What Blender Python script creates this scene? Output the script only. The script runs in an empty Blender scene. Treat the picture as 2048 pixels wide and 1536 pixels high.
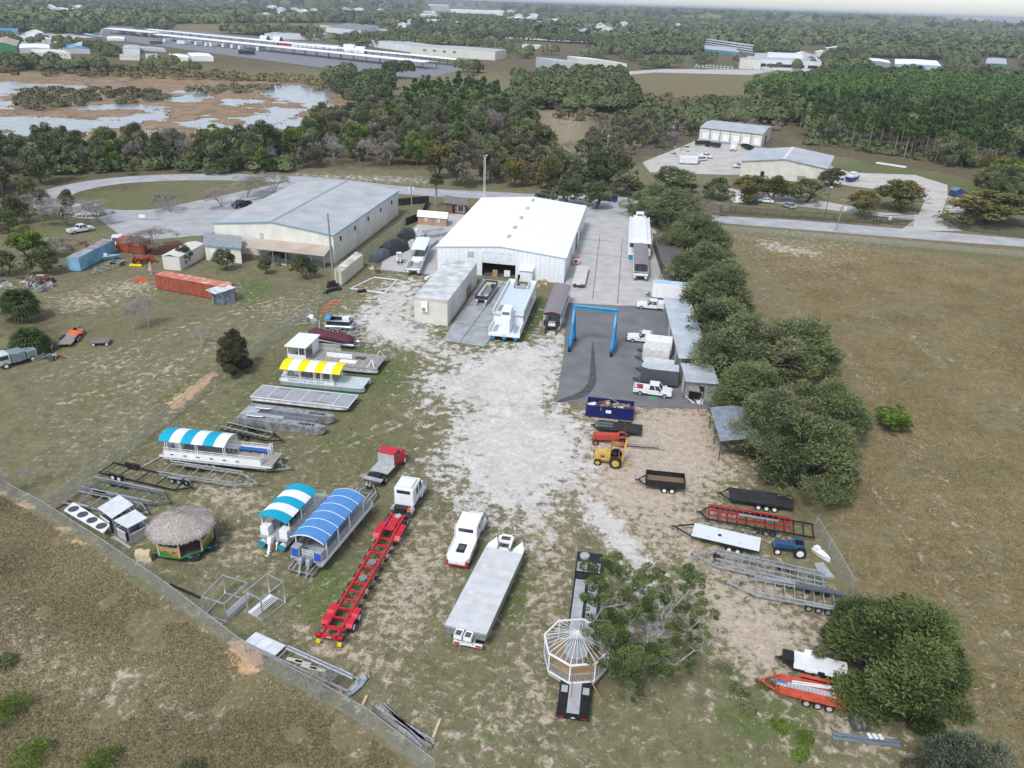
import bpy, math, random
import numpy as np
from math import sin, cos, pi, radians, atan2, sqrt, hypot
from mathutils import Matrix, Vector
rnd = random.Random(7)
S = bpy.context.scene
# ---------------------------------------------------------------- camera
F_PX, CX, CY, CH = 1600., 1024., 768., 50.
ROLL = math.atan(.0335); PITCH = math.atan(766 / F_PX)
cr, sr, cp, sp = cos(ROLL), sin(ROLL), cos(PITCH), sin(PITCH)
cam = bpy.data.cameras.new("camera"); co = bpy.data.objects.new("camera", cam)
S.collection.objects.link(co); S.camera = co
cam.sensor_width = 36; cam.lens = F_PX / 2048 * 36; cam.clip_start = .5; cam.clip_end = 90000
U = Vector((0, sp, cp)); XX = Vector((1, 0, 0)); FW = Vector((0, cp, -sp))
ax = XX * cr + U * sr; ay = XX * -sr + U * cr; az = -FW
co.matrix_world = Matrix(((ax.x, ay.x, az.x, 0), (ax.y, ay.y, az.y, 0), (ax.z, ay.z, az.z, CH), (0, 0, 0, 1)))
# ---------------------------------------------------------------- sky, sun, exposure
SUN_EL, SUN_AZ = radians(52), radians(205)
W = bpy.data.worlds.new("World"); S.world = W; W.use_nodes = True
wn, wl = W.node_tree.nodes, W.node_tree.links
sky = wn.new('ShaderNodeTexSky'); sky.sky_type = 'NISHITA'; sky.sun_disc = False
sky.sun_elevation = SUN_EL; sky.sun_rotation = SUN_AZ; sky.air_density = 1.0; sky.dust_density = 1.0; sky.ozone_density = 1.0
hs = wn.new('ShaderNodeHueSaturation'); hs.inputs['Saturation'].default_value = .45; hs.inputs['Value'].default_value = 1.0
wl.new(sky.outputs[0], hs.inputs['Color'])
tn = wn.new('ShaderNodeMix'); tn.data_type = 'RGBA'; tn.blend_type = 'MULTIPLY'; tn.inputs[0].default_value = 1; tn.inputs[7].default_value = (.975, 1, 1.045, 1); wl.new(hs.outputs[0], tn.inputs[6])
bgn = wn['Background']; wl.new(tn.outputs[2], bgn.inputs[0]); bgn.inputs[1].default_value = .118
sd = bpy.data.lights.new("sun", 'SUN'); sd.energy = 1.5; sd.angle = radians(13); sd.color = (1, .975, .95)
so = bpy.data.objects.new("sun", sd); S.collection.objects.link(so)
so.rotation_euler = (Vector((sin(SUN_AZ) * cos(SUN_EL), cos(SUN_AZ) * cos(SUN_EL), sin(SUN_EL)))).to_track_quat('Z', 'Y').to_euler()
S.view_settings.view_transform = 'Standard'; S.view_settings.look = 'None'
S.view_settings.exposure = .8; S.view_settings.gamma = 1; S.view_settings.use_curve_mapping = False
# ---------------------------------------------------------------- pixel <-> world
def ray(px, py):
    a = (px - CX) / F_PX; b = (py - CY) / F_PX; u = a * sr - b * cr
    return a * cr + b * sr, cp + u * sp, -sp + u * cp
def at(px, py, z=0.):
    x, y, w = ray(px, py); t = (z - CH) / w
    return Vector((x * t, y * t, z))
def proj(X, Y, Z=0.):
    z = Z - CH; d = Y * cp - z * sp; u = (Y * sp + z * cp) / d; a0 = X / d
    return CX + (a0 * cr + u * sr) * F_PX, CY + (a0 * sr - u * cr) * F_PX
# ---------------------------------------------------------------- materials
MATS = {}
def mat(name, col, rough=.6, metal=0., var=.12, scale=1.5, bump=0., col2=None, stripes=None, spec=.4, detail=4, trans=None, thr=None, emit=None):
    if name in MATS: return MATS[name]
    m = bpy.data.materials.new(name); m.use_nodes = True; MATS[name] = m
    n, l = m.node_tree.nodes, m.node_tree.links; b = n['Principled BSDF']
    b.inputs['Roughness'].default_value = rough; b.inputs['Metallic'].default_value = metal
    b.inputs['Specular IOR Level'].default_value = spec
    tc = n.new('ShaderNodeTexCoord'); nz = n.new('ShaderNodeTexNoise'); nz.inputs['Scale'].default_value = scale; nz.inputs['Detail'].default_value = detail
    l.new(tc.outputs['Object'], nz.inputs['Vector'])
    rp = n.new('ShaderNodeValToRGB'); c = col; c2 = col2 or tuple(x * (1 - 1.6 * var) for x in col)
    rp.color_ramp.elements[0].position, rp.color_ramp.elements[1].position = thr or (.3, .7)
    rp.color_ramp.elements[0].color = (*c2, 1); rp.color_ramp.elements[1].color = (*(min(1, x * (1 + var * .5)) for x in c), 1)
    l.new(nz.outputs['Fac'], rp.inputs['Fac']); last = rp.outputs['Color']
    h = nz.outputs['Fac']
    if stripes:      # (axis, period, darkness): ribs of metal sheet or planks
        axn, per, dk = stripes
        sx = n.new('ShaderNodeSeparateXYZ'); l.new(tc.outputs['Object'], sx.inputs[0])
        mm = n.new('ShaderNodeMath'); mm.operation = 'PINGPONG'; mm.inputs[1].default_value = per / 2; l.new(sx.outputs[axn], mm.inputs[0])
        mr = n.new('ShaderNodeMapRange'); mr.inputs[1].default_value = 0; mr.inputs[2].default_value = per * .2
        mr.inputs[3].default_value = 1 - dk; mr.inputs[4].default_value = 1; l.new(mm.outputs[0], mr.inputs[0])
        mx = n.new('ShaderNodeMix'); mx.data_type = 'RGBA'; mx.blend_type = 'MULTIPLY'; mx.inputs[0].default_value = 1
        l.new(last, mx.inputs[6]); l.new(mr.outputs[0], mx.inputs[7]); last = mx.outputs[2]
    l.new(last, b.inputs['Base Color'])
    if bump:
        bp = n.new('ShaderNodeBump'); bp.inputs['Strength'].default_value = bump; bp.inputs['Distance'].default_value = .05
        l.new(h, bp.inputs['Height']); l.new(bp.outputs[0], b.inputs['Normal'])
    if trans is not None: b.inputs['Alpha'].default_value = trans
    if emit: b.inputs['Emission Color'].default_value = (*emit, 1); b.inputs['Emission Strength'].default_value = 1
    return m
M = lambda name, *a, **k: mat(name, *a, **k)
white = M('white_paint', (.78, .79, .80), .45, var=.06)
offwhite = M('offwhite_paint', (.66, .64, .58), .6, var=.1)
alu = M('aluminium', (.62, .64, .66), .38, .75, var=.18, scale=2.5)
galv = M('galvanised_steel', (.50, .53, .55), .5, .55, var=.2, scale=3)
alup = M('aluminium_plate', (.50, .52, .53), .5, .35, var=.14, scale=1.2)
black = M('black_paint', (.018, .018, .02), .5, var=.3)
rubber = M('rubber', (.022, .022, .023), .85, var=.3)
glass = M('dark_glass', (.03, .04, .05), .12, var=.1, spec=.6)
chrome = M('chrome', (.7, .7, .72), .2, .9, var=.05)
red = M('red_paint', (.55, .02, .035), .4, var=.15)
redlamp = M('red_lamp', (.5, .01, .01), .3)
rust = M('rusty_steel', (.16, .07, .045), .85, var=.5, scale=4, col2=(.05, .03, .025))
teal = M('teal_canvas', (.0, .33, .50), .7, var=.05)
cblue = M('blue_canvas', (.08, .25, .54), .7, var=.08)
navy = M('navy_paint', (.01, .016, .12), .45, var=.2)
lblue = M('travel_lift_blue', (.005, .19, .42), .4, var=.12)
yellow = M('yellow_canvas', (.85, .66, .0), .7, var=.05)
cat_y = M('machine_yellow', (.60, .38, .09), .5, var=.2)
orange = M('orange_plastic', (.75, .13, .04), .6, var=.1)
wood = M('timber', (.38, .24, .13), .8, var=.35, scale=5)
palewood = M('pale_timber', (.55, .44, .28), .8, var=.2, scale=5)
greywood = M('weathered_timber', (.30, .28, .26), .9, var=.35, scale=6)
deckgrey = M('grey_deck', (.33, .35, .37), .8, var=.1)
darkgrey = M('dark_grey', (.08, .085, .09), .6, var=.2)
midgrey = M('mid_grey', (.25, .26, .27), .6, var=.15)
maroon = M('maroon_canvas', (.10, .025, .045), .8, var=.15)
# ---------------------------------------------------------------- object helpers
def tag(o, label=None, cat=None, group=None, kind=None):
    if label: o['label'] = label
    if cat: o['category'] = cat
    if group: o['group'] = group
    if kind: o['kind'] = kind
    return o
def thing(name, label, cat, loc=(0, 0, 0), rz=0., group=None):
    o = bpy.data.objects.new(name, None); S.collection.objects.link(o); o.empty_display_size = .5
    o.location = loc; o.rotation_euler = (0, 0, rz); return tag(o, label, cat, group)
def dup(root, loc=None, rz=None, label=None, scale=None, parent=None):
    r = root.copy(); S.collection.objects.link(r)
    if loc is not None: r.location = loc
    if rz is not None: r.rotation_euler = (r.rotation_euler[0], r.rotation_euler[1], rz)
    if scale is not None: r.scale = scale if hasattr(scale, '__len__') else (scale,) * 3
    if label: r['label'] = label
    if parent: r.parent = parent
    for ch in root.children: dup(ch, parent=r)
    return r
class MB:
    def __init__(s): s.v = []; s.f = []; s.m = []; s.mi = 0
    def add(s, vs, fs):
        o = len(s.v); s.v += [tuple(p) for p in vs]; s.f += [tuple(i + o for i in f) for f in fs]; s.m += [s.mi] * len(fs); return s
    def box(s, x0, x1, y0, y1, z0, z1):
        return s.add([(x0, y0, z0), (x1, y0, z0), (x1, y1, z0), (x0, y1, z0), (x0, y0, z1), (x1, y0, z1), (x1, y1, z1), (x0, y1, z1)],
                     [(0, 3, 2, 1), (4, 5, 6, 7), (0, 1, 5, 4), (1, 2, 6, 5), (2, 3, 7, 6), (3, 0, 4, 7)])
    def cb(s, x, y, z, lx, ly, lz): return s.box(x - lx / 2, x + lx / 2, y - ly / 2, y + ly / 2, z, z + lz)
    def rbox(s, x, y, z, lx, ly, lz, a):     # box turned about the vertical
        n = MB().box(-lx / 2, lx / 2, -ly / 2, ly / 2, 0, lz); c, d = cos(a), sin(a)
        return s.add([(x + p[0] * c - p[1] * d, y + p[0] * d + p[1] * c, z + p[2]) for p in n.v], n.f)
    def bar(s, p, q, w, h=None):
        p, q = Vector(p), Vector(q); d = q - p; h = h or w
        if d.length < 1e-6: return s
        d.normalize(); up = Vector((0, 0, 1)) if abs(d.z) < .95 else Vector((1, 0, 0))
        a = d.cross(up).normalized(); b = a.cross(d).normalized(); a = a * w / 2; b = b * h / 2
        return s.add([p - a - b, p + a - b, p + a + b, p - a + b, q - a - b, q + a - b, q + a + b, q - a + b],
                     [(0, 1, 2, 3), (4, 7, 6, 5), (0, 4, 5, 1), (1, 5, 6, 2), (2, 6, 7, 3), (3, 7, 4, 0)])
    def tube(s, p, q, r, n=8, r2=None):
        p, q = Vector(p), Vector(q); d = (q - p).normalized(); r2 = r if r2 is None else r2
        up = Vector((0, 0, 1)) if abs(d.z) < .95 else Vector((1, 0, 0)); a = d.cross(up).normalized(); b = a.cross(d)
        v = [p + (a * cos(2 * pi * i / n) + b * sin(2 * pi * i / n)) * r for i in range(n)] + [q + (a * cos(2 * pi * i / n) + b * sin(2 * pi * i / n)) * r2 for i in range(n)]
        return s.add(v, [(i, (i + 1) % n, n + (i + 1) % n, n + i) for i in range(n)] + [tuple(range(n))[::-1], tuple(range(n, 2 * n))])
    def pipe(s, pts, r, n=6):
        for a, b in zip(pts, pts[1:]): s.tube(a, b, r, n)
        return s
    def extr(s, prof, y0, y1):      # x-z outline swept along y
        n = len(prof); v = [(x, y0, z) for x, z in prof] + [(x, y1, z) for x, z in prof]
        return s.add(v, [tuple(range(n)), tuple(range(2 * n - 1, n - 1, -1))] + [(i, i + n, (i + 1) % n + n, (i + 1) % n) for i in range(n)])
    def extx(s, prof, x0, x1):      # y-z outline swept along x
        n = len(prof); v = [(x0, y, z) for y, z in prof] + [(x1, y, z) for y, z in prof]
        return s.add(v, [tuple(range(n))[::-1], tuple(range(n, 2 * n))] + [(i, (i + 1) % n, (i + 1) % n + n, i + n) for i in range(n)])
    def prism(s, poly, z0, z1):
        n = len(poly); v = [(x, y, z0) for x, y in poly] + [(x, y, z1) for x, y in poly]
        return s.add(v, [tuple(range(n))[::-1], tuple(range(n, 2 * n))] + [(i, (i + 1) % n, (i + 1) % n + n, i + n) for i in range(n)])
    def loft(s, secs):              # list of equal-length closed sections
        n = len(secs[0]); v = [p for c in secs for p in c]; f = []
        for k in range(len(secs) - 1): f += [(k * n + i, k * n + (i + 1) % n, (k + 1) * n + (i + 1) % n, (k + 1) * n + i) for i in range(n)]
        m = (len(secs) - 1) * n
        return s.add(v, f + [tuple(range(n))[::-1], tuple(range(m, m + n))])
    def arch(s, x0, x1, w, z, rise, th=.05, n=10, zf=None):   # curved canopy, arched across y
        pr = [(w * (i / n - .5), z + rise * (1 - (2 * i / n - 1) ** 2)) for i in range(n + 1)]
        return s.extx(pr + [(y, zz - th) for y, zz in pr[::-1]], x0, x1)
    def build(s, name, m, parent=None, loc=None, rz=0., smooth=False, bevel=0.):
        me = bpy.data.meshes.new(name); me.from_pydata([tuple(p) for p in s.v], [], s.f); me.update()
        ms = m if isinstance(m, (list, tuple)) else [m]
        for k in ms: me.materials.append(k)
        if len(ms) > 1: me.polygons.foreach_set('material_index', s.m)
        o = bpy.data.objects.new(name, me); S.collection.objects.link(o)
        if parent: o.parent = parent
        if loc is not None: o.location = loc
        if rz: o.rotation_euler = (0, 0, rz)
        if smooth: me.polygons.foreach_set('use_smooth', [True] * len(me.polygons))
        if bevel:
            bv = o.modifiers.new('bevel', 'BEVEL'); bv.width = bevel; bv.segments = 2; bv.limit_method = 'ANGLE'; bv.angle_limit = radians(35)
        return o
def one(name, mb, m, label, cat, loc=(0, 0, 0), rz=0., group=None, **k):
    return tag(mb.build(name, m, None, loc, rz, **k), label, cat, group)
def line(p, q, z=0.):       # ends given as photo pixels on height z -> centre, heading, length
    a, b = at(*p, z), at(*q, z); d = b - a
    c = (a + b) / 2; return Vector((c.x, c.y, 0)), atan2(d.y, d.x), d.length
def wheels(t, spots, r=.4, w=.24, rim=None, rimr=.58):
    for x, y in spots:
        sg = 1 if y > 0 else -1
        o = MB().tube((0, -w / 2, 0), (0, w / 2, 0), r, 18).build('wheel', rubber, t, (x, y, r), smooth=False)
        k = MB().tube((0, sg * w * .40, 0), (0, sg * (w / 2 + .02), 0), r * rimr, 14); k.tube((0, sg * (w / 2 + .02), 0), (0, sg * (w / 2 + .03), 0), r * .2, 8)
        k.build('rim', rim or white, o)
def lettering(txt, size, m, parent, loc, rot, name='lettering'):
    c = bpy.data.curves.new(name, 'FONT'); c.body = txt; c.size = size; c.extrude = .004; c.align_x = 'CENTER'; c.align_y = 'CENTER'
    c.materials.append(m); o = bpy.data.objects.new(name, c); S.collection.objects.link(o); o.parent = parent; me = bpy.data.meshes.new_from_object(o); bpy.data.objects.remove(o); k = bpy.data.objects.new(name, me); S.collection.objects.link(k); k.parent = parent; k.location = loc; k.rotation_euler = rot; return k
# ---------------------------------------------------------------- ground
def smooth_poly(pts, n=4):
    out = []; N = len(pts)
    for i in range(N):
        p0, p1, p2, p3 = (np.array(pts[(i + k - 1) % N], float) for k in range(4))
        for j in range(n):
            t = j / n; out.append(tuple(.5 * ((2 * p1) + (p2 - p0) * t + (2 * p0 - 5 * p1 + 4 * p2 - p3) * t * t + (3 * p1 - p0 - 3 * p2 + p3) * t ** 3)))
    return out
def wpoly(px, n=4): return [tuple(at(*p)[:2]) for p in smooth_poly(px, n)] if n else [tuple(at(*p)[:2]) for p in px]
def axis(lo, d0, d1, hi, fine, g, mid=None):
    a = list(np.arange(d0, d1, fine)); s = fine
    x = d1
    while x < hi:
        a.append(x); s = min(s * g, 900) if not (mid and x < mid[0]) else mid[1]; x += s
    b = []; s = fine; x = d0
    while x > lo: s = min(s * g, 900); x -= s; b.append(x)
    return np.array(b[::-1] + a + [hi])
gx = axis(-26000, -112, 112, 26000, .8, 1.035); gy = axis(-60, 22, 235, 32000, .8, 1.035, (520, 1.7))
XG, YG = np.meshgrid(gx, gy); X, Y = XG.ravel(), YG.ravel(); NV = len(X)
def sdist(poly, X, Y):
    P = np.array(poly); Q = np.roll(P, -1, 0); d2 = np.full(X.shape, 1e18); ins = np.zeros(X.shape, bool)
    for (ax_, ay_), (bx, by) in zip(P, Q):
        ex, ey = bx - ax_, by - ay_; t = np.clip(((X - ax_) * ex + (Y - ay_) * ey) / (ex * ex + ey * ey + 1e-9), 0, 1)
        d2 = np.minimum(d2, (X - ax_ - t * ex) ** 2 + (Y - ay_ - t * ey) ** 2)
        c = ((ay_ > Y) != (by > Y)) & (X < (bx - ax_) * (Y - ay_) / ((by - ay_) if abs(by - ay_) > 1e-9 else 1e-9) + ax_); ins ^= c
    return np.where(ins, 1, -1) * np.sqrt(d2)
def wgt(poly, soft, X, Y):
    P = np.array(poly); m = (X > P[:, 0].min() - soft) & (X < P[:, 0].max() + soft) & (Y > P[:, 1].min() - soft) & (Y < P[:, 1].max() + soft)
    w = np.zeros(X.shape); w[m] = np.clip(.5 + sdist(poly, X[m], Y[m]) / (2 * soft), 0, 1); return w
LAY = {k: np.zeros(NV) for k in 'sand dirt green weed field litter reed orange'.split()}
def paint(layer, px, amt=1., soft=3., n=4):
    LAY[layer] = np.maximum(LAY[layer], amt * wgt(wpoly(px, n), soft, X, Y))
paint('sand', [(735, 612), (770, 575), (826, 560), (836, 600), (822, 640), (858, 652), (880, 690), (960, 706), (1000, 692), (1070, 690), (1100, 640), (1145, 612), (1135, 700), (1112, 812), (1172, 850), (1182, 905), (1180, 965), (1115, 1005), (1058, 1062), (1000, 1024), (930, 1012), (900, 962), (872, 925), (905, 860), (925, 822), (880, 800), (835, 765), (870, 742), (902, 735), (845, 702), (780, 692), (725, 680), (698, 640)], 1, 8)
paint('sand', [(920, 820), (1110, 815), (1170, 860), (1170, 950), (1080, 1000), (960, 990), (905, 940)], 1.0, 6)
paint('sand', [(960, 700), (1120, 690), (1105, 820), (940, 820), (925, 760)], .9, 5)
paint('sand', [(790, 780), (860, 760), (930, 800), (880, 880), (850, 940), (820, 860)], .52, 5)
paint('sand', [(1150, 985), (1225, 1010), (1290, 1085), (1310, 1150), (1262, 1160), (1220, 1110), (1180, 1060)], .8, 2)
paint('sand', [(1240, 1150), (1330, 1140), (1360, 1250), (1300, 1300), (1240, 1240)], .6, 4)
paint('sand', [(920, 1010), (1000, 1010), (1050, 1060), (980, 1080), (930, 1050)], .62, 3)
paint('sand', [(1520, 482), (1640, 500), (1640, 512), (1540, 505)], .75, 4)
paint('sand', [(1890, 395), (1950, 400), (1940, 440), (1890, 430)], .8, 6)
paint('sand', [(600, 345), (860, 355), (860, 370), (600, 358)], .55, 8)
paint('dirt', [(1182, 850), (1300, 812), (1420, 822), (1470, 940), (1420, 1000), (1330, 1060), (1200, 1020), (1160, 960)], 1.1, 5)
paint('dirt', [(1180, 1000), (1400, 980), (1480, 1080), (1640, 1230), (1620, 1330), (1560, 1345), (1450, 1260), (1380, 1150), (1250, 1090)], .85, 6)
paint('dirt', [(1380, 1150), (1520, 1200), (1640, 1290), (1540, 1370), (1440, 1300), (1380, 1220)], 1.1, 4)
paint('dirt', [(1100, 690), (1128, 700), (1112, 800), (1090, 780)], .5, 3)
paint('dirt', [(760, 1120), (850, 1050), (905, 1110), (880, 1210), (790, 1290), (730, 1260)], .85, 5)
paint('dirt', [(1040, 1040), (1140, 1050), (1130, 1180), (1090, 1300), (1070, 1420), (1030, 1400), (1060, 1200)], .7, 3)
paint('dirt', [(390, 955), (500, 965), (520, 1030), (440, 1020), (400, 1000)], .72, 2.5)
paint('dirt', [(410, 1060), (520, 1040), (560, 1100), (500, 1150), (420, 1120)], .56, 4)
paint('dirt', [(560, 1245), (700, 1290), (810, 1338), (790, 1355), (650, 1310)], .85, 1.5)
paint('dirt', [(820, 1420), (1080, 1340), (1200, 1480), (1000, 1536), (900, 1500)], .5, 5)
paint('dirt', [(150, 800), (330, 760), (430, 650), (520, 640), (420, 780), (250, 920), (120, 960)], .3, 8)
paint('dirt', [(1640, 1380), (1750, 1420), (1900, 1536), (1600, 1536), (1560, 1450)], .5, 4)
paint('dirt', [(700, 580), (830, 560), (880, 700), (760, 700)], .3, 6)
paint('dirt', [(120, 595), (210, 585), (225, 610), (130, 620)], .7, 5)
paint('dirt', [(205, 575), (290, 560), (300, 580), (230, 590)], .8, 5)
paint('dirt', [(180, 740), (250, 715), (280, 722), (200, 752)], .62, 4)
paint('dirt', [(430, 560), (560, 600), (640, 580), (640, 630), (500, 640)], .42, 6)
paint('dirt', [(1440, 460), (1780, 480), (1700, 560), (1560, 540)], .35, 12)
paint('dirt', [(60, 1290), (240, 1340), (320, 1400), (180, 1400), (0, 1320)], .72, 3)
paint('dirt', [(0, 1230), (60, 1260), (60, 1330), (0, 1340)], .7, 3)
paint('dirt', [(1060, 225), (1180, 225), (1180, 330), (1100, 330)], .5, 12)
paint('dirt', [(170, 700), (430, 730), (360, 790), (190, 760)], .35, 6)
paint('orange', [(462, 1262), (512, 1290), (520, 1340), (470, 1345), (462, 1310)], 1, 1.2)
paint('orange', [(200, 1090), (300, 1180), (450, 1270), (440, 1290), (280, 1205), (190, 1115)], .5, 1.5)
paint('orange', [(95, 1030), (150, 1050), (230, 1110), (150, 1090), (90, 1060)], .5, 1.2)
paint('orange', [(340, 800), (425, 740), (425, 765), (350, 822)], .75, 1)
paint('orange', [(0, 950), (40, 975), (95, 1045), (40, 1010), (0, 990)], .7, 1.5)
paint('green', [(590, 1130), (700, 1120), (730, 1180), (650, 1260), (580, 1200)], .95, 4)
paint('green', [(780, 1060), (830, 1080), (780, 1200), (740, 1230), (740, 1150)], .8, 3)
paint('green', [(1020, 1120), (1085, 1150), (1070, 1260), (1020, 1270), (1000, 1200)], .85, 3)
paint('green', [(640, 835), (860, 870), (840, 960), (700, 940), (560, 1000), (590, 880)], .62, 6)
paint('green', [(560, 700), (650, 640), (780, 690), (860, 740), (780, 800), (700, 780), (560, 770)], .8, 5)
paint('green', [(420, 790), (600, 760), (500, 860), (350, 900)], .55, 6)
paint('green', [(950, 690), (1075, 590), (1090, 640), (1040, 700), (990, 700)], 1, 1.2)
paint('green', [(826, 600), (832, 650), (900, 660), (890, 675), (820, 650)], 1, 1.2)
paint('green', [(300, 800), (430, 720), (430, 740), (330, 830)], .8, 3)
paint('green', [(470, 560), (560, 570), (520, 620), (470, 620)], .9, 4)
paint('green', [(150, 770), (280, 790), (270, 820), (150, 800)], .7, 4)
paint('green', [(0, 400), (200, 370), (480, 380), (330, 430), (40, 520), (0, 500)], .55, 12)
paint('green', [(900, 1380), (1080, 1330), (1080, 1480), (980, 1536), (900, 1450)], .6, 5)
paint('green', [(1430, 1320), (1620, 1380), (1680, 1480), (1640, 1536), (1420, 1536)], .8, 5)
paint('green', [(870, 1300), (1000, 1330), (1030, 1400), (900, 1400)], .6, 4)
paint('green', [(1320, 940), (1440, 930), (1500, 990), (1420, 1000), (1320, 990)], .75, 3)
paint('green', [(1380, 430), (1450, 445), (2048, 508), (2048, 530), (1440, 470)], .6, 6)
paint('green', [(1560, 360), (2048, 390), (1900, 350), (1700, 320)], .7, 10)
paint('green', [(760, 500), (690, 560), (620, 620), (560, 640), (650, 560), (740, 480)], .7, 3)
paint('green', [(0, 1380), (80, 1400), (140, 1536), (0, 1536)], .8, 4)
paint('green', [(60, 330), (380, 345), (430, 400), (250, 430), (160, 400)], .5, 10)
paint('sand', [(1020, 1000), (1140, 960), (1130, 1060), (1100, 1180), (1070, 1160)], .42, 5)
paint('sand', [(830, 1000), (930, 1000), (900, 1200), (820, 1280), (780, 1200)], .36, 6)
paint('dirt', [(0, 1210), (60, 1240), (150, 1300), (330, 1370), (420, 1440), (300, 1420), (120, 1370), (0, 1330)], .66, 3)
paint('weed', [(-300, 700), (-5, 948), (95, 1035), (310, 1195), (510, 1325), (720, 1450), (910, 1600), (-400, 2200)], 1, 1.2, 0)
paint('field', [(1450, 440), (2300, 500), (2600, 1000), (2400, 1800), (2000, 1700), (1960, 1430), (1700, 1190), (1625, 1030), (1500, 800), (1420, 560)], 1, 6, 0)
paint('field', [(780, 165), (930, 140), (1000, 160), (1010, 225), (900, 230), (800, 200)], 1, 12)
paint('field', [(1270, 155), (1380, 138), (1560, 145), (1520, 185), (1300, 195)], 1, 12)
paint('field', [(330, 50), (640, 45), (640, 62), (340, 64)], .9, 30)
paint('field', [(1050, 235), (1180, 230), (1170, 320), (1110, 330), (1060, 280)], .9, 12)
paint('litter', [(0, 300), (400, 300), (700, 230), (900, 210), (1100, 250), (1300, 200), (1500, 190), (1600, 300), (1400, 300), (1250, 330), (1000, 345), (500, 340), (0, 420)], .9, 10)
paint('litter', [(1560, 200), (2100, 180), (2400, 300), (2300, 460), (1950, 360), (1700, 320), (1580, 280)], 1, 10)
paint('litter', [(1300, 380), (1500, 440), (1560, 620), (1680, 800), (1640, 1020), (1500, 990), (1430, 820), (1380, 620)], .8, 4)
paint('litter', [(1220, 395), (1450, 420), (1760, 440), (1700, 452), (1400, 430)], .75, 5)
paint('litter', [(1640, 1250), (1850, 1200), (1960, 1400), (1800, 1450), (1650, 1400)], .8, 4)
paint('litter', [(1180, 1280), (1300, 1250), (1310, 1400), (1200, 1420)], .55, 4)
paint('litter', [(40, 590), (120, 600), (120, 700), (0, 720), (0, 560)], .7, 4)
paint('reed', [(-500, 150), (0, 145), (350, 145), (640, 165), (740, 200), (780, 245), (660, 290), (300, 295), (-500, 310)], 1, 6)
def track(px, amt=.75, wd=.32, gap=1.7, layer='dirt'):
    P = np.array([at(*p)[:2] for p in px]); Q = [P[0]]
    for i in range(len(P) - 1):
        p0, p1, p2, p3 = P[max(i - 1, 0)], P[i], P[i + 1], P[min(i + 2, len(P) - 1)]
        for j in range(1, 9): t = j / 8; Q.append(.5 * (2 * p1 + (p2 - p0) * t + (2 * p0 - 5 * p1 + 4 * p2 - p3) * t * t + (3 * p1 - p0 - 3 * p2 + p3) * t ** 3))
    Q = np.array(Q); m = (X > Q[:, 0].min() - 3) & (X < Q[:, 0].max() + 3) & (Y > Q[:, 1].min() - 3) & (Y < Q[:, 1].max() + 3); x, y = X[m], Y[m]; D = np.full(x.shape, 9.)
    for a, b in zip(Q, Q[1:]):
        e = b - a; t = np.clip(((x - a[0]) * e[0] + (y - a[1]) * e[1]) / (e @ e + 1e-9), 0, 1); D = np.minimum(D, np.hypot(x - a[0] - t * e[0], y - a[1] - t * e[1]))
    w = amt * np.clip(1.2 - np.abs(D - gap / 2) / wd, 0, 1); LAY[layer][m] = np.maximum(LAY[layer][m], w)
for tr in ([(1075, 1020), (1085, 1120), (1075, 1250), (1060, 1420)], [(1110, 1030), (1120, 1120), (1100, 1260)], [(850, 1180), (800, 1290), (720, 1400)], [(1000, 1000), (850, 1120), (830, 1250)], [(860, 1100), (900, 1000), (1000, 900)], [(640, 900), (760, 860), (880, 800)], [(600, 1010), (720, 960), (860, 930)],
           [(1240, 1080), (1330, 1180), (1390, 1300), (1400, 1420)], [(1200, 960), (1280, 1060), (1400, 1150)], [(130, 800), (300, 760), (420, 690)], [(90, 760), (250, 700), (420, 640), (560, 600)], [(1500, 560), (1700, 720), (1900, 1000), (2040, 1300)], [(1520, 540), (1760, 640), (2040, 820)], [(1760, 980), (1900, 1180), (2000, 1500)]): track(tr, .62 if tr[0][0] < 1450 else .42)
far = np.clip((np.hypot(X, Y) - 520) / 250, 0, 1); LAY['litter'] = np.maximum(LAY['litter'], np.where(LAY['field'] > .3, 0, far))
paint('dirt', [(200, 860), (400, 780), (640, 880), (740, 1080), (1000, 1020), (1200, 1100), (1400, 1350), (1300, 1536), (950, 1536), (560, 1300), (300, 1100)], .22, 8)
paint('green', [(450, 780), (800, 700), (860, 860), (700, 1060), (560, 1060), (330, 900)], .42, 10)
paint('green', [(380, 1060), (700, 1080), (700, 1260), (560, 1260)], .5, 8)
paint('green', [(100, 620), (420, 600), (400, 700), (150, 900), (0, 880), (0, 760)], .42, 10)
paint('green', [(1020, 1180), (1200, 1350), (1150, 1500), (1000, 1480)], .45, 5)
# wetland basin: the ground dips below the water line
WATER = [[(-300, 235), (0, 235), (150, 232), (330, 222), (345, 232), (200, 262), (140, 285), (60, 292), (0, 288), (-300, 300)],
         [(-300, 165), (0, 163), (110, 167), (170, 166), (160, 176), (60, 175), (20, 185), (30, 205), (20, 225), (-300, 235)],
         [(320, 186), (345, 175), (415, 186), (400, 202), (335, 200)], [(420, 199), (450, 192), (505, 200), (490, 207), (440, 208)],
         [(525, 185), (555, 168), (640, 172), (662, 190), (655, 215), (600, 212), (560, 196)],
         [(370, 245), (400, 230), (430, 232), (470, 246), (500, 258), (470, 266), (400, 258)], [(470, 236), (520, 228), (560, 214), (610, 218), (580, 235), (520, 252), (480, 252)],
         [(160, 215), (240, 205), (330, 208), (250, 222)], [(560, 250), (600, 235), (640, 238), (600, 252), (540, 258)], [(240, 268), (290, 262), (270, 275)]]
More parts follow.
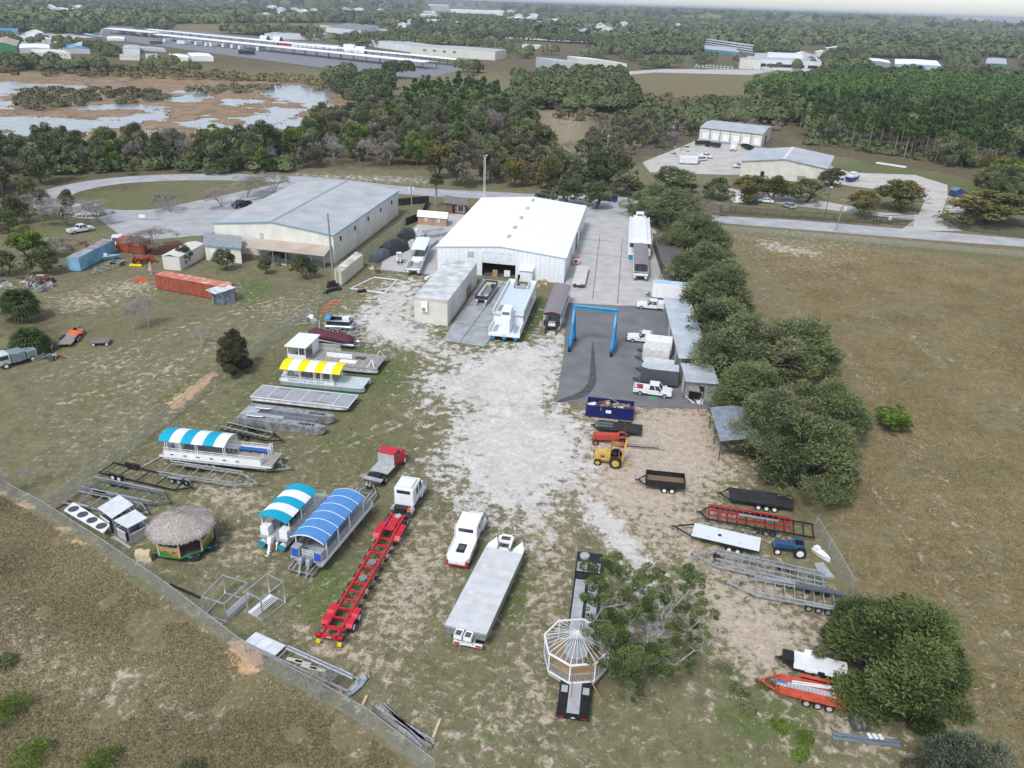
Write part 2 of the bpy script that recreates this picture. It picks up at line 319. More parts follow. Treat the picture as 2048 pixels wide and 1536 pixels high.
def vnoise(X, Y, s, seed):
    r = np.random.RandomState(seed); T = r.rand(256, 256); x = X / s; y = Y / s; xi = np.floor(x).astype(int); yi = np.floor(y).astype(int)
    fx = x - xi; fy = y - yi; fx = fx * fx * (3 - 2 * fx); fy = fy * fy * (3 - 2 * fy); g = lambda a, b: T[a % 256, b % 256]
    return (g(xi, yi) * (1 - fx) + g(xi + 1, yi) * fx) * (1 - fy) + (g(xi, yi + 1) * (1 - fx) + g(xi + 1, yi + 1) * fx) * fy
wat = np.zeros(NV)
for p in WATER: wat = np.maximum(wat, wgt(wpoly(p), 7, X, Y))
nn = .5 * vnoise(X, Y, 14, 1) + .3 * vnoise(X, Y, 6, 2) + .2 * vnoise(X, Y, 2.6, 3) - .5
basin = np.where(LAY['reed'] > .01, np.clip((wat - .66 + nn * 2.4) * 2, -1, 1), -1)
Z = .10 * (vnoise(X, Y, 9, 4) - .5) * np.clip((Y - 40) / 40, 0, 1) * 0
Z = np.where(LAY['reed'] > .3, -.3 - .35 * basin, Z) * np.clip(LAY['reed'] * 3, 0, 1)
me = bpy.data.meshes.new('ground'); nx, ny = len(gx), len(gy)
me.vertices.add(NV); me.vertices.foreach_set('co', np.stack([X, Y, Z], 1).ravel())
ii = (np.arange(ny - 1)[:, None] * nx + np.arange(nx - 1)[None, :]).ravel(); fc = np.stack([ii, ii + 1, ii + nx + 1, ii + nx], 1)
me.loops.add(fc.size); me.loops.foreach_set('vertex_index', fc.ravel().astype(np.int32)); me.polygons.add(len(fc))
me.polygons.foreach_set('loop_start', np.arange(0, fc.size, 4, dtype=np.int32)); me.update(calc_edges=True)
for k, v in LAY.items():
    a = me.attributes.new(k, 'FLOAT', 'POINT'); a.data.foreach_set('value', v.astype(np.float32))
ground = bpy.data.objects.new('ground', me); S.collection.objects.link(ground); tag(ground, 'patchy sand, dirt and winter grass ground of the boat yard and fields', 'ground', kind='structure')
gm = bpy.data.materials.new('ground_soil'); gm.use_nodes = True; me.materials.append(gm); me.polygons.foreach_set('use_smooth', [True] * len(fc))
n_, l_ = gm.node_tree.nodes, gm.node_tree.links; bs = n_['Principled BSDF']; bs.inputs['Roughness'].default_value = .95; bs.inputs['Specular IOR Level'].default_value = .1
geo = n_.new('ShaderNodeNewGeometry')
def NZ(scale, detail=5, rough=.55, dist=0., off=0.):
    mp = n_.new('ShaderNodeMapping'); mp.inputs['Location'].default_value = (off, off * 1.7, 0); l_.new(geo.outputs['Position'], mp.inputs[0])
    z = n_.new('ShaderNodeTexNoise'); z.noise_dimensions = '2D'; z.inputs['Scale'].default_value = scale; z.inputs['Detail'].default_value = detail; z.inputs['Roughness'].default_value = rough; z.inputs['Distortion'].default_value = dist
    l_.new(mp.outputs[0], z.inputs['Vector']); return z.outputs['Fac']
def RAMP(fac, *stops):
    r = n_.new('ShaderNodeValToRGB'); e = r.color_ramp.elements
    while len(e) < len(stops): e.new(.5)
    for k, (p, c) in zip(e, stops): k.position = p; k.color = (*c, 1)
    l_.new(fac, r.inputs[0]); return r.outputs[0]
def MIX(f, a, b):
    m = n_.new('ShaderNodeMix'); m.data_type = 'RGBA'; l_.new(f, m.inputs[0]); l_.new(a, m.inputs[6]); l_.new(b, m.inputs[7]); return m.outputs[2]
def MASK(name, noise, amp=1.6, lo=.42, hi=.58):      # weight + noise, thresholded: ragged natural edges
    at_ = n_.new('ShaderNodeAttribute'); at_.attribute_name = name
    a = n_.new('ShaderNodeMath'); a.operation = 'MULTIPLY_ADD'; l_.new(noise, a.inputs[0]); a.inputs[1].default_value = amp; a.inputs[2].default_value = -.5 * amp
    b = n_.new('ShaderNodeMath'); b.operation = 'ADD'; l_.new(a.outputs[0], b.inputs[0]); l_.new(at_.outputs['Fac'], b.inputs[1])
    g = n_.new('ShaderNodeMath'); g.operation = 'GREATER_THAN'; l_.new(at_.outputs['Fac'], g.inputs[0]); g.inputs[1].default_value = .004
    r = n_.new('ShaderNodeMapRange'); r.interpolation_type = 'SMOOTHSTEP'; r.inputs[1].default_value = lo; r.inputs[2].default_value = hi; l_.new(b.outputs[0], r.inputs[0])
    q = n_.new('ShaderNodeMath'); q.operation = 'MULTIPLY'; l_.new(r.outputs[0], q.inputs[0]); l_.new(g.outputs[0], q.inputs[1]); return q.outputs[0]
nA = NZ(.45, 11, .74); nB = NZ(.09, 8, .6, .6, 31); nC = NZ(3.2, 6, .8, 0, 77); nD = NZ(.03, 6, .55, 0, 11)
c = MIX(nB, RAMP(nA, (.3, (.15, .13, .076)), (.7, (.25, .215, .135))), RAMP(nA, (.3, (.10, .112, .05)), (.7, (.185, .18, .095))))
c = MIX(MASK('litter', nB, 1.2, .3, .7), c, RAMP(nA, (.3, (.075, .065, .035)), (.65, (.17, .145, .085))))
fld = MIX(nB, RAMP(nA, (.3, (.165, .13, .065)), (.7, (.27, .215, .12))), RAMP(nA, (.3, (.12, .11, .058)), (.7, (.20, .175, .095))))
c = MIX(MASK('field', nB, .6, .3, .7), c, fld)
c = MIX(MASK('green', nA, 1.7, .38, .8), c, RAMP(nC, (.3, (.075, .105, .03)), (.7, (.15, .18, .07))))
c = MIX(MASK('reed', nB, .7, .35, .6), c, RAMP(NZ(.12, 7, .7, 0, 5), (.25, (.13, .11, .06)), (.5, (.27, .185, .115)), (.75, (.36, .25, .17))))
c = MIX(MASK('weed', nA, .3, .4, .6), c, MIX(nB, RAMP(nC, (.3, (.12, .095, .052)), (.7, (.25, .20, .115))), RAMP(nC, (.3, (.12, .11, .055)), (.7, (.24, .215, .115)))))
c = MIX(MASK('dirt', NZ(1.0, 11, .74, .3, 41), 3.4, .30, .88), c, RAMP(nC, (.3, (.36, .295, .225)), (.7, (.54, .455, .365))))
d2 = NZ(.5, 9, .65, 0, 91)
c = MIX(MASK('orange', d2, 1.6, .45, .6), c, RAMP(nC, (.3, (.42, .26, .13)), (.7, (.60, .42, .26))))
c = MIX(MASK('sand', NZ(.6, 12, .76, 0, 91), 2.2, .40, .64), c, RAMP(NZ(.25, 8, .7, 0, 3), (.3, (.47, .435, .39)), (.55, (.56, .535, .50)), (.75, (.62, .60, .575))))
spk = n_.new('ShaderNodeMapRange'); spk.inputs[1].default_value = .685; spk.inputs[2].default_value = .72; l_.new(NZ(1.7, 3, .75, 0, 200), spk.inputs[0])
c = MIX(spk.outputs[0], c, RAMP(nC, (.3, (.34, .27, .2)), (.7, (.5, .43, .35))))
gr = n_.new('ShaderNodeMapRange'); gr.inputs[1].default_value = .3; gr.inputs[2].default_value = .7; gr.inputs[3].default_value = .70; gr.inputs[4].default_value = 1.24; l_.new(NZ(1.1, 12, .82, 0, 400), gr.inputs[0])
mg = n_.new('ShaderNodeMix'); mg.data_type = 'RGBA'; mg.blend_type = 'MULTIPLY'; mg.inputs[0].default_value = 1; l_.new(c, mg.inputs[6]); l_.new(gr.outputs[0], mg.inputs[7]); c = mg.outputs[2]
l_.new(c, bs.inputs['Base Color'])
bp_ = n_.new('ShaderNodeBump'); bp_.inputs['Strength'].default_value = .35; bp_.inputs['Distance'].default_value = .06; l_.new(nC, bp_.inputs['Height']); l_.new(bp_.outputs[0], bs.inputs['Normal'])
def sheet(name, px, z, m, label, n=0, kind='structure', cat=None):
    P = [at(*p) for p in (smooth_poly(px, n) if n else px)]; o = MB()
    o.add([(p.x, p.y, z) for p in P], [tuple(range(len(P)))]); ob = o.build(name, m)
    if ob.data.polygons[0].normal.z < 0: ob.data.flip_normals()
    return tag(ob, label, cat or name.split('_')[0], kind=kind)
def strip(name, px, w, z, m, label):
    P = []; q = [Vector(at(*p)) for p in px]; q = [q[0]] + q + [q[-1]]
    for i in range(1, len(q) - 2):
        for j in range(8):
            t = j / 8; P.append(.5 * ((2 * q[i]) + (q[i + 1] - q[i - 1]) * t + (2 * q[i - 1] - 5 * q[i] + 4 * q[i + 1] - q[i + 2]) * t * t + (3 * q[i] - q[i - 1] - 3 * q[i + 1] + q[i + 2]) * t ** 3))
    P.append(q[-1]); o = MB(); vs = []
    for i, p in enumerate(P):
        d = (P[min(i + 1, len(P) - 1)] - P[max(i - 1, 0)]).normalized(); nrm = Vector((-d.y, d.x, 0)) * w / 2
        vs += [(p.x + nrm.x, p.y + nrm.y, z), (p.x - nrm.x, p.y - nrm.y, z)]
    o.add(vs, [(2 * i, 2 * i + 1, 2 * i + 3, 2 * i + 2) for i in range(len(P) - 1)]); return tag(o.build(name, m), label, 'road', kind='structure')
conc = M('concrete', (.47, .46, .44), .85, var=.12, scale=.35, detail=8)
concg = M('concrete_slab', (.36, .375, .385), .8, var=.18, scale=.5, detail=8)
asph = M('asphalt', (.175, .175, .18), .85, var=.16, scale=.3, detail=9)
asphd = M('fresh_asphalt', (.075, .078, .085), .8, var=.2, scale=1)
asphl = M('worn_asphalt', (.40, .40, .41), .9, var=.15, scale=.25, detail=8)
lime = M('limerock', (.50, .475, .44), .9, var=.14, scale=.2, detail=8)
waterm = M('pond_water', (.27, .29, .30), .22, var=.2, scale=.2, spec=1.0)
wt = [at(*p) for p in [(-900, 120), (720, 140), (820, 260), (640, 315), (-900, 330)]]
o = MB(); o.add([(p.x, p.y, -.22) for p in wt], [(0, 1, 2, 3, 4)]); ww = o.build('pond_water', waterm); tag(ww, 'pale shallow water of the marsh reflecting the overcast sky', 'water', kind='structure')
if ww.data.polygons[0].normal.z < 0: ww.data.flip_normals()
sheet('road', [(2500, 545), (2048, 494), (1880, 482), (1600, 459), (1440, 446), (1330, 425), (1180, 402), (1165, 388), (1330, 406), (1440, 432), (1600, 441), (1880, 464), (2048, 478), (2500, 515)], .04, asphl, 'pale grey road running past the white warehouse to the right', cat='road')
sheet('entrance_apron', [(1165, 392), (1255, 404), (1262, 470), (1150, 470), (1165, 440)], .058, asphl, 'worn grey apron between the warehouse and the road', cat='pavement')
strip('road', [(1260, 402), (1160, 400), (1000, 392), (860, 385), (780, 378), (640, 362), (540, 357), (420, 354), (300, 357), (200, 366), (120, 384), (100, 405), (170, 425), (260, 430), (330, 425), (430, 405), (520, 385), (600, 368)], 9.5, .05, asphl, 'pale grey road looping round the grassy circle at the left')
sheet('driveway', [(200, 440), (330, 425), (420, 416), (540, 395), (470, 440), (420, 470), (300, 480), (240, 470)], .06, asphl, 'grey driveway apron beside the grey roofed warehouse', cat='pavement')
sheet('yard_pavement', [(1165, 440), (1262, 425), (1310, 460), (1345, 560), (1375, 612), (1240, 612), (1133, 606), (1128, 575), (1140, 520)], .06, conc, 'pale concrete yard on the right of the white warehouse', cat='pavement')
sheet('asphalt_pad', [(1133, 606), (1240, 613), (1345, 612), (1400, 700), (1470, 820), (1300, 815), (1170, 808), (1113, 803), (1128, 700)], .07, asph, 'dark asphalt pad under the blue travel lift and white pickups', cat='pavement')
sheet('asphalt_patch', [(1187, 690), (1192, 745), (1190, 772), (1168, 795), (1120, 805), (1116, 802), (1158, 785), (1176, 765), (1180, 740), (1184, 690)], .075, asphd, 'dark curved repair strip across the asphalt pad', 3, cat='pavement')
sheet('green_spray_mark', [(1296, 794), (1312, 791), (1317, 796), (1304, 799)], .076, M('spray_green', (.08, .33, .18), .8), 'green spray painted mark on the asphalt beside the pickup', 3, cat='paint mark')
sheet('concrete_slab', [(946, 585), (965, 558), (1040, 566), (1060, 575), (968, 694), (885, 681)], .06, concg, 'stained grey concrete slab in front of the warehouse door', cat='pavement')
sheet('concrete_slab', [(770, 510), (860, 425), (930, 430), (875, 500), (875, 550), (860, 550), (760, 540)], .06, conc, 'pale concrete slab left of the white warehouse', cat='pavement')
sheet('gravel_lot', [(1285, 325), (1400, 278), (1560, 300), (1700, 345), (1830, 350), (1895, 370), (1895, 395), (1885, 420), (1880, 435), (1925, 462), (1800, 462), (1835, 435), (1850, 400), (1800, 385), (1700, 372), (1560, 350), (1450, 350), (1300, 345)], .05, lime, 'pale gravel lot round the two metal buildings on the right', cat='gravel lot')
sheet('driveway', [(1660, 405), (1760, 425), (1840, 430), (1840, 444), (1700, 425), (1560, 408), (1440, 385), (1450, 376), (1600, 395)], .055, conc, 'narrow pale drive behind the fence at the right', cat='pavement')
sheet('storage_pavement', [(215, 52), (340, 58), (640, 86), (905, 128), (925, 140), (845, 158), (640, 135), (430, 107), (200, 75)], .06, M('far_asphalt', (.20, .205, .22), .9), 'grey asphalt under the long white carports', cat='pavement')
sheet('far_road', [(0, 70), (250, 56), (330, 68), (250, 72), (0, 84)], .05, conc, 'pale lane beside the trailers in the far left', cat='road')
sheet('far_road', [(1160, 158), (1310, 145), (1500, 150), (1560, 140), (1330, 138), (1150, 150)], .05, conc, 'pale road past the far parking lot', cat='road')
sheet('far_road', [(1930, 165), (1985, 142), (1965, 140), (1900, 160), (1820, 155), (1820, 160)], .05, conc, 'pale road bend by the far green shed', cat='road')
sheet('far_road', [(640, 50), (1000, 72), (1350, 92), (1350, 95), (1000, 76), (640, 54)], .05, conc, 'thin distant highway strip among the trees', cat='road')
sheet('lake_water', [(1800, 36.5), (1890, 37.5), (1890, 38.8), (1800, 38)], .3, M('lake_water', (.5, .55, .6), .2), 'thin bright lake at the horizon', cat='water')
# expansion joints scored in the slabs
j = MB()
for a, b in [((1155, 478), (1340, 492)), ((1148, 505), (1300, 520)), ((1200, 470), (1185, 600)), ((1245, 475), (1235, 608)), ((930, 608), (1020, 620)), ((905, 645), (1000, 660)), ((1010, 562), (918, 688)), ((975, 570), (905, 640))]:
    p, q = at(*a), at(*b); j.bar((p.x, p.y, .066), (q.x, q.y, .066), .12, .012)
tag(j.build('slab_joint', darkgrey), 'thin dark joints between the concrete slabs', 'pavement', kind='structure')
# ---------------------------------------------------------------- vegetation
def foliage(name, dark, light, third=None, rough=.75):
    m = bpy.data.materials.new(name); m.use_nodes = True; n, l = m.node_tree.nodes, m.node_tree.links; b = n['Principled BSDF']
    b.inputs['Roughness'].default_value = rough; b.inputs['Specular IOR Level'].default_value = .25
    a = n.new('ShaderNodeAttribute'); a.attribute_name = 'tint'; r = n.new('ShaderNodeValToRGB'); e = r.color_ramp.elements
    e[0].position = .1; e[0].color = (*dark, 1); e[1].position = .72; e[1].color = (*light, 1)
    if third: k = e.new(.92); k.color = (*third, 1)
    oi = n.new('ShaderNodeObjectInfo'); ad = n.new('ShaderNodeMath'); ad.operation = 'MULTIPLY_ADD'; ad.inputs[1].default_value = .3; ad.inputs[2].default_value = -.15
    l.new(oi.outputs['Random'], ad.inputs[0]); a2 = n.new('ShaderNodeMath'); a2.operation = 'ADD'; a2.use_clamp = True
    l.new(ad.outputs[0], a2.inputs[0]); l.new(a.outputs['Fac'], a2.inputs[1]); l.new(a2.outputs[0], r.inputs[0]); l.new(r.outputs[0], b.inputs['Base Color'])
    return m
oakm = foliage('oak_leaves', (.034, .05, .017), (.17, .195, .08))
oliv = foliage('olive_leaves', (.055, .07, .027), (.21, .23, .11))
warm = foliage('autumn_leaves', (.06, .065, .018), (.19, .185, .055), (.25, .155, .045))
brwn = foliage('brown_leaves', (.08, .078, .05), (.23, .205, .14))
pinem = foliage('pine_needles', (.02, .05, .012), (.10, .17, .04))
brig = foliage('bright_leaves', (.04, .075, .01), (.17, .25, .04))
gryb = M('grey_bark', (.30, .275, .25), .9, var=.3, scale=3)
brkb = M('brown_bark', (.13, .105, .085), .9, var=.3, scale=3)
twg = M('bare_twigs', (.27, .24, .21), .9, var=.25, scale=2)
palm_m = foliage('palm_fronds', (.035, .06, .015), (.13, .165, .055), (.28, .22, .12))
dead_m = M('dead_fronds', (.28, .21, .13), .9, var=.3, scale=4)
def leaves(name, cl, n, size, m, seed, up=.35, asp=.42, fill=.5, parent=None):
    """cl: rows of x, y, z, radius, flatness -> many small leaf-cluster faces spread through the clumps"""
    r = np.random.RandomState(seed); cl = np.array(cl, float); w = cl[:, 3] ** 2; k = r.choice(len(cl), n, p=w / w.sum())
    d = r.normal(size=(n, 3)); d /= np.linalg.norm(d, axis=1)[:, None]; rad = cl[k, 3] * (fill + (1 - fill) * r.rand(n) ** .5) * (1 + .12 * r.randn(n))
    p = cl[k, :3] + d * rad[:, None] * np.stack([np.ones(n), np.ones(n), cl[k, 4]], 1)
    t = d * .75 + r.normal(size=(n, 3)) * .5; t[:, 2] += up; t /= np.linalg.norm(t, axis=1)[:, None]     # sprigs point outward and up
    b = np.cross(t, r.normal(size=(n, 3))); b /= np.linalg.norm(b, axis=1)[:, None] + 1e-9
    s = size * (.5 + 1. * r.rand(n) ** 1.5); t = t * (s * 1.15)[:, None]; b = b * (s * asp)[:, None]
    v = np.stack([p - t - b * .3, p + b, p + t + b * .2, p - b], 1).reshape(-1, 3)
    me = bpy.data.meshes.new(name); me.vertices.add(4 * n); me.vertices.foreach_set('co', v.ravel()); me.loops.add(4 * n)
    me.loops.foreach_set('vertex_index', np.arange(4 * n, dtype=np.int32)); me.polygons.add(n); me.polygons.foreach_set('loop_start', np.arange(0, 4 * n, 4, dtype=np.int32)); me.update(calc_edges=True)
    tint = np.clip(r.rand(len(cl))[k] * .68 + r.rand(n) * .32, 0, 1); a = me.attributes.new('tint', 'FLOAT', 'FACE'); a.data.foreach_set('value', tint.astype(np.float32))
    me.materials.append(m); o = bpy.data.objects.new(name, me); S.collection.objects.link(o)
    if parent: o.parent = parent
    return o
def branch(mb, p, d, L, r, depth, R, spread=.6, n=5, kids=3, droop=0., tips=None):
    q = p + d * L; mb.tube(p, q, r, n, r * .62)
    if depth == 0:
        if tips is not None: tips.append(q)
        return
    for i in range(kids):
        v = Vector((R.gauss(0, 1), R.gauss(0, 1), R.gauss(0, .6) + .25 - droop)); v = (d + v * spread).normalized()
        branch(mb, q, v, L * R.uniform(.62, .85), r * .6, depth - 1, R, spread, max(3, n - 1), kids, droop, tips)
HIDE = Vector((0, -400, 0))
def oak_proto(seed, m=None, H=10., rad=5., n=6500, size=.27, clumps=40, low=.24, name='oak_tree', bark=None, open_=0., twigs=0, fl=.8):
    R = random.Random(seed); t = thing(name, None, None, HIDE); tr = MB(); tips = []
    for i in range(3 if rad > 4 else 2):
        a = R.uniform(0, 6.28); d = Vector((cos(a) * .35, sin(a) * .35, 1)).normalized()
        branch(tr, Vector((0, 0, 0)), d, H * .28, H * .026, 3, R, .55, 7, 2, 0, tips)
    cl = []
    for i in range(clumps):
        a = R.uniform(0, 2 * pi); u = R.random() ** .5; zz = R.random() ** .8; ring = sqrt(max(.04, 1 - (zz * .96) ** 2)) * (u if R.random() < .4 else R.uniform(.7, 1))
        rr = rad * R.choice((.09, .13, .18, .23, .30)) * R.uniform(.85, 1.15) * (1 - open_ * .35); wob = .86 + .16 * sin(a * 2 + seed) + .1 * sin(a * 5 + seed * 2)
        z = H * (low + (1 - low) * zz * (.88 + .14 * sin(a * 3 + seed))) - rr * .5 * zz
        k = rad * wob - rr * .5; cl.append((cos(a) * ring * k, sin(a) * ring * k, max(z, rr * .5), rr, fl))
    if twigs:
        for c in R.sample(cl, min(twigs, len(cl))):
            p = Vector(c[:3]); d = Vector((c[0] * .3, c[1] * .3, 3)).normalized(); branch(tr, p - d * c[3] * .3, d, c[3] * .55, .06 * H / 10, 3, R, .8, 3, 3)
    tr.build('trunk', bark or brkb, t); leaves('crown', cl, n, size, m or oakm, seed, parent=t); return t
def pine_proto(seed, H=16., n=2400, m=None, rad=2.9, size=.36):
    R = random.Random(seed); t = thing('pine_tree', None, None, HIDE); tr = MB(); tr.tube((0, 0, 0), (R.uniform(-.4, .4), R.uniform(-.4, .4), H * .93), .22, 6, .08); cl = []
    for i in range(20):
        f = R.random(); z = H * (.5 + .48 * f); a = R.uniform(0, 6.28); q = rad * (1 - f * .72) * R.uniform(.35, 1); x, y = cos(a) * q, sin(a) * q
        tr.tube((0, 0, z - .6), (x, y, z), .07, 4, .03); cl.append((x, y, z, R.uniform(.6, 1.15), .62))
    cl.append((0, 0, H * .95, .8, 1.1)); tr.build('trunk', gryb, t); leaves('crown', cl, n, size, m or pinem, seed, up=.5, asp=.45, parent=t); return t
def bare_proto(seed, H=8., name='bare_tree', m=None, spread=.55, depth=5, kids=3, n=3, leaf=0, haze=2600):
    R = random.Random(seed); t = thing(name, None, None, HIDE); tr = MB(); tips = []
    for i in range(n):
        a = R.uniform(0, 6.28); branch(tr, Vector((0, 0, 0)), Vector((cos(a) * .3, sin(a) * .3, 1)).normalized(), H * .24, .012 * H, depth, R, spread, 5, kids, 0, tips)
    tr.build('trunk', m or twg, t)
    if haze:        # fine outer twigs
        R2 = np.random.RandomState(seed); cl = [(q.x, q.y, q.z, H * .06, 1) for q in R.sample(tips, min(len(tips), 120))]; leaves('twigs', cl, haze, H * .03, brtw if not leaf else brwn, seed, up=.1, asp=.09, fill=.0, parent=t)
    return t
brtw = foliage('fine_twigs', (.16, .14, .12), (.34, .31, .28))
def fan(mb, c, d, L, w, R):      # one palmate frond
    up = Vector((0, 0, 1)); s = d.cross(up).normalized(); q = c + d * L * .45; mb.tube(c, q, .03, 3, .02)
    for i in range(9):
        a = (i - 4) * .3; v = (d * cos(a) + s * sin(a)).normalized(); e = q + v * w - up * w * (.25 + .2 * R.random()); pz = d.cross(s) * .02
        k = v.cross(up).normalized() * w * .09; mb.add([q, q + v * w * .55 + k, e, q + v * w * .55 - k], [(0, 1, 2, 3)])
def palm_proto(seed, H=6., n=44, name='palm_tree', fr=1.5):
    R = random.Random(seed); t = thing(name, None, None, HIDE); tr = MB().tube((0, 0, 0), (.1, .1, H * .8), .2, 8, .17); tr.build('trunk', gryb, t)
    a_, b_ = MB(), MB()
    for i in range(n):
        a = R.uniform(0, 6.28); e = R.uniform(-.55, 1.2); d = Vector((cos(a) * cos(e), sin(a) * cos(e), sin(e))); fan(b_ if e < -.3 and R.random() < .5 else a_, Vector((.1, .1, H * .8)), d, fr, fr * .62, R)
    a_.build('crown', palm_m, t)
    if b_.v: b_.build('dead_fronds', dead_m, t)
    return t
USED = set()
def place(proto, x, y, s=1., rz=None, label=None, cat='tree', group=None, name=None, sz=None):
    sc = (s, s, s * (sz or 1)); rz = rnd.uniform(0, 6.28) if rz is None else rz
    if proto.name not in USED: USED.add(proto.name); o = proto; o.location = (x, y, 0); o.rotation_euler = (0, 0, rz); o.scale = sc
    else: o = dup(proto, (x, y, 0), rz, scale=sc)
    return tag(o, label, cat, group)
def crown_at(px, py, wpx, h, zc=.6):        # tree whose crown centre shows at (px, py) and is wpx wide
    p = at(px, py, h * zc); rng = sqrt(p.x ** 2 + p.y ** 2 + (CH - h * zc) ** 2); return p.x, p.y, wpx / 2 * rng / F_PX
# far woodland: one mass
EXCL = [[(-100, 90), (440, 95), (640, 130), (780, 150), (780, 175), (-100, 150)], [(1250, 140), (1600, 140), (1560, 235), (1270, 235)], [(-200, 140), (640, 160), (760, 250), (640, 300), (-200, 320)], [(200, 48), (640, 82), (1000, 128), (1000, 158), (640, 150), (180, 108)], [(-100, 55), (440, 88), (440, 135), (-100, 135)],
        [(330, 48), (640, 46), (640, 66), (340, 66)], [(640, 44), (760, 50), (990, 72), (990, 80), (640, 66)], [(780, 160), (1000, 150), (1040, 225), (1180, 230), (1180, 330), (1060, 330), (780, 230)],
        [(1240, 110), (1650, 110), (1650, 160), (1520, 200), (1270, 210), (1240, 160)], [(990, 105), (1260, 110), (1260, 165), (1020, 155)], [(640, 60), (780, 62), (780, 82), (640, 85)], [(840, 14), (1000, 22), (1000, 32), (845, 24)],
        [(1140, 58), (1400, 74), (1400, 88), (1150, 80)], [(1730, 115), (1890, 122), (1890, 155), (1740, 160)], [(1960, 112), (2048, 118), (2048, 160), (1800, 170), (1880, 150), (1950, 135)], [(1400, 85), (1510, 90), (1510, 112), (1400, 112)], [(150, 8), (260, 10), (250, 24), (150, 22)],
        [(1040, 82), (1200, 90), (1200, 110), (1020, 105)], [(1110, 190), (1110, 100), (700, 95), (700, 150), (900, 160)], [(1590, 90), (1660, 90), (1660, 112), (1590, 110)], [(1880, 40), (2100, 44), (2100, 62), (1880, 58)], [(1790, 34), (1900, 35), (1900, 41), (1790, 41)]]
HS = []; R = random.Random(12)
for cx_, cy_, rx_, ry_, n_c in [(700, 24, 160, 6, 10), (950, 32, 120, 7, 10), (1050, 45, 60, 8, 6), (880, 52, 80, 6, 6), (250, 28, 160, 8, 8), (90, 80, 70, 8, 5), (1300, 62, 100, 6, 4), (1070, 26, 90, 6, 5), (560, 34, 60, 5, 4), (1640, 110, 80, 8, 3), (190, 100, 60, 6, 4)]:
    for _ in range(n_c): HS.append((cx_ + R.uniform(-1, 1) * rx_, cy_ + R.uniform(-1, 1) * ry_))
EXCL += [[(x - 13, y - 2), (x + 13, y - 2), (x + 13, y + 7), (x - 13, y + 7)] for x, y in HS] + [[(838, 10), (1015, 18), (1015, 42), (838, 34)], [(1895, 36), (2090, 40), (2090, 66), (1895, 60)]]
def inpx(poly, PX, PY):
    ins = np.zeros(PX.shape, bool); P = poly
    for (ax_, ay_), (bx, by) in zip(P, P[1:] + P[:1]): ins ^= ((ay_ > PY) != (by > PY)) & (PX < (bx - ax_) * (PY - ay_) / ((by - ay_) or 1e-9) + ax_)
    return ins
vproj = np.vectorize(proj)
def mass(name, x, y, R_, Hh, q, m, label, r, size, seed, lo=.52, vs=.46):
    n = len(x)
    dv = r.normal(size=(n, q, 3)); dv[:, :, 2] = np.abs(dv[:, :, 2]) * .9 - .2; dv /= np.linalg.norm(dv, axis=2)[:, :, None]
    p = np.stack([x[:, None] + dv[:, :, 0] * R_[:, None], y[:, None] + dv[:, :, 1] * R_[:, None], Hh[:, None] * (lo + vs * dv[:, :, 2])], 2).reshape(-1, 3)
    nr = dv.reshape(-1, 3) + r.normal(size=(n * q, 3)) * .45; nr[:, 2] += .25; nr /= np.linalg.norm(nr, axis=1)[:, None]; t = np.cross(nr, r.normal(size=(n * q, 3))); t /= np.linalg.norm(t, axis=1)[:, None]; b = np.cross(nr, t)
    s = (np.repeat(R_, q) * size * r.uniform(.6, 1.3, n * q))[:, None]; v = np.stack([p - t * s, p + b * s, p + t * s, p - b * s], 1).reshape(-1, 3); N = n * q
    me = bpy.data.meshes.new(name); me.vertices.add(4 * N); me.vertices.foreach_set('co', v.ravel()); me.loops.add(4 * N); me.loops.foreach_set('vertex_index', np.arange(4 * N, dtype=np.int32))
    me.polygons.add(N); me.polygons.foreach_set('loop_start', np.arange(0, 4 * N, 4, dtype=np.int32)); me.update(calc_edges=True)
    big = np.repeat(np.clip(vnoise(x, y, 90, seed + 9) * .6 + r.rand(n) * .4 - .1, 0, 1), q); a = me.attributes.new('tint', 'FLOAT', 'FACE'); a.data.foreach_set('value', np.clip(big * .75 + r.rand(N) * .25, 0, 1).astype(np.float32))
    me.materials.append(m); o = bpy.data.objects.new(name, me); S.collection.objects.link(o); tag(o, label, 'woodland', kind='stuff'); return n
def far_trees(name, d0, d1, sp, rad, hgt, quads, m, label, seed, frac=1., size=.62):
    r = np.random.RandomState(seed); ext = d1 * .75; nx_ = int(2 * ext / sp); ny_ = int((d1 - d0 * .7) / sp)
    x = (np.arange(nx_) * sp - ext)[None, :] + r.uniform(-.5, .5, (ny_, nx_)) * sp; y = (np.arange(ny_) * sp + d0 * .7)[:, None] + r.uniform(-.5, .5, (ny_, nx_)) * sp
    x, y = x.ravel(), y.ravel(); d = np.hypot(x, y); k = (d > d0) & (d < d1) & (np.abs(x) < y * .72 + 40) & (r.rand(len(x)) < frac); x, y = x[k], y[k]
    k = vnoise(x, y, 160 * (d0 / 400) ** .5, seed + 3) > .22; x, y = x[k], y[k]; PX, PY = vproj(x, y); bad = np.zeros(len(x), bool)
    for p in EXCL: bad |= inpx(p, PX, PY)
    x, y = x[~bad], y[~bad]; n = len(x); sc = r.uniform(.7, 1.3, n); R_ = rad * sc; Hh = hgt * r.uniform(.75, 1.2, n); q = quads
    return mass(name, x, y, R_, Hh, q, m, label, r, size, seed)
farm = foliage('far_forest', (.035, .055, .02), (.14, .165, .065), (.21, .175, .11))
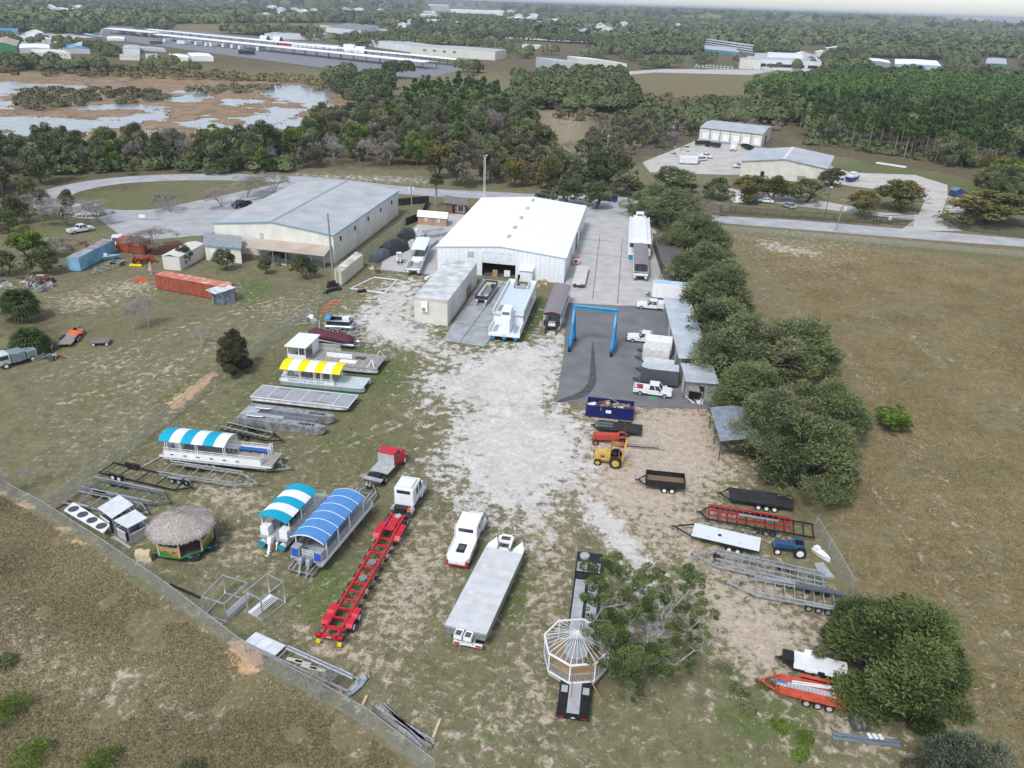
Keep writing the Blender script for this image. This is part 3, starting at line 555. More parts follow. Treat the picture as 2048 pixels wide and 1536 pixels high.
NF = [far_trees('near_woodland', 430, 760, 8.5, 4.6, 10.5, 260, farm, 'woodland beyond the fields and thickets', 15, size=.19), far_trees('far_woodland', 760, 1250, 9.5, 5.0, 10.5, 100, farm, 'distant mixed woodland between the warehouses and fields', 5, size=.32),
      far_trees('far_forest', 1250, 3200, 17, 10, 12.5, 24, farm, 'dense dark forest stretching toward the horizon', 6, size=.5),
      far_trees('horizon_forest', 3200, 11000, 55, 34, 14, 9, farm, 'hazy blue green forest along the horizon', 7, size=.75)]
# mid-distance trees, each its own object
OAK = [oak_proto(11 + i, m) for i, m in enumerate([oakm, oakm, oliv, oliv, warm, brwn, brig])]
PINE = [pine_proto(31 + i) for i in range(4)]
BARE = [bare_proto(41 + i, leaf=i == 2) for i in range(3)]
PALM = [palm_proto(51 + i) for i in range(2)]
KIND = {'o': OAK[:2], 'v': OAK[2:4], 'w': OAK[4:5], 'n': OAK[5:6], 'g': OAK[6:7], 'p': PINE, 'b': BARE, 'm': PALM}
LAB = {'o': 'dark green oak tree standing', 'v': 'grey olive oak tree standing', 'w': 'oak tree with yellowing autumn leaves standing', 'n': 'brownish half bare oak standing', 'g': 'bright green leafy tree standing', 'p': 'tall green pine tree standing', 'b': 'bare grey leafless tree standing', 'm': 'round crowned cabbage palm standing'}
CATS = {'p': 'pine tree', 'm': 'palm tree', 'b': 'bare tree'}
CNT = {}; PL = []
def region(px, sp, kinds, h0, h1, where, seed, cap=400):
    R = random.Random(seed); W_ = [tuple(at(*p)[:2]) for p in px]; x0, x1 = min(p[0] for p in W_), max(p[0] for p in W_); y0, y1 = min(p[1] for p in W_), max(p[1] for p in W_); y = y0; k = 0
    while y < y1:
        x = x0
        while x < x1:
            X_, Y_ = x + R.uniform(-.45, .45) * sp, y + R.uniform(-.45, .45) * sp; a = inpx(px, np.array([proj(X_, Y_)[0]]), np.array([proj(X_, Y_)[1]]))[0]
            c = R.choice(kinds); PX = proj(X_, Y_)[0]; x += sp
            if not a or PX < -60 or PX > 2110: continue
            h = R.uniform(h0, h1); pr = R.choice(KIND[c]); base = {'p': 16, 'b': 8, 'm': 6}.get(c, 10)
            if c == 'm': h *= .62
            if c == 'b': h *= .9
            if c == 'p': h *= 1.2
            PL.append((c, X_, Y_, h, base, pr, where, R.uniform(.9, 1.1)))
        y += sp
region([(-60, 410), (-60, 318), (250, 315), (450, 312), (560, 300), (560, 346), (470, 344), (250, 338), (130, 350), (60, 378)], 7.4, 'oovvvgbbm', 8.5, 12.5, 'between the marsh and the road loop', 1)
region([(560, 298), (640, 262), (760, 242), (830, 222), (940, 212), (1000, 225), (1060, 235), (1075, 290), (1090, 325), (1000, 342), (900, 332), (760, 342), (700, 336), (600, 336)], 8.2, 'ovvvnnbbpgo', 9, 13, 'behind the two warehouses', 2)
region([(790, 240), (830, 200), (930, 192), (1000, 205), (1000, 232), (830, 250)], 7, 'pppo', 9, 11, 'in the pine clump left of the clearing', 3)
region([(870, 358), (960, 350), (1240, 358), (1245, 384), (1100, 386), (960, 376), (880, 370)], 8.2, 'vvwonv', 9, 12, 'along the road behind the white warehouse', 4)
region([(1010, 235), (1030, 175), (1080, 160), (1180, 168), (1262, 188), (1245, 228), (1060, 222)], 8.5, 'nnvvobm', 7.5, 10, 'above the sandy clearing', 5)
region([(1155, 318), (1240, 250), (1290, 230), (1400, 228), (1500, 232), (1560, 236), (1570, 250), (1400, 260), (1360, 288), (1250, 312)], 7.5, 'nnnvvbmo', 6, 8.5, 'left of the loading dock building', 6)
region([(1590, 240), (1480, 205), (1560, 188), (1700, 178), (1860, 180), (2000, 190), (2140, 200), (2140, 345), (2040, 338), (1960, 345), (1830, 322), (1720, 300), (1640, 286), (1600, 262)], 7.2, 'ppppppov', 10, 13, 'right of the metal buildings', 7)
region([(1940, 345), (2140, 350), (2140, 440), (2040, 430), (1960, 400)], 7.5, 'ovwo', 6.5, 8.5, 'at the right edge above the road', 8)
region([(-60, 470), (-60, 425), (90, 400), (150, 420), (60, 470)], 7, 'vbo', 5, 7, 'at the left edge by the road loop', 9)
PL.sort(key=lambda e: hypot(e[1], e[2])); REST = {}
for c, X_, Y_, h, base, pr, where, q in PL:
    nm = pr.name.split('.')[0]; CNT[nm] = CNT.get(nm, 0) + 1
    if CNT[nm] <= {'oak_tree': 235, 'pine_tree': 290}.get(nm, 270): place(pr, X_, Y_, h / base * q, None, LAB[c] + ' ' + where, CATS.get(c, 'tree'), LAB[c].split(' stand')[0] + 's ' + where)
    else: REST.setdefault(nm, []).append((X_, Y_, h))
for nm, L in REST.items():
    L = np.array(L); pn = nm == 'pine_tree'; r_ = np.random.RandomState(3)
    mass('pine_wood' if pn else 'oak_thicket', L[:, 0], L[:, 1], np.full(len(L), 2.6 if pn else 4.6), L[:, 2] * (1. if pn else .95), 150 if pn else 260, pinem if pn else farm, 'deeper part of the pine forest' if pn else 'deeper trees of the wood belts and thickets', r_, .24 if pn else .17, 8, .74 if pn else .52, .25 if pn else .46)
print('TREES', NF, CNT, {k: len(v) for k, v in REST.items()})
# single trees beside buildings and fences
HERO = [oak_proto(70 + i, oliv if i % 2 else oakm, 10, 5.4, 34000, .135, 110, .10, twigs=14, bark=gryb) for i in range(3)]
def tree(proto, px, py, w, h, label, cat='tree', group=None, zc=.58, base=10., rad=5.2, rz=None):
    x, y, r = crown_at(px, py, w, h, zc); o = place(proto, x, y, 1, rz, label, cat, group); s = r / rad; o.scale = (s, s, h / base); return o
for i, (px, py, w, h, lb) in enumerate([(1305, 395, 120, 8.5, 'olive green oak at the road corner behind the white houseboat'), (1350, 410, 150, 9.5, 'tall oak at the road edge, first of the row beside the white houseboat'), (1395, 462, 150, 9.5, 'dense oak above the dark roofed shed, second of the row'), (1352, 478, 80, 7, 'small oak squeezed between the houseboat and the row'), (1415, 525, 160, 9, 'dense oak over the dark roofed shed'),
        (1440, 580, 190, 9, 'dense oak behind the blue topped trailer roof'), (1450, 640, 170, 9, 'oak overhanging the start of the silver shed roof'), (1500, 690, 230, 10, 'wide oak overhanging the long silver shed roof'), (1600, 680, 200, 9, 'olive oak on the field side of the long shed'), (1510, 765, 180, 8.5, 'oak over the end of the long shed'),
        (1548, 835, 180, 8.5, 'oak leaning over the tin shelter'), (1655, 815, 190, 9, 'broad oak on the field side above the black trailer'), (1632, 895, 235, 9, 'largest low oak of the row, above the black flat trailer')]):
    tree(HERO[i % 3], px, py, w, h, lb, group='oak row on the right of the yard')
tree(OAK[6], 1788, 832, 95, 3.4, 'low bright green bush alone in the tan field', 'bush')
for px, py, w, h, k, lb in [(1350, 358, 130, 8, 3, 'large grey green oak left of the orange tree row'), (1440, 372, 80, 6.5, 2, 'small olive oak left of the orange trees by the fence'), (1500, 372, 95, 7, 4, 'yellowing oak in front of the tan metal building, leftmost of the row'), (1548, 372, 95, 7, 4, 'rusty orange oak in front of the tan metal building'),
        (1618, 376, 105, 7, 2, 'greenish oak at the right end of the tan metal building'), (1668, 350, 55, 6, 0, 'dark green tree at the corner of the tan metal building'), (1728, 402, 85, 6.5, 4, 'small autumn coloured oak left of the gate oak'), (1805, 385, 120, 8.5, 4, 'tall autumn coloured oak beside the iron gate'),
        (1135, 380, 80, 7, 1, 'oak at the back corner of the white warehouse'), (1195, 385, 75, 7.5, 1, 'oak in the mulch bed beside the warehouse entrance'), (1255, 365, 85, 7, 2, 'olive oak left of the road corner oak'), (50, 480, 82, 7, 6, 'bright green bushy tree left of the blue container'), (86, 515, 70, 5.5, 0, 'dark round tree in front of the bright green one'),
        (1985, 410, 190, 8, 4, 'wide yellow green oak at the right edge behind the fence'), (10, 520, 60, 5, 2, 'grey green tree at the left edge above the scrap pile'), (2030, 340, 110, 9, 6, 'tall bright green tree at the right edge')]:
    tree(OAK[k], px, py, w, h, lb)
for px, py, w, h, lb in [(365, 508, 42, 4.2, 'small round oak in front of the cream shed'), (448, 515, 52, 4.6, 'small oak in front of the white annex'), (530, 528, 36, 3.6, 'small pale oak sapling by the lean-to'), (608, 530, 55, 5, 'small dark oak left of the tall wooden pole')]:
    tree(OAK[1], px, py, w, h, lb)
BT = [bare_proto(90 + i, 7, depth=5) for i in range(2)]
for i, (px, py, w, h, lb) in enumerate([(335, 395, 75, 6, 'bare tree beside the driveway gate, leftmost'), (440, 385, 70, 6, 'bare tree between the gate and the black pickup'), (490, 360, 90, 7.5, 'bare mossy tree behind the grey roofed warehouse'), (545, 355, 75, 7, 'bare mossy tree at the far corner of the grey warehouse'), (310, 465, 110, 6.5, 'spreading bare tree over the orange container'),
        (125, 412, 90, 7, 'bare tree over the parked white box trailer'), (190, 408, 80, 7, 'bare mossy tree beside the white box trailer'), (55, 400, 90, 7, 'bare bushy tree at the far left'), (130, 480, 70, 5, 'bare grey shrub behind the blue container'), (1150, 290, 60, 7, 'thin bare tree in the sandy clearing'), (1440, 410, 50, 5.5, 'grey bare tree by the black fence')]):
    tree(BT[i % 2], px, py, w, h, lb, 'bare tree', zc=.62, base=7, rad=3.3)
def palm(px, py, h, s, lb, name='palm_tree'):
    p = at(px, py); place(PALM[0], p.x, p.y, s, None, lb, 'palm tree'); 
palm(872, 415, 5, 1.5, 'cabbage palm between the two small sheds'); PB = palm_proto(58, 3.2, 90, 'palm_cluster', 3.); PB2 = palm_proto(59, 1.6, 90, 'palm_cluster', 3.)
place(PB, at(45, 640).x, at(45, 640).y, 1.1, None, 'low full palm at the left edge of the grass field', 'palm tree'); place(PB2, at(66, 705).x, at(66, 705).y, 1.05, None, 'squat palm thicket behind the scrap row', 'palm tree')
palm(1118, 250, 4, .8, 'round palm standing alone in the sandy clearing'); palm(1195, 250, 4, .8, 'palm at the edge of the sandy clearing'); palm(1180, 318, 5, 1., 'palm at the bottom of the sandy clearing')
# near trees
bushm = foliage('cedar_leaves', (.028, .044, .012), (.12, .15, .045))
big = oak_proto(81, bushm, 7, 4.6, 85000, .095, 64, .03, 'evergreen_tree', fl=.85); x, y, r = crown_at(1792, 1305, 345, 7, .45)
big.location = (x, y, 0); s_ = r / 4.6; big.scale = (s_, s_, 1); tag(big, 'big round dark evergreen tree hiding the white trailer at the lower right', 'tree')
gs = foliage('grey_leaves', (.055, .068, .045), (.15, .17, .11)); b2 = oak_proto(82, gs, 5, 4.4, 26000, .10, 70, .05, 'willow_bush', fl=.85, open_=.4); p = at(1925, 1560, 1.5); b2.location = (p.x, p.y, 0); tag(b2, 'wispy grey green tree cut off by the bottom right corner', 'tree')
M_LIVE = foliage('live_oak_leaves', (.045, .068, .018), (.17, .22, .07))
def sparse():
    R = random.Random(5); t = thing('live_oak', 'sparse live oak with twisting limbs over the black lowboy trailer', 'tree'); tr = MB(); base = at(1275, 1385); cl = []
    t.location = base; lim = [[(1275, 1385, 0), (1290, 1330, 1.2), (1296, 1270, 3), (1292, 1225, 4.5), (1300, 1180, 6)], [(1296, 1290, 2.4), (1330, 1262, 4), (1322, 1230, 5), (1345, 1200, 6)], [(1292, 1240, 4), (1245, 1205, 5.5), (1215, 1190, 6.2)],
        [(1300, 1280, 3), (1370, 1268, 4.5), (1400, 1240, 5.5)], [(1285, 1345, 1), (1240, 1330, 3), (1210, 1300, 4.5)], [(1290, 1230, 4.5), (1275, 1160, 6), (1230, 1140, 6.8)], [(1250, 1208, 5.5), (1205, 1215, 6.2), (1190, 1240, 6)], [(1330, 1235, 5), (1380, 1180, 6.2), (1390, 1150, 6.6)], [(1295, 1320, 1.6), (1350, 1330, 3.2), (1390, 1300, 4.2)]]
    for L in lim:
        P = [at(a, b, c) - base for a, b, c in L]
        for i, (a, b) in enumerate(zip(P, P[1:])):
            r0 = .17 if L is lim[0] else .10; tr.tube(a, b, r0 * (1 - i * .2), 7, r0 * (1 - (i + 1) * .2))
            for k in range(3):
                m_ = a.lerp(b, R.random()); v = Vector((R.gauss(0, 1), R.gauss(0, 1), .7)).normalized(); branch(tr, m_, v, .7, .035, 3, R, .6, 4, 2)
    for px, py, z, r in [(1200, 1140, 7, 1.1), (1240, 1120, 6.8, 1.0), (1260, 1165, 6.2, 1.), (1215, 1190, 6.4, 1.05), (1180, 1200, 6, .7), (1250, 1215, 5.4, .9), (1300, 1150, 6.4, .8), (1320, 1190, 6, .9), (1345, 1150, 6.4, .7), (1380, 1150, 6.6, .9), (1400, 1190, 6, .8), (1370, 1210, 5.6, .9), (1405, 1230, 5.4, .7), (1350, 1265, 4.6, .9),
                         (1390, 1270, 4.4, .75), (1300, 1225, 5.2, .8), (1240, 1260, 5, 1.1), (1205, 1260, 5.2, .9), (1265, 1300, 4, 1.1), (1310, 1310, 3.6, 1.1), (1240, 1340, 3.4, 1.1), (1290, 1345, 2.6, 1.), (1210, 1310, 4, .8), (1340, 1330, 3, .7), (1385, 1320, 3.2, .6), (1190, 1160, 6.6, .7), (1285, 1190, 6, .6), (1270, 1370, 1.4, .6), (1225, 1230, 5.6, .7), (1330, 1290, 4.2, .5)]:
        for k in range(9):
            q = at(px + R.gauss(0, 15), py + R.gauss(0, 13), z + R.gauss(0, .3)) - base; cl.append((q.x, q.y, q.z, r * R.uniform(.3, .6), .7))
    tr.build('trunk', gryb, t); leaves('crown', cl, 52000, .085, M_LIVE, 9, parent=t)
sparse()
def shrub(px, py, r, h, n, m, lb, seed, name='shrub', size=.09, cat='bush', tw=0):
    t = oak_proto(seed, m, h, r, n, size, 70, .03, name, twigs=tw, bark=gryb); p = at(px, py); t.location = p; return tag(t, lb, cat)
shrub(468, 745, 3.3, 6.6, 26000, foliage('scrub_leaves', (.03, .035, .018), (.10, .10, .045)), 'dark bushy shrub tangled with palmetto on the left fence', 61, size=.12, tw=8)
p = at(462, 748); place(PALM[1], p.x, p.y, .42, None, 'palmetto with yellow fronds at the foot of the fence shrub', 'palm')
def bare_at(px, py, h, lb, seed, spread=.55, n=3, depth=5, m=None):
    t = bare_proto(seed, h, depth=depth, spread=spread, n=n, m=m, haze=1200); t.location = at(px, py); tag(t, lb, 'bare tree')
wtw = M('pale_twigs', (.42, .39, .36), .9, var=.2)
bare_at(635, 1395, 3.2, 'spreading leafless shrub on the bottom fence below the stacked posts', 71, .8, 5, m=wtw); bare_at(268, 660, 5.5, 'slim pale leafless saplings, left clump in the grass field', 72, .25, 4, m=wtw); bare_at(298, 655, 6, 'slim pale leafless saplings, right clump in the grass field', 73, .22, 4, m=wtw)
bare_at(60, 975, 3.4, 'pale leafless sapling behind the bottom left fence corner', 74, .5, 3, m=wtw); bare_at(20, 990, 3.6, 'bare shrub at the left edge on the fence line', 75, .6, 3, m=wtw); bare_at(405, 690, 4, 'thin bare sapling left of the fence shrub', 76, .5, 3, m=wtw); bare_at(170, 990, 2.5, 'low bare scrub beside the fence corner trailers', 77, .6, 3, m=wtw)
for i, (px, py, r, h, mm_, lb) in enumerate([(20, 1430, 2., 1.6, brig, 'green bush at the bottom left edge'), (60, 1520, 1.8, 1.4, brig, 'bright leafy bush in the bottom left corner'), (200, 1530, 1.8, 1.3, brig, 'yellow green bush along the bottom edge'), (380, 1545, 1.3, 1., oliv, 'grey green bush at the bottom edge'), (10, 1330, 1.2, 1., oliv, 'small bush at the left edge below the brown weeds'),
        (1560, 1455, .9, .5, brig, 'low green weeds clump below the orange trailer'), (1610, 1478, 1., .5, brig, 'green weed clump left of the steel beams'), (1600, 1512, .8, .4, brig, 'small green weed clump at the bottom right'), (1500, 1420, .8, .5, oliv, 'low weeds clump beside the sandy patch'), (1530, 1370, .9, .5, oliv, 'low weeds left of the orange trailer'), (1480, 1385, .9, .6, oliv, 'dark low bush right of the live oak'), (1450, 1340, .8, .5, oliv, 'dark low bush below the galvanised trailers')]):
    shrub(px, py, r, h, 3500, mm_, lb, 200 + i, size=.06)

# ground cover nobody could count
def tufts(name, px, n, size, m, label, seed, hz_=1.6, cat='grass', dens=None, z0=0.):
    r = np.random.RandomState(seed); P = np.array([at(*p)[:2] for p in px]); x = r.uniform(P[:, 0].min(), P[:, 0].max(), n * 3); y = r.uniform(P[:, 1].min(), P[:, 1].max(), n * 3); k = sdist(P, x, y) > 0
    k &= vnoise(x, y, 5, seed) * .6 + vnoise(x, y, 1.7, seed + 1) * .4 > (dens or .35)
    if name == 'reeds':
        wv = np.zeros(len(x)); nv = .5 * vnoise(x, y, 14, 1) + .3 * vnoise(x, y, 6, 2) + .2 * vnoise(x, y, 2.6, 3) - .5
        for p in WATER: wv = np.maximum(wv, wgt(wpoly(p), 7, x, y))
        k &= (wv - .60 + nv * 2.1) < .04
    x, y = x[k][:n], y[k][:n]; n = len(x)
    q = 3; X_ = np.repeat(x, q) + r.normal(size=n * q) * size * .5; Y_ = np.repeat(y, q) + r.normal(size=n * q) * size * .5; N = n * q; a = r.uniform(0, 6.28, N); s = size * r.uniform(.5, 1.2, N); t = np.stack([np.cos(a), np.sin(a), np.zeros(N)], 1) * (s * .45)[:, None]
    up = np.stack([r.normal(size=N) * .45, r.normal(size=N) * .45, np.full(N, hz_)], 1) * (s * .5)[:, None]; p = np.stack([X_, Y_, np.full(N, z0)], 1); v = np.stack([p - t, p + t, p + t * .5 + up, p - t * .6 + up * .8], 1).reshape(-1, 3)
    me = bpy.data.meshes.new(name); me.vertices.add(4 * N); me.vertices.foreach_set('co', v.ravel()); me.loops.add(4 * N); me.loops.foreach_set('vertex_index', np.arange(4 * N, dtype=np.int32)); me.polygons.add(N); me.polygons.foreach_set('loop_start', np.arange(0, 4 * N, 4, dtype=np.int32)); me.update(calc_edges=True)
    at_ = me.attributes.new('tint', 'FLOAT', 'FACE'); at_.data.foreach_set('value', np.clip(np.repeat(vnoise(x, y, 6, seed + 5) * .6, q) + r.rand(N) * .4, 0, 1).astype(np.float32)); me.materials.append(m); o = bpy.data.objects.new(name, me); S.collection.objects.link(o); tag(o, label, cat, kind='stuff')
tufts('brown_weeds', [(-60, 960), (93, 1042), (310, 1202), (510, 1335), (720, 1462), (880, 1570), (-300, 1600)], 60000, .13, foliage('weed_blades', (.14, .115, .06), (.38, .32, .19), (.46, .39, .25)), 'dry brown weeds covering the ground below the bottom fence', 301, .9, dens=.3)
tufts('field_grass', [(1480, 480), (2060, 530), (2060, 1540), (1985, 1540), (1960, 1420), (1720, 1190), (1660, 1040), (1760, 900), (1700, 700)], 60000, .16, foliage('field_blades', (.12, .10, .04), (.30, .23, .11), (.36, .29, .17)), 'dry tan grass of the open field on the right', 302, 1.1)
tufts('yard_grass', [(100, 1030), (340, 840), (640, 620), (830, 700), (900, 950), (1040, 1060), (1180, 1040), (1400, 1280), (1600, 1420), (1680, 1540), (900, 1540), (500, 1310)], 42000, .10, foliage('yard_blades', (.08, .09, .03), (.22, .21, .10)), 'short winter grass and weeds of the boat yard', 303, .8, dens=.42)
tufts('pale_debris', [(100, 1000), (340, 760), (640, 580), (1000, 700), (1400, 820), (1640, 1060), (1700, 1250), (1650, 1540), (900, 1540), (500, 1310)], 3500, .07, foliage('pale_chips', (.5, .46, .4), (.72, .7, .66)), 'pale chips and litter scattered over the yard ground', 305, .3, 'litter', dens=.5)
tufts('pale_debris', [(1760, 800), (1900, 830), (1960, 980), (1850, 960), (1760, 900)], 260, .11, bpy.data.materials['pale_chips'], 'pale fallen fruit scattered in the field by the green bush', 306, .3, 'litter', dens=.1)
tufts('reeds', [(-300, 145), (640, 165), (760, 215), (800, 250), (640, 292), (-300, 310)], 16000, .6, foliage('reed_blades', (.12, .085, .05), (.36, .25, .16)), 'reddish tan reeds of the marsh', 304, 1.2, 'reeds', dens=.44, z0=-.3)
def scrub(px, n, rad, hgt_, m, label, seed, name='scrub', q=60, size=.3):
    r = np.random.RandomState(seed); P = np.array([at(*p)[:2] for p in px]); x = r.uniform(P[:, 0].min(), P[:, 0].max(), n * 3); y = r.uniform(P[:, 1].min(), P[:, 1].max(), n * 3); k = sdist(P, x, y) > 0; x, y = x[k][:n], y[k][:n]
    mass(name, x, y, rad * r.uniform(.5, 1.3, len(x)), hgt_ * r.uniform(.5, 1.2, len(x)), q, m, label, r, size, seed)
scrub([(20, 200), (60, 178), (320, 182), (345, 200), (200, 212), (60, 222)], 130, 2.2, 2.2, foliage('marsh_scrub', (.06, .065, .03), (.19, .18, .10)), 'grey green scrub island in the marsh', 5, 'marsh_scrub'); scrub([(0, 128), (260, 138), (640, 158), (760, 196), (700, 190), (560, 166), (0, 150)], 260, 2.6, 3., foliage('shore_scrub', (.06, .06, .025), (.24, .20, .09), (.3, .2, .07)), 'mixed green and rusty scrub on the far shore of the marsh', 6, 'shore_scrub')
scrub([(350, 175), (560, 172), (520, 186), (400, 190)], 60, 2., 2., bpy.data.materials['marsh_scrub'], 'low green scrub strip in the marsh beside the open pools', 8, 'marsh_scrub')
scrub([(0, 300), (450, 300), (640, 280), (760, 236), (860, 220), (900, 232), (700, 300), (560, 350), (0, 350)], 320, 2.2, 3.2, farm, 'tangled undergrowth below the trees of the wood belt', 9, 'undergrowth'); scrub([(1000, 230), (1260, 190), (1500, 200), (1600, 230), (1560, 262), (1390, 265), (1250, 312), (1130, 330), (1200, 250), (1050, 228)], 260, 2.3, 3., foliage('thicket', (.07, .065, .03), (.22, .19, .12)), 'grey brown undergrowth of the thickets', 10, 'undergrowth'); scrub([(1580, 285), (2060, 350), (2060, 330), (1950, 332), (1800, 300), (1640, 270)], 120, 1.8, 2.4, farm, 'dark undergrowth at the foot of the pine forest', 11, 'undergrowth')
r_ = np.random.RandomState(77); pts = []
for cx_, cy_, rx_, ry_, k_ in [(1200, 114, 45, 6, 12), (1275, 122, 28, 5, 7), (1330, 134, 50, 6, 14), (1400, 124, 55, 3, 9), (1060, 112, 55, 9, 14), (1000, 97, 45, 8, 10), (930, 72, 70, 9, 18), (840, 64, 70, 7, 16), (760, 58, 40, 4, 8), (1600, 140, 60, 5, 10), (1510, 131, 40, 3, 6), (1330, 92, 70, 4, 12), (945, 148, 35, 6, 6), (30, 88, 60, 5, 9), (160, 98, 40, 5, 8), (215, 112, 30, 6, 8), (60, 64, 70, 7, 14), (300, 62, 60, 4, 6), (520, 62, 60, 4, 6), (600, 72, 40, 3, 4), (40, 140, 130, 8, 18), (340, 140, 40, 7, 9), (1950, 152, 60, 10, 13), (1680, 128, 60, 5, 9), (1780, 114, 60, 4, 8), (1090, 66, 90, 8, 16), (700, 160, 50, 14, 9), (1180, 66, 60, 3, 6), (100, 44, 80, 6, 12), (700, 92, 60, 3, 5), (1130, 160, 70, 6, 9)]:
    for _ in range(k_): p = at(cx_ + r_.normal() * rx_ * .5, cy_ + r_.normal() * ry_ * .5); pts.append((p.x, p.y))
pts = np.array(pts); mass('far_tree_clumps', pts[:, 0], pts[:, 1], r_.uniform(3.2, 6, len(pts)), r_.uniform(6, 11, len(pts)), 220, farm, 'clumps of round oaks between the far buildings and lots', r_, .22, 31)
# ---------------------------------------------------------------- haze
hb = MB().box(-27000, 27000, -200, 33000, -2, 58); hz = bpy.data.materials.new('haze_air'); hz.use_nodes = True; n, l = hz.node_tree.nodes, hz.node_tree.links; n.remove(n['Principled BSDF']); pv = n.new('ShaderNodeVolumePrincipled'); pv.inputs['Color'].default_value = (.80, .88, 1, 1); pv.inputs['Density'].default_value = .00012; pv.inputs['Anisotropy'].default_value = .2
l.new(pv.outputs[0], n['Material Output'].inputs['Volume']); ho = hb.build('haze', hz); tag(ho, 'thin pale blue haze over the distance', 'haze', kind='stuff')
# ---------------------------------------------------------------- buildings
def hgt(px, pb, pt):
    p = at(px, pb); lo, hi = 0, 60
    for _ in range(40):
        m = (lo + hi) / 2
        if proj(p.x, p.y, m)[1] > pt: lo = m
        else: hi = m
    return lo
class Bd:      # a building in its own (u, v) frame; u runs along the front from left to right, v runs back
    def __init__(s, name, label, cat, FL, FR, BL, z=0., BR=None, group=None, cov=None):
        a, b, d = at(*FL, z), at(*FR, z), at(*BL, z); s.W = (b - a).to_2d().length; s.ex = (b - a).to_2d() / s.W; dv = (d - a).to_2d()
        if dv.length < 1e-6: dv = Vector((-s.ex.y, s.ex.x))
        if BR: dv = (dv + (at(*BR, z) - b).to_2d()) / 2
        s.D = cov or dv.length; s.ey = dv / dv.length; s.t = thing(name, label, cat, (a.x, a.y, 0), 0, group); s.O = a.to_2d()
    def put(s, mb, name, m, parent=None, **k):
        mb.v = [(p[0] * s.ex.x + p[1] * s.ey.x, p[0] * s.ex.y + p[1] * s.ey.y, p[2]) for p in mb.v]; return mb.build(name, m, parent or s.t, **k)
    def uv(s, px, py, z=0.):
        p = at(px, py, z).to_2d() - s.O; det = s.ex.x * s.ey.y - s.ex.y * s.ey.x; return (p.x * s.ey.y - p.y * s.ey.x) / det, (s.ex.x * p.y - s.ex.y * p.x) / det
    def body(s, h, rise, m, roof, over=.25, ridge='v', th=.12, u0=0, u1=None, name='wall', z0=0.):
        W, D = s.W, s.D; mb = MB()
        if ridge == 'v': mb.extr([(0, z0), (W, z0), (W, h), (W / 2, h + rise), (0, h)], 0, D)
        elif ridge == 'u': mb.extx([(0, z0), (D, z0), (D, h), (D / 2, h + rise), (0, h)], 0, W)
        else: mb.box(0, W, 0, D, z0, h)
        s.put(mb, name, m); s.roof(h, rise, roof, over, ridge, th)
    def roof(s, h, rise, roof, over=.25, ridge='v', th=.12, name='roof'):
        W, D = s.W, s.D; mb = MB(); o = over
        if ridge == 'v': k = rise / (W / 2) * o; mb.extr([(-o, h - k + .01), (W / 2, h + rise + .01), (W + o, h - k + .01), (W + o, h - k + th), (W / 2, h + rise + th), (-o, h - k + th)], -o, D + o)
        elif ridge == 'u': k = rise / (D / 2) * o; mb.extx([(-o, h - k + .01), (D / 2, h + rise + .01), (D + o, h - k + .01), (D + o, h - k + th), (D / 2, h + rise + th), (-o, h - k + th)], -o, W + o)
        else: mb.box(-o, W + o, -o, D + o, h + .01, h + th)
        return s.put(mb, name, roof)
    def front(s, name, u0, u1, z0, z1, m, out=.05, parent=None, v=0.): return s.put(MB().box(u0, u1, v - out, v - .003, z0, z1), name, m, parent)
    def side(s, name, v0, v1, z0, z1, m, out=.05, right=True, parent=None):
        W = s.W; return s.put(MB().box(W + .003, W + out, v0, v1, z0, z1) if right else MB().box(-out, -.003, v0, v1, z0, z1), name, m, parent)
wrib = M('white_ribbed_wall', (.74, .77, .80), .5, var=.06, stripes=(0, .9, .12))
crib = M('cream_ribbed_wall', (.70, .69, .63), .6, var=.10, scale=.4, stripes=(0, .9, .08))
rfw = M('white_roof', (.84, .85, .86), .5, var=.05, scale=.5, stripes=(1, 1.2, .06), detail=7)
rfg = M('grey_roof', (.44, .46, .47), .5, var=.14, scale=.25, stripes=(1, 1.5, .07), detail=6)
rfg2 = M('pale_grey_roof', (.42, .45, .48), .5, var=.12, scale=.2, detail=6)
cream = M('cream_wall', (.62, .60, .53), .6, var=.1, scale=.5)
creamd = M('tan_wall', (.50, .46, .38), .7, var=.1)
dirtyroof = M('stained_roof', (.60, .62, .62), .6, var=.25, scale=.6, detail=8)
shtr = M('shutter_grey', (.45, .47, .47), .6, stripes=(2, .3, .25))
trimb = M('blue_trim', (.16, .36, .48), .5)
corr = M('grey_corrugated', (.34, .35, .36), .55, .2, var=.25, scale=.8, stripes=(0, .5, .2))
# white warehouse (hollow, with its roller door part open)
b = Bd('warehouse', 'large bright white metal warehouse with a half open roller door and five ridge vents', 'warehouse', (874.6, 492.4), (1130.6, 515.6), (963.5, 395.6), 5.2, (1171.9, 413.3)); W_, D_, h, ri = b.W, b.D, 5.2, 1.15
fr = lambda x: (x - 875) / 254 * W_
cuts = [(fr(940), fr(949.5), 0, 2.15), (fr(966), fr(1033), 0, 4.9)]; mb = MB(); us = [0, cuts[0][0], cuts[0][1], cuts[1][0], cuts[1][1], W_]; zr = lambda u: h + ri * (1 - abs(2 * u / W_ - 1))
for i in range(5):
    a, c_ = us[i], us[i + 1]; z0 = 2.15 if i == 1 else (4.9 if i == 3 else 0); q = [(a, z0), (c_, z0), (c_, zr(c_))] + ([(W_ / 2, zr(W_ / 2))] if a < W_ / 2 < c_ else []) + [(a, zr(a))]; mb.extr(q, 0, .2)
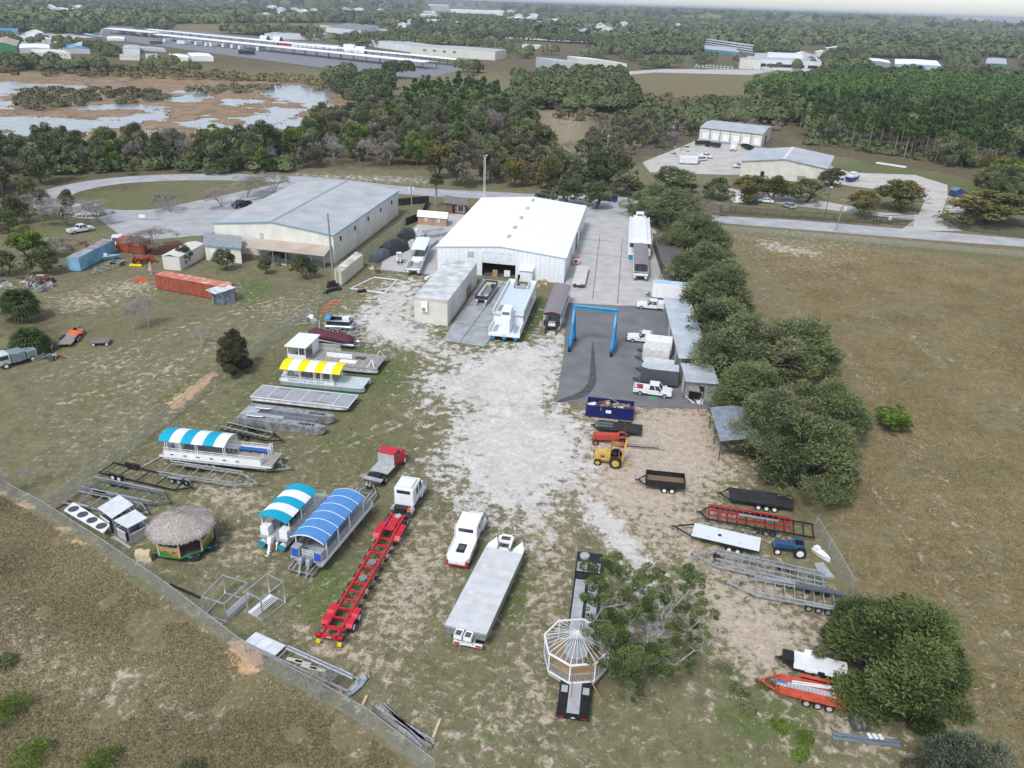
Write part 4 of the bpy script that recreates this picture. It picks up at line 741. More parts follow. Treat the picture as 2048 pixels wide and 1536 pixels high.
mb.extr([(0, 0), (W_, 0), (W_, h), (W_ / 2, h + ri), (0, h)], D_ - .2, D_); mb.box(0, .2, .2, D_ - .2, 0, h); mb.box(W_ - .2, W_, .2, D_ - .2, 0, h); b.put(mb, 'wall', wrib); b.roof(h, ri, rfw, .3)
b.put(MB().box(.2, W_ - .2, .2, D_ - .2, .07, .1), 'floor', M('shop_floor', (.12, .12, .12), .6))
b.put(MB().box(cuts[1][0], cuts[1][1], .06, .14, 2.7, 4.9), 'roller_door', M('roller_white', (.70, .72, .74), .5, stripes=(2, .35, .1)))
b.front('door_frame', cuts[1][0] - .12, cuts[1][0], 0, 5., white); b.front('door_frame', cuts[1][1], cuts[1][1] + .12, 0, 5., white)
b.front('louver', fr(937), fr(949), 3.7, 4.75, shtr, .12)
for px, py in [(1011, 474), (1026, 456), (1041, 437), (1053, 418), (1064, 402)]:
    u, v = b.uv(px, py, h + ri); b.put(MB().box(W_ / 2 + .1, W_ / 2 + .75, v - 1.1, v + 1.1, h + ri - .1, h + ri + .32), 'ridge_vent', M('vent_grey', (.45, .46, .46), .6)) 
u0, u1 = fr(1043), fr(1068); b.put(MB().box(u0, u1, -1.3, -.005, 0, 2.3), 'closet', wrib); b.put(MB().extx([(-1.6, 2.28), (-1.6, 2.36), (-.01, 2.8), (-.01, 2.7)], u0 - .15, u1 + .15), 'awning', rfw)
for v0, v1, z1 in [(10, 13.5, 3.2), (23, 26, 3.6), (34, 35.2, 2.2)]: b.side('side_door', v0, v1, .05, z1, darkgrey if v0 > 20 else offwhite, .06)
b.side('gutter', .1, D_ - .1, h - .2, h - .03, white, .14); b.side('downspout', D_ - .3, D_ - .15, 0, h - .2, white, .16)
WBt = b
# grey roofed warehouse on the left
zh = hgt(668, 528, 471)
b = Bd('warehouse', 'cream metal warehouse with a faded grey roof, blue trim and five small side windows', 'warehouse', (426.9, 446), (666.2, 470.5), (600.3, 364.3), zh, (793.6, 382.2)); W_, D_ = b.W, b.D
b.body(zh, 1.5, crib, rfg, .15); low = MB().box(W_ + .003, W_ + .03, .05, D_ - .05, 0, zh * .42); b.put(low, 'lower_panel', M('cream_base', (.70, .66, .56), .7, var=.1, scale=.4))
e = MB(); zt = zh + .02; e.bar((0, -.22, zt), (W_ / 2, -.22, zt + 1.5), .16, .2); e.bar((W_ / 2, -.22, zt + 1.5), (W_, -.22, zt), .16, .2); e.bar((W_ + .22, -.2, zt - .02), (W_ + .22, D_, zt - .02), .2, .22); b.put(e, 'trim', trimb)
b.put(MB().box(W_ / 2 - .35, W_ / 2 + .35, 0, D_, zh + 1.5 + .08, zh + 1.5 + .16), 'ridge_cap', M('ridge_grey', (.30, .33, .35), .6))
for px, py in [(681, 481), (710, 456), (736, 438), (761, 421), (783, 405)]:
    p = min(range(0, 400), key=lambda k: abs(proj(*(b.O + b.ex * W_ + b.ey * (D_ * k / 400)), zh * .72)[0] - px)); v = D_ * p / 400; f = b.side('window', v - .7, v + .7, zh * .62, zh * .62 + 1.25, white, .04); b.side('pane', v - .55, v + .55, zh * .62 + .12, zh * .62 + 1.13, glass, .06, parent=f)
b.front('louver', W_ * .39, W_ * .42, zh * .62, zh * .82, shtr, .1)
lt = MB(); lt.extx([(-4.2, 2.7), (-4.2, 2.8), (-.01, 3.7), (-.01, 3.55)], W_ * .34, W_ * .985); b.put(lt, 'lean_to_roof', M('tan_roof', (.36, .27, .20), .7, .1, var=.25, scale=.3, col2=(.46, .43, .38)))
for k in range(7): u = W_ * (.35 + .63 * k / 6); b.put(MB().box(u - .07, u + .07, -4.1, -3.96, 0, 2.7), 'post', greywood)
b.put(MB().box(W_ * .42, W_ * .97, -3.4, -2.6, 0, .9).box(W_ * .5, W_ * .6, -3, -1, 0, 1.5).box(W_ * .75, W_ * .84, -3.6, -2.2, 0, 1.2), 'workbench', darkgrey)
for k in range(1, 6): b.side('downspout', D_ * k / 6, D_ * k / 6 + .12, 0, zh - .1, crib, .1)
GB = b
b = Bd('annex', 'small cream annex with a grey shed roof and blue trim against the left warehouse', 'annex', (413, 520), (484, 527), (417, 495)); b.D = 6; h = 3.2
b.put(MB().extx([(0, 0), (6, 0), (6, h + .7), (0, h)], 0, b.W), 'wall', crib); b.put(MB().extx([(-.4, h + .0), (6.1, h + .75), (6.1, h + .87), (-.4, h + .12)], -.3, b.W + .3), 'roof', M('annex_roof', (.33, .35, .37), .6, .2, var=.2, stripes=(0, .6, .2)))
b.put(MB().box(-.32, b.W + .32, -.46, -.40, h - .05, h + .16), 'trim', trimb); f = b.front('window', b.W * .15, b.W * .27, 1.5, 2.5, white); b.side('door', 3, 4, .05, 2.1, white); b.side('window', .8, 1.7, 2.0, 2.8, glass)
# office container
h = hgt(829, 643, 592.4) * .96
b = Bd('office_container', 'cream flat roofed office container with an air conditioner on its end', 'site office', (829, 643), (895, 652), (885, 575)); b.D = (at(955, 562) - at(895, 652)).length * .9; W_, D_ = b.W, b.D
b.body(h, 0, cream, dirtyroof, .06, 'f', .1); b.front('fascia', 0, W_, h - .45, h, creamd, .03); ac = b.front('air_conditioner', W_ * .24, W_ * .42, h * .5, h * .9, white, .5); b.front('grille', W_ * .26, W_ * .37, h * .52, h * .66, midgrey, .52, ac)
b.side('door', 2.2, 4.6, .2, h * .75, M('grey_door', (.50, .50, .48), .6), .06); b.side('panel', D_ * .62, D_ * .78, .1, h * .45, wood, .08); b.side('door', D_ * .35, D_ * .5, .2, h * .8, offwhite, .05)
# cream container
b = Bd('shipping_container', 'long cream storage container with a worn white top beside the wooden pole', 'container', (670, 566), (698, 579), (725, 520)); b.W = 2.5; b.D = 12.2
crc = M('container_cream', (.62, .59, .47), .6, var=.12, scale=.6, stripes=(1, .28, .1)); b.put(MB().box(0, 2.5, 0, 12.2, .15, 2.75), 'body', crc); b.put(MB().box(.02, 2.48, .02, 12.18, 2.752, 2.80), 'roof', M('worn_top', (.70, .68, .62), .7, var=.4, scale=.5, detail=7))
b.put(MB().box(.1, 1.2, -.04, -.005, .25, 2.65), 'door', crc); b.put(MB().box(1.3, 2.4, -.04, -.005, .25, 2.65), 'door', crc); b.put(MB().box(1.05, 1.1, -.08, -.045, .3, 2.6).box(1.4, 1.45, -.08, -.045, .3, 2.6), 'lock_rods', galv)
# cottages
b = Bd('cottage', 'small tan shed with a white roof and a little porch door', 'shed', (836, 449), (893, 454), (846, 431)); b.D = 4; W_ = b.W
b.body(2.1, .9, M('tan_siding', (.42, .27, .16), .7, stripes=(2, .3, .1)), rfw, .25, 'u'); b.front('door', W_ * .45, W_ * .57, 0, 1.9, midgrey, .1)
for u in (.24, .68): f = b.front('window', W_ * u, W_ * (u + .09), 1., 1.75, white, .05); b.front('pane', W_ * (u + .015), W_ * (u + .075), 1.07, 1.68, M('pale_glass', (.45, .5, .52), .2), .06, f)
b = Bd('cabin', 'brown brick cabin with a grey shingle roof beside the palm', 'cabin', (891, 424), (931, 429), (899, 408)); b.D = 5; W_ = b.W
b.body(2.6, 1., M('brown_brick', (.20, .115, .075), .85, var=.2, scale=4), M('shingle', (.17, .165, .15), .9, var=.2, scale=2), .5, 'u'); b.front('door', W_ * .34, W_ * .47, 0, 2., black); f = b.front('window', W_ * .6, W_ * .93, .5, 2.1, white, .04); b.front('pane', W_ * .62, W_ * .91, .6, 2., glass, .06, f)
# roofed sheds right of the yard
b = Bd('shed', 'low dark shed with a rusty and black roof under the oaks', 'shed', (1325, 556), (1372, 560), (1305, 492)); W_, D_ = b.W, b.D
b.body(2.8, .5, M('dark_panel', (.13, .12, .115), .7), M('shed_roof', (.085, .10, .105), .6, var=.3, scale=.4, col2=(.12, .075, .055)), .3, 'f'); b.front('post', .1, .25, 0, 2.8, black, .1); b.side('door', 2, 3.5, 0, 2.1, black, .05, False)
b = Bd('storage_shed', 'long silver roofed storage shed with grey doors running under the oak row', 'shed', (1368, 798), (1428, 806), (1326, 628)); W_, D_ = b.W, b.D; h = 2.9
b.put(MB().box(0, W_, 0, D_, 0, h), 'wall', corr); b.put(MB().extr([(-.3, h + .01), (W_ + .2, h + .35), (W_ + .2, h + .42), (-.3, h + .09)], D_ * .22, D_ + .3), 'roof', M('silver_roof', (.56, .61, .65), .45, .3, var=.15, scale=.5, detail=7)); b.put(MB().box(.02, W_, D_ * .17, D_ * .22 - .02, h + .01, h + .06), 'patched_roof', M('tar_roof', (.05, .05, .05), .9, var=.4))
b.put(MB().extr([(-.2, h + .01), (W_ + .2, h + .25), (W_ + .2, h + .32), (-.2, h + .09)], -.5, D_ * .17), 'roof', M('silver_roof', (.56, .61, .65), .5))
for k in range(9): v = D_ * (.06 + .1 * k); b.side('door', v, v + 1.6, .1, 2.3, [offwhite, greywood, corr][k % 3], .06, False)
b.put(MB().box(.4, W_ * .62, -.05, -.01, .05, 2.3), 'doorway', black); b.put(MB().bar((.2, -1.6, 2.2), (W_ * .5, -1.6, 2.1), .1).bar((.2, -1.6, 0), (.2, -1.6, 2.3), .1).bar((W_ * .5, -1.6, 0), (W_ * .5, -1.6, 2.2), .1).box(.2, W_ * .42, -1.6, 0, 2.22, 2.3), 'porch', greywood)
# tin shelter
b = Bd('tin_shelter', 'open tin roofed shelter on thin dark posts beside the largest oak', 'shelter', (1436, 922), (1500, 925), (1418, 860)); D_ = b.D * 1.05; W_ = 5.2; h = 2.95
b.put(MB().extr([(-.2, h), (W_ * .55, h + .45), (W_, h + .1), (W_, h + .14), (W_ * .55, h + .49), (-.2, h + .04)], -.3, D_ + .3), 'roof', M('tin_roof', (.38, .43, .47), .45, .5, var=.2, stripes=(1, .45, .25)))
for v in (0, D_ / 2, D_): b.put(MB().box(0, .1, v - .05, v + .05, 0, h), 'post', M('post_brown', (.09, .06, .045), .8)); b.put(MB().box(W_ - .2, W_ - .1, v - .05, v + .05, 0, h), 'post', M('post_brown', 0))
# two metal buildings on the right
b = Bd('loading_dock_building', 'cream metal building with a grey roof and six white roller doors', 'warehouse', (1397, 281), (1521, 296), (1425, 262)); z = hgt(1521, 296, 271.5); b = None
def farb(name, label, cat, FL, FR, BL, top, wm, rm, rise=.6, ridge='v', group=None, over=.2):     # bases of the front, back-left eave, front-left eave row
    z = hgt(FL[0], FL[1], top); b = Bd(name, label, cat, FL, FR, FL, 0, None, group, 1); a = at(*FL); d = at(*BL, z) - Vector((0, 0, z)) - a; b.D = d.to_2d().length; b.ey = d.to_2d() / b.D
    b.body(z, rise, wm, rm, over, ridge, .15); b.h = z; return b
for o_ in [o for o in bpy.data.objects if o.name == 'loading_dock_building']: bpy.data.objects.remove(o_)
b = farb('loading_dock_building', 'cream metal building with a grey roof and six white roller doors', 'warehouse', (1397, 281), (1521, 296), (1426, 241), 255, cream, rfg2, .9, 'u'); W_, D_, h = b.W, b.D, b.h
for k in range(6): f = b.front('roller_door', W_ * (.055 + .165 * k), W_ * (.15 + .165 * k), h * .2, h * .68, white, .06)
for k in range(5): b.front('downspout', W_ * (.175 + .165 * k) - .1, W_ * (.175 + .165 * k) + .1, 0, h, darkgrey, .1)
b.front('gutter', 0, W_, h - .25, h, darkgrey, .2); b.side('door', D_ * .35, D_ * .55, .1, h * .65, glass, .06); b.front('dock', W_ * .02, W_, 0, h * .12, midgrey, 1.2)
b = farb('metal_building', 'cream metal building with a broad pale grey roof behind the autumn oaks', 'warehouse', (1479, 352), (1648, 368), (1508, 299), 322, cream, rfg2, 1.8, 'v', over=.5); W_, D_, h = b.W, b.D, b.h
b.front('door', W_ * .245, W_ * .29, .1, h * .45, black); b.front('window', W_ * .68, W_ * .78, h * .12, h * .38, midgrey, .06); b.put(MB().box(W_ / 2 - .8, W_ / 2 + .3, 0, D_, h + 1.8 + .12, h + 1.8 + .2), 'ridge_cap', offwhite)
# far buildings
wallw = M('far_white_wall', (.66, .68, .70), .6, var=.05, scale=.1); wallg = M('far_grey_wall', (.42, .45, .47), .6, var=.06, scale=.1); wallb = M('far_blue_wall', (.04, .14, .34), .6, var=.1, scale=.1); wallt = M('far_teal_wall', (.05, .30, .36), .6, var=.1, scale=.1)
tanh = M('far_tan_wall', (.52, .42, .33), .7, var=.1, scale=.05); grn = M('far_green_wall', (.03, .20, .08), .6); rft = M('tan_shingles', (.40, .33, .28), .8, var=.1, scale=.1); rfgr = M('green_grey_roof', (.17, .22, .22), .6, var=.1, scale=.1); rfb = M('blue_roof', (.05, .22, .42), .6, var=.1, scale=.1)
for d in [('long white warehouse with a grey roof in the far centre behind the carports', (690, 86), (845, 108), (720, 72), 74, wallw, rfg2), ('cream office warehouse with small blue windows right of the long white one', (822, 109), (990, 121), (850, 89), 92, cream, rfg2), ('white walled hall with a grey green roof and cupola', (652, 64), (722, 72), (695, 46), 54, wallw, rfgr),
          ('low grey white storage row behind the carports', (530, 78), (640, 80), (552, 64), 67, wallw, rfg2), ('big grey front warehouse beside the far field', (1100, 142), (1205, 157), (1072, 114), 121, wallg, rfg2), ('white roofed warehouse behind the grey one by the far field', (1155, 135), (1252, 148), (1135, 112), 116, cream, rfw),
          ('blue walled factory with long pale roofs in the far trees', (1152, 71), (1300, 84), (1142, 55), 62, wallb, rfg2), ('low white building right of the blue factory', (1312, 76), (1394, 82), (1312, 70), 73, wallw, rfw), ('pale warehouse beside the clump of oaks', (1238, 101), (1306, 106), (1236, 85), 89, wallw, rfw),
          ('teal walled plant with a wide flat pale roof', (1345, 98), (1478, 110), (1350, 86), 93, wallt, rfg2), ('white stepped office building behind the parking lot', (1505, 138), (1640, 144), (1510, 106), 118, wallw, rfg2), ('cream building at the parking lot entrance', (1478, 137), (1520, 140), (1478, 112), 118, cream, rfg2),
          ('pale blue grey warehouse with roller doors beyond the pine wood', (1786, 146), (1878, 150), (1790, 118), 128, M('pale_blue_wall', (.36, .43, .47), .6), rfw), ('pale blue grey warehouse at the left of the pair beyond the pines', (1737, 134), (1778, 140), (1738, 116), 121, M('pale_blue_wall', 0), rfw), ('green shed with a pale roof at the far right', (1968, 139), (2010, 141), (1975, 116), 127, grn, rfg2),
          ('white roofed building cut by the right edge', (2006, 182), (2060, 186), (2010, 166), 172, wallw, rfw), ('white roofs left of the blue grey warehouses', (1674, 133), (1730, 136), (1680, 121), 125, wallw, rfw), ('large white plant far away near the skyline', (844, 22), (899, 23), (845, 8.5), 10, wallw, rfw), ('long low white plant wing far away near the skyline', (900, 27), (1005, 31), (900, 18), 20, wallw, rfw),
          ('long white roofed warehouse in the top left corner', (20, 16), (150, 24), (60, 8.5), 12, wallg, rfw), ('grey canopy building at the far left', (28, 38), (54, 39), (28, 23), 26, wallg, rfg2), ('open hay shed among the pines at the far left', (122, 43), (158, 44), (125, 35), 38, M('dark_wall', (.1, .09, .08), .8), rfg2), ('teal metal building at the left edge', (-10, 70), (37, 71), (-8, 56), 61, wallt, rfb),
          ('blue walled shop with a long white roof near the carports', (160, 70), (205, 77), (122, 57), 67, wallb, rfw), ('green walled shop with a tan roof at the left edge', (-20, 103), (36, 104), (-10, 78), 91, grn, rft), ('white roofed metal building behind the cream one', (40, 106), (102, 107), (40, 88), 96, wallg, rfw), ('long cream building with four small windows', (75, 117), (143, 118), (62, 99), 106, cream, offwhite),
          ('grey building with a blue shed roof behind the oaks', (130, 107), (181, 108), (116, 91), 97, wallg, rfb), ('white house trailer in the back row', (157, 92), (205, 97), (160, 81), 86, wallw, rfw), ('cream motorhome row building behind the big oak', (214, 81), (249, 82), (216, 73), 77, cream, rfw), ('white house trailer right of the big oak', (247, 108), (280, 109), (248, 90), 97, wallw, rfg2),
          ('long grey house trailer behind the round palm', (282, 101), (332, 104), (278, 93), 97, wallg, rfg2), ('cream mobile home at the end of the trailer row', (340, 123), (378, 125), (338, 108), 114, cream, rfw), ('white mobile home beside the marsh bushes, rightmost', (384, 122), (428, 123), (375, 106), 113, wallw, rfw), ('small pale mobile home between the trailers', (240, 120), (280, 121), (240, 109), 113, cream, wallg),
          ('blue walled clubhouse with two white roofs in the far left field', (280, 34), (362, 36), (290, 24.5), 29, wallb, rfw), ('beige many storey resort building on the skyline', (1928, 47), (1968, 48.5), (1928, 35), 35.5, tanh, rft), ('beige resort building at the right end of the skyline', (2006, 50), (2060, 52), (2006, 40), 42, tanh, rft), ('low beige resort wing left of the tall one', (1904, 45.5), (1925, 46.5), (1904, 40), 41.5, tanh, rft),
          ('small tan roofed house in the far trees, leftmost', (624, 19), (650, 20), (630, 12), 16, tanh, rft), ('pink walled house in the far trees', (682, 20), (694, 21), (683, 11), 14, tanh, rfw), ('pale house right of the pink one in the far trees', (706, 21), (720, 22), (708, 14), 17, wallw, rft), ('tan roofed house left of the big white plant', (830, 30), (864, 31), (838, 22), 27, wallw, rft), ('small white shop by the distant highway', (1030, 56), (1050, 57), (1030, 44), 47, cream, rfw)]:
    x = farb('building', d[0], 'building', *d[1:7], rise=.5 if d[6] is not rft else 2.5, over=.1)
    if 'windows' in d[0]:
        for k in range(4): x.front('window', x.W * (.15 + .12 * k + (.3 if 'four' in d[0] else 0)), x.W * (.19 + .12 * k + (.3 if 'four' in d[0] else 0)), x.h * .5, x.h * .75, M('blue_pane', (.10, .22, .35), .3), .1)
    if 'roller' in d[0] or 'front warehouse' in d[0]:
        for k in range(3): x.front('roller_door', x.W * (.15 + .3 * k), x.W * (.27 + .3 * k), .1, x.h * .65, wallw, .12)
    if 'many storey' in d[0]:
        for k in range(8): x.front('column', x.W * (.1 + .11 * k), x.W * (.14 + .11 * k), 0, x.h * .85, offwhite, 2)
    if 'stepped' in d[0]:
        x.put(MB().box(x.W * .2, x.W * .75, x.D * .3, x.D * .7, x.h, x.h + 3), 'upper_storey', wallw)
        for k in range(5): x.front('window', x.W * (.05 + .19 * k), x.W * (.19 + .19 * k), x.h * .3, x.h * .6, glass, .2)
b = farb('office_block', 'white three storey office block with window bands above the teal plant', 'office', (1488, 104), (1508, 107), (1412, 77), 88, wallw, rfw, 0, 'f'); 
for k in range(3): b.front('window_band', 0, b.W, b.h * (.12 + .3 * k), b.h * (.25 + .3 * k), glass, .25); b.side('window_band', 1, b.D, b.h * (.12 + .3 * k), b.h * (.25 + .3 * k), glass, .25, False)
# carports
def carport(FL, FR, w, h, lb, n):
    a, c_ = at(*FL, h), at(*FR, h); d = c_ - a; L = d.length; t = thing('carport', lb, 'carport', (a.x, a.y, 0), atan2(d.y, d.x)); MB().extx([(-w / 2, h), (0, h + .6), (w / 2, h), (w / 2, h + .35), (0, h + .95), (-w / 2, h + .35)], 0, L).build('roof', rfw, t)
    for k in range(n): x = 1 + (L - 2) * k / (n - 1); MB().box(x - .25, x + .25, -w / 2 + .4, -w / 2 + .8, 0, h).build('post', darkgrey, t); MB().box(x - .25, x + .25, w / 2 - .8, w / 2 - .4, 0, h).build('post', darkgrey, t)
carport((318, 69), (862, 124.5), 15, 5, 'longest white carport roof, the front one beside the marsh', 26); carport((300, 59), (925, 120), 11, 5, 'narrow long white carport roof behind the front one', 26); carport((222, 57), (322, 66), 22, 5, 'short white carport roof at the left end', 7)

# small houses and sheds scattered through the far trees
hp = thing('far_house', 'small pale roofed house among the distant trees', 'house', (0, 0, 0), 0, 'small pale houses among the distant trees'); MB().extr([(-9, 0), (9, 0), (9, 5), (0, 7.5), (-9, 5)], -6, 6).build('wall', wallw, hp); MB().extr([(-9.6, 4.9), (0, 7.55), (9.6, 4.9), (9.6, 5.3), (0, 7.95), (-9.6, 5.3)], -6.5, 6.5).build('roof', rfw, hp)
R = random.Random(5)
for k, (px, py) in enumerate(HS):
    p = at(px, py); q_ = min(1.3, max(.45, p.length / 1700)); sc_ = (R.uniform(.8, 2.2) * q_, R.uniform(.8, 1.4) * q_, R.uniform(1.1, 1.6) * q_); rz_ = R.uniform(-.5, .5)
    if k == 0: hp.location = p; hp.rotation_euler = (0, 0, rz_); hp.scale = sc_
    else: dup(hp, p, rz_, scale=sc_)
# ---------------------------------------------------------------- vehicles, boats, trailers
def taper(mb, x0, x1, y, z0, X0, X1, Y, z1):
    return mb.add([(x0, -y, z0), (x1, -y, z0), (x1, y, z0), (x0, y, z0), (X0, -Y, z1), (X1, -Y, z1), (X1, Y, z1), (X0, Y, z1)], [(0, 3, 2, 1), (4, 5, 6, 7), (0, 1, 5, 4), (1, 2, 6, 5), (2, 3, 7, 6), (3, 0, 4, 7)])
def on(name, label, cat, rear, front, z=0., group=None, L=None):      # thing whose x axis runs from rear to front (photo pixels at height z)
    c, a, l = line(rear, front, z)
    if L: c = c + Vector((cos(a), sin(a), 0)) * (L - l) / 2 * 0; l = L
    t = thing(name, label, cat, (c.x, c.y, 0), a, group); return t, l
def cabin(t, x0, x1, w, z0, z1, m, slope=(.35, .6), name='cab'):      # glasshouse with pillars and roof
    a, b_ = slope; g = MB(); taper(g, x0 + .05, x1 - .05, w / 2 - .06, z0, x0 + a, x1 - b_, w / 2 - .2, z1 - .03); g.build('windows', glass, t)
    r = MB(); r.box(x0 + a - .05, x1 - b_ + .06, -w / 2 + .16, w / 2 - .16, z1 - .05, z1 + .03)
    for s in (-1, 1):
        for p, q in [((x0 + .03, z0), (x0 + a, z1)), ((x1 - .03, z0), (x1 - b_, z1)), (((x0 + x1) / 2, z0), ((x0 + a + x1 - b_) / 2, z1))]: r.bar((p[0], s * (w / 2 - .05), p[1]), (q[0], s * (w / 2 - .19), q[1]), .08)
    r.build('roof', m, t)
def pickup(label, rear, front, m, bed='box', cat='pickup truck', z=.5, group=None, L=5.4, load=None, name='pickup_truck'):
    t, l = on(name, label, cat, rear, front, z, group); w = 1.95; x = -L / 2; b = MB(); b.extr([(x + 2.1, .42), (x + L - .1, .42), (x + L, .6), (x + L - .06, .98), (x + L - 1.25, 1.12), (x + 2.1, 1.08)], -w / 2, w / 2); b.build('body', m, t, bevel=.06)
    cabin(t, x + 2.15, x + 4.1, w, 1.08, 1.78, m, (.12, .62))
    if bed == 'box':
        k = MB(); k.box(x, x + 2.1, -w / 2, w / 2, .5, .72); k.box(x, x + 2.1, -w / 2, -w / 2 + .1, .72, 1.12); k.box(x, x + 2.1, w / 2 - .1, w / 2, .72, 1.12); k.box(x, x + .08, -w / 2 + .1, w / 2 - .1, .72, 1.12); k.build('bed', m, t, bevel=.03)
    elif bed == 'flat': MB().box(x - .6, x + 2.05, -1.05, 1.05, .85, .97).box(x + 1.95, x + 2.05, -1, 1, .97, 1.7).build('bed', m, t)
    else: k = MB().box(x - .2, x + 2.05, -1.02, 1.02, .6, 1.0); k.box(x - .2, x + 2.05, -1.02, -.62, 1.0, 1.55); k.box(x - .2, x + 2.05, .62, 1.02, 1.0, 1.55); k.box(x - .2, x + 2.05, -.62, .62, 1.5, 1.56); k.build('utility_body', m, t, bevel=.02)
    MB().box(x + L - .02, x + L + .1, -.95, .95, .45, .65).build('bumper', chrome if bed == 'box' else darkgrey, t)
    for s in (-1, 1): MB().box(x + L - .05, x + L + .03, s * .75 - .15, s * .75 + .15, .72, .9).build('headlight', M('lamp_glass', (.7, .7, .68), .2), t); MB().box(x - .03, x + .04, s * .85 - .07, s * .85 + .07, .72, 1.0).build('tail_light', redlamp, t); MB().box(x + 3.6, x + 3.8, s * 1.12 - .1, s * 1.12 + .1, 1.1, 1.3).build('mirror', black, t)
    wheels(t, [(x + 1., .86), (x + 1., -.86), (x + L - .95, .86), (x + L - .95, -.86)], .38, .25, M('grey_rim', (.4, .4, .4), .4, .5))
    return t
def car(label, rear, front, m, cat='car', suv=False, group=None, name='parked_car'):
    t, l = on(name, label, cat, rear, front, .5, group); L, w = 4.6, 1.82; x = -L / 2; b = MB(); b.extr([(x, .35), (x + L, .35), (x + L, .72), (x + L - 1.1, .95), (x, .98)], -w / 2, w / 2); b.build('body', m, t, bevel=.08)
    cabin(t, x + (.1 if suv else .5), x + 3.4, w, .95, 1.7 if suv else 1.42, m, (.2 if suv else .6, .7)); wheels(t, [(x + .8, .8), (x + .8, -.8), (x + L - .85, .8), (x + L - .85, -.8)], .33, .22, M('grey_rim', 0)); return t
def trailer(label, rear, tip, w=2.4, z=.6, axles=2, ax=.36, m=None, deck=None, bunks=None, cross=7, tong=.2, r=.36, rim=None, rails=True, cat='trailer', name='boat_trailer', winch=True, group=None, zp=None, dm=.05, fend=True, inset=.14, kick=None):
    m = m or galv; t, L = on(name, label, cat, rear, tip, zp or z, group); x0, x1 = -L / 2, L / 2; xt = x1 - L * tong; f = MB(); y = w / 2 - .05
    for s in (-1, 1): f.bar((x0, s * y, z), (xt, s * y, z), .1, .16); f.bar((xt, s * y, z), (x1 - .3, s * .05, z - .05), .1, .14)
    for k in range(cross): x = x0 + .1 + (xt - x0 - .1) * k / (cross - 1); f.bar((x, -y, z), (x, y, z), .09, .1)
    f.bar((x1 - .6, 0, z - .05), (x1, 0, z - .08), .14); f.build('frame', m, t)
    MB().tube((x1 - .5, .16, .03), (x1 - .5, .16, z + .35), .04).build('jack', galv, t); MB().box(x1 - .05, x1 + .12, -.08, .08, z - .16, z).build('coupler', darkgrey, t)
    if deck: MB().box(x0, xt, -w / 2, w / 2, z + .081, z + .081 + dm).build('deck', deck, t)
    if bunks:
        for s in (-1, 1):
            for q in (bunks if isinstance(bunks, tuple) else (.62,)):
                o = MB(); o.bar((x0 - .1, s * q * w / 2, z + .34), (xt + .2, s * q * w / 2, z + .34), .16, .09)
                for k in range(4): x = x0 + .4 + (xt - x0 - .8) * k / 3; o.bar((x, s * q * w / 2, z + .05), (x, s * q * w / 2, z + .3), .07)
                o.build('bunk', alu, t)
    if winch: o = MB(); o.bar((x1 - 1.1, 0, z), (x1 - 1.3, 0, z + .9), .1); o.bar((x1 - 1.5, -.22, z + .6), (x1 - 1.2, -.22, z + 1.05), .05); o.bar((x1 - 1.5, .22, z + .6), (x1 - 1.2, .22, z + 1.05), .05); o.box(x1 - 1.35, x1 - 1.15, -.2, .2, z + .55, z + .65); o.build('winch_post', m, t)
    sp_ = [x0 + (xt - x0) * ax + (k - (axles - 1) / 2) * (2.25 * r + .05) for k in range(axles)]; yw = w / 2 - inset + (.2 if not deck or rails else 0)
    wheels(t, [(x, s * yw) for x in sp_ for s in (-1, 1)], r, .22, rim)
    if fend:
        for s in (-1, 1): MB().box(sp_[0] - r - .12, sp_[-1] + r + .12, s * yw - .15, s * yw + .15, 2 * r + .03, 2 * r + .08).box(sp_[0] - r - .14, sp_[0] - r - .1, s * yw - .15, s * yw + .15, r + .1, 2 * r + .08).box(sp_[-1] + r + .1, sp_[-1] + r + .14, s * yw - .15, s * yw + .15, r + .1, 2 * r + .08).build('fender', m, t)
    for s in (-1, 1): MB().box(x0 - .04, x0, s * (w / 2 - .2) - .12, s * (w / 2 - .2) + .12, z - .06, z + .06).build('tail_light', redlamp, t)
    return t, L, x0, xt, x1
def hull(t, y, r, x0, x1, z, m, m2=None, keel=None, name='pontoon', n=10, box=False, blunt=False):     # float with an upswept nose
    sec = []; L = x1 - x0
    for f, k, up in [(0, .96, 0), (.05, 1, 0), (.82, 1, 0), (.92, .86, .12), (.98, .5, .4), (1, .12, .75)] if not blunt else [(0, 1, 0), (.9, 1, 0), (.97, .9, .25), (1, .7, .5)]:
        x = x0 + L * f
        if box: sec.append([(x, y - r * .8 * k, z - r * (1 - up * 1.2)), (x, y + r * .8 * k, z - r * (1 - up * 1.2)), (x, y + r * k, z + r), (x, y - r * k, z + r)])
        else: sec.append([(x, y + r * k * cos(2 * pi * i / n), z + r * (k * sin(2 * pi * i / n) + up * .8)) for i in range(n)])
    o = MB().loft(sec).build(name, m, t, smooth=not box)
    if keel:
        q = MB().loft([[(p[0], y + (p[1] - y) * 1.02, min(p[2], z + r * -.25)) for p in s_] for s_ in sec]); q.build('bottom_paint', keel, o)
    return o
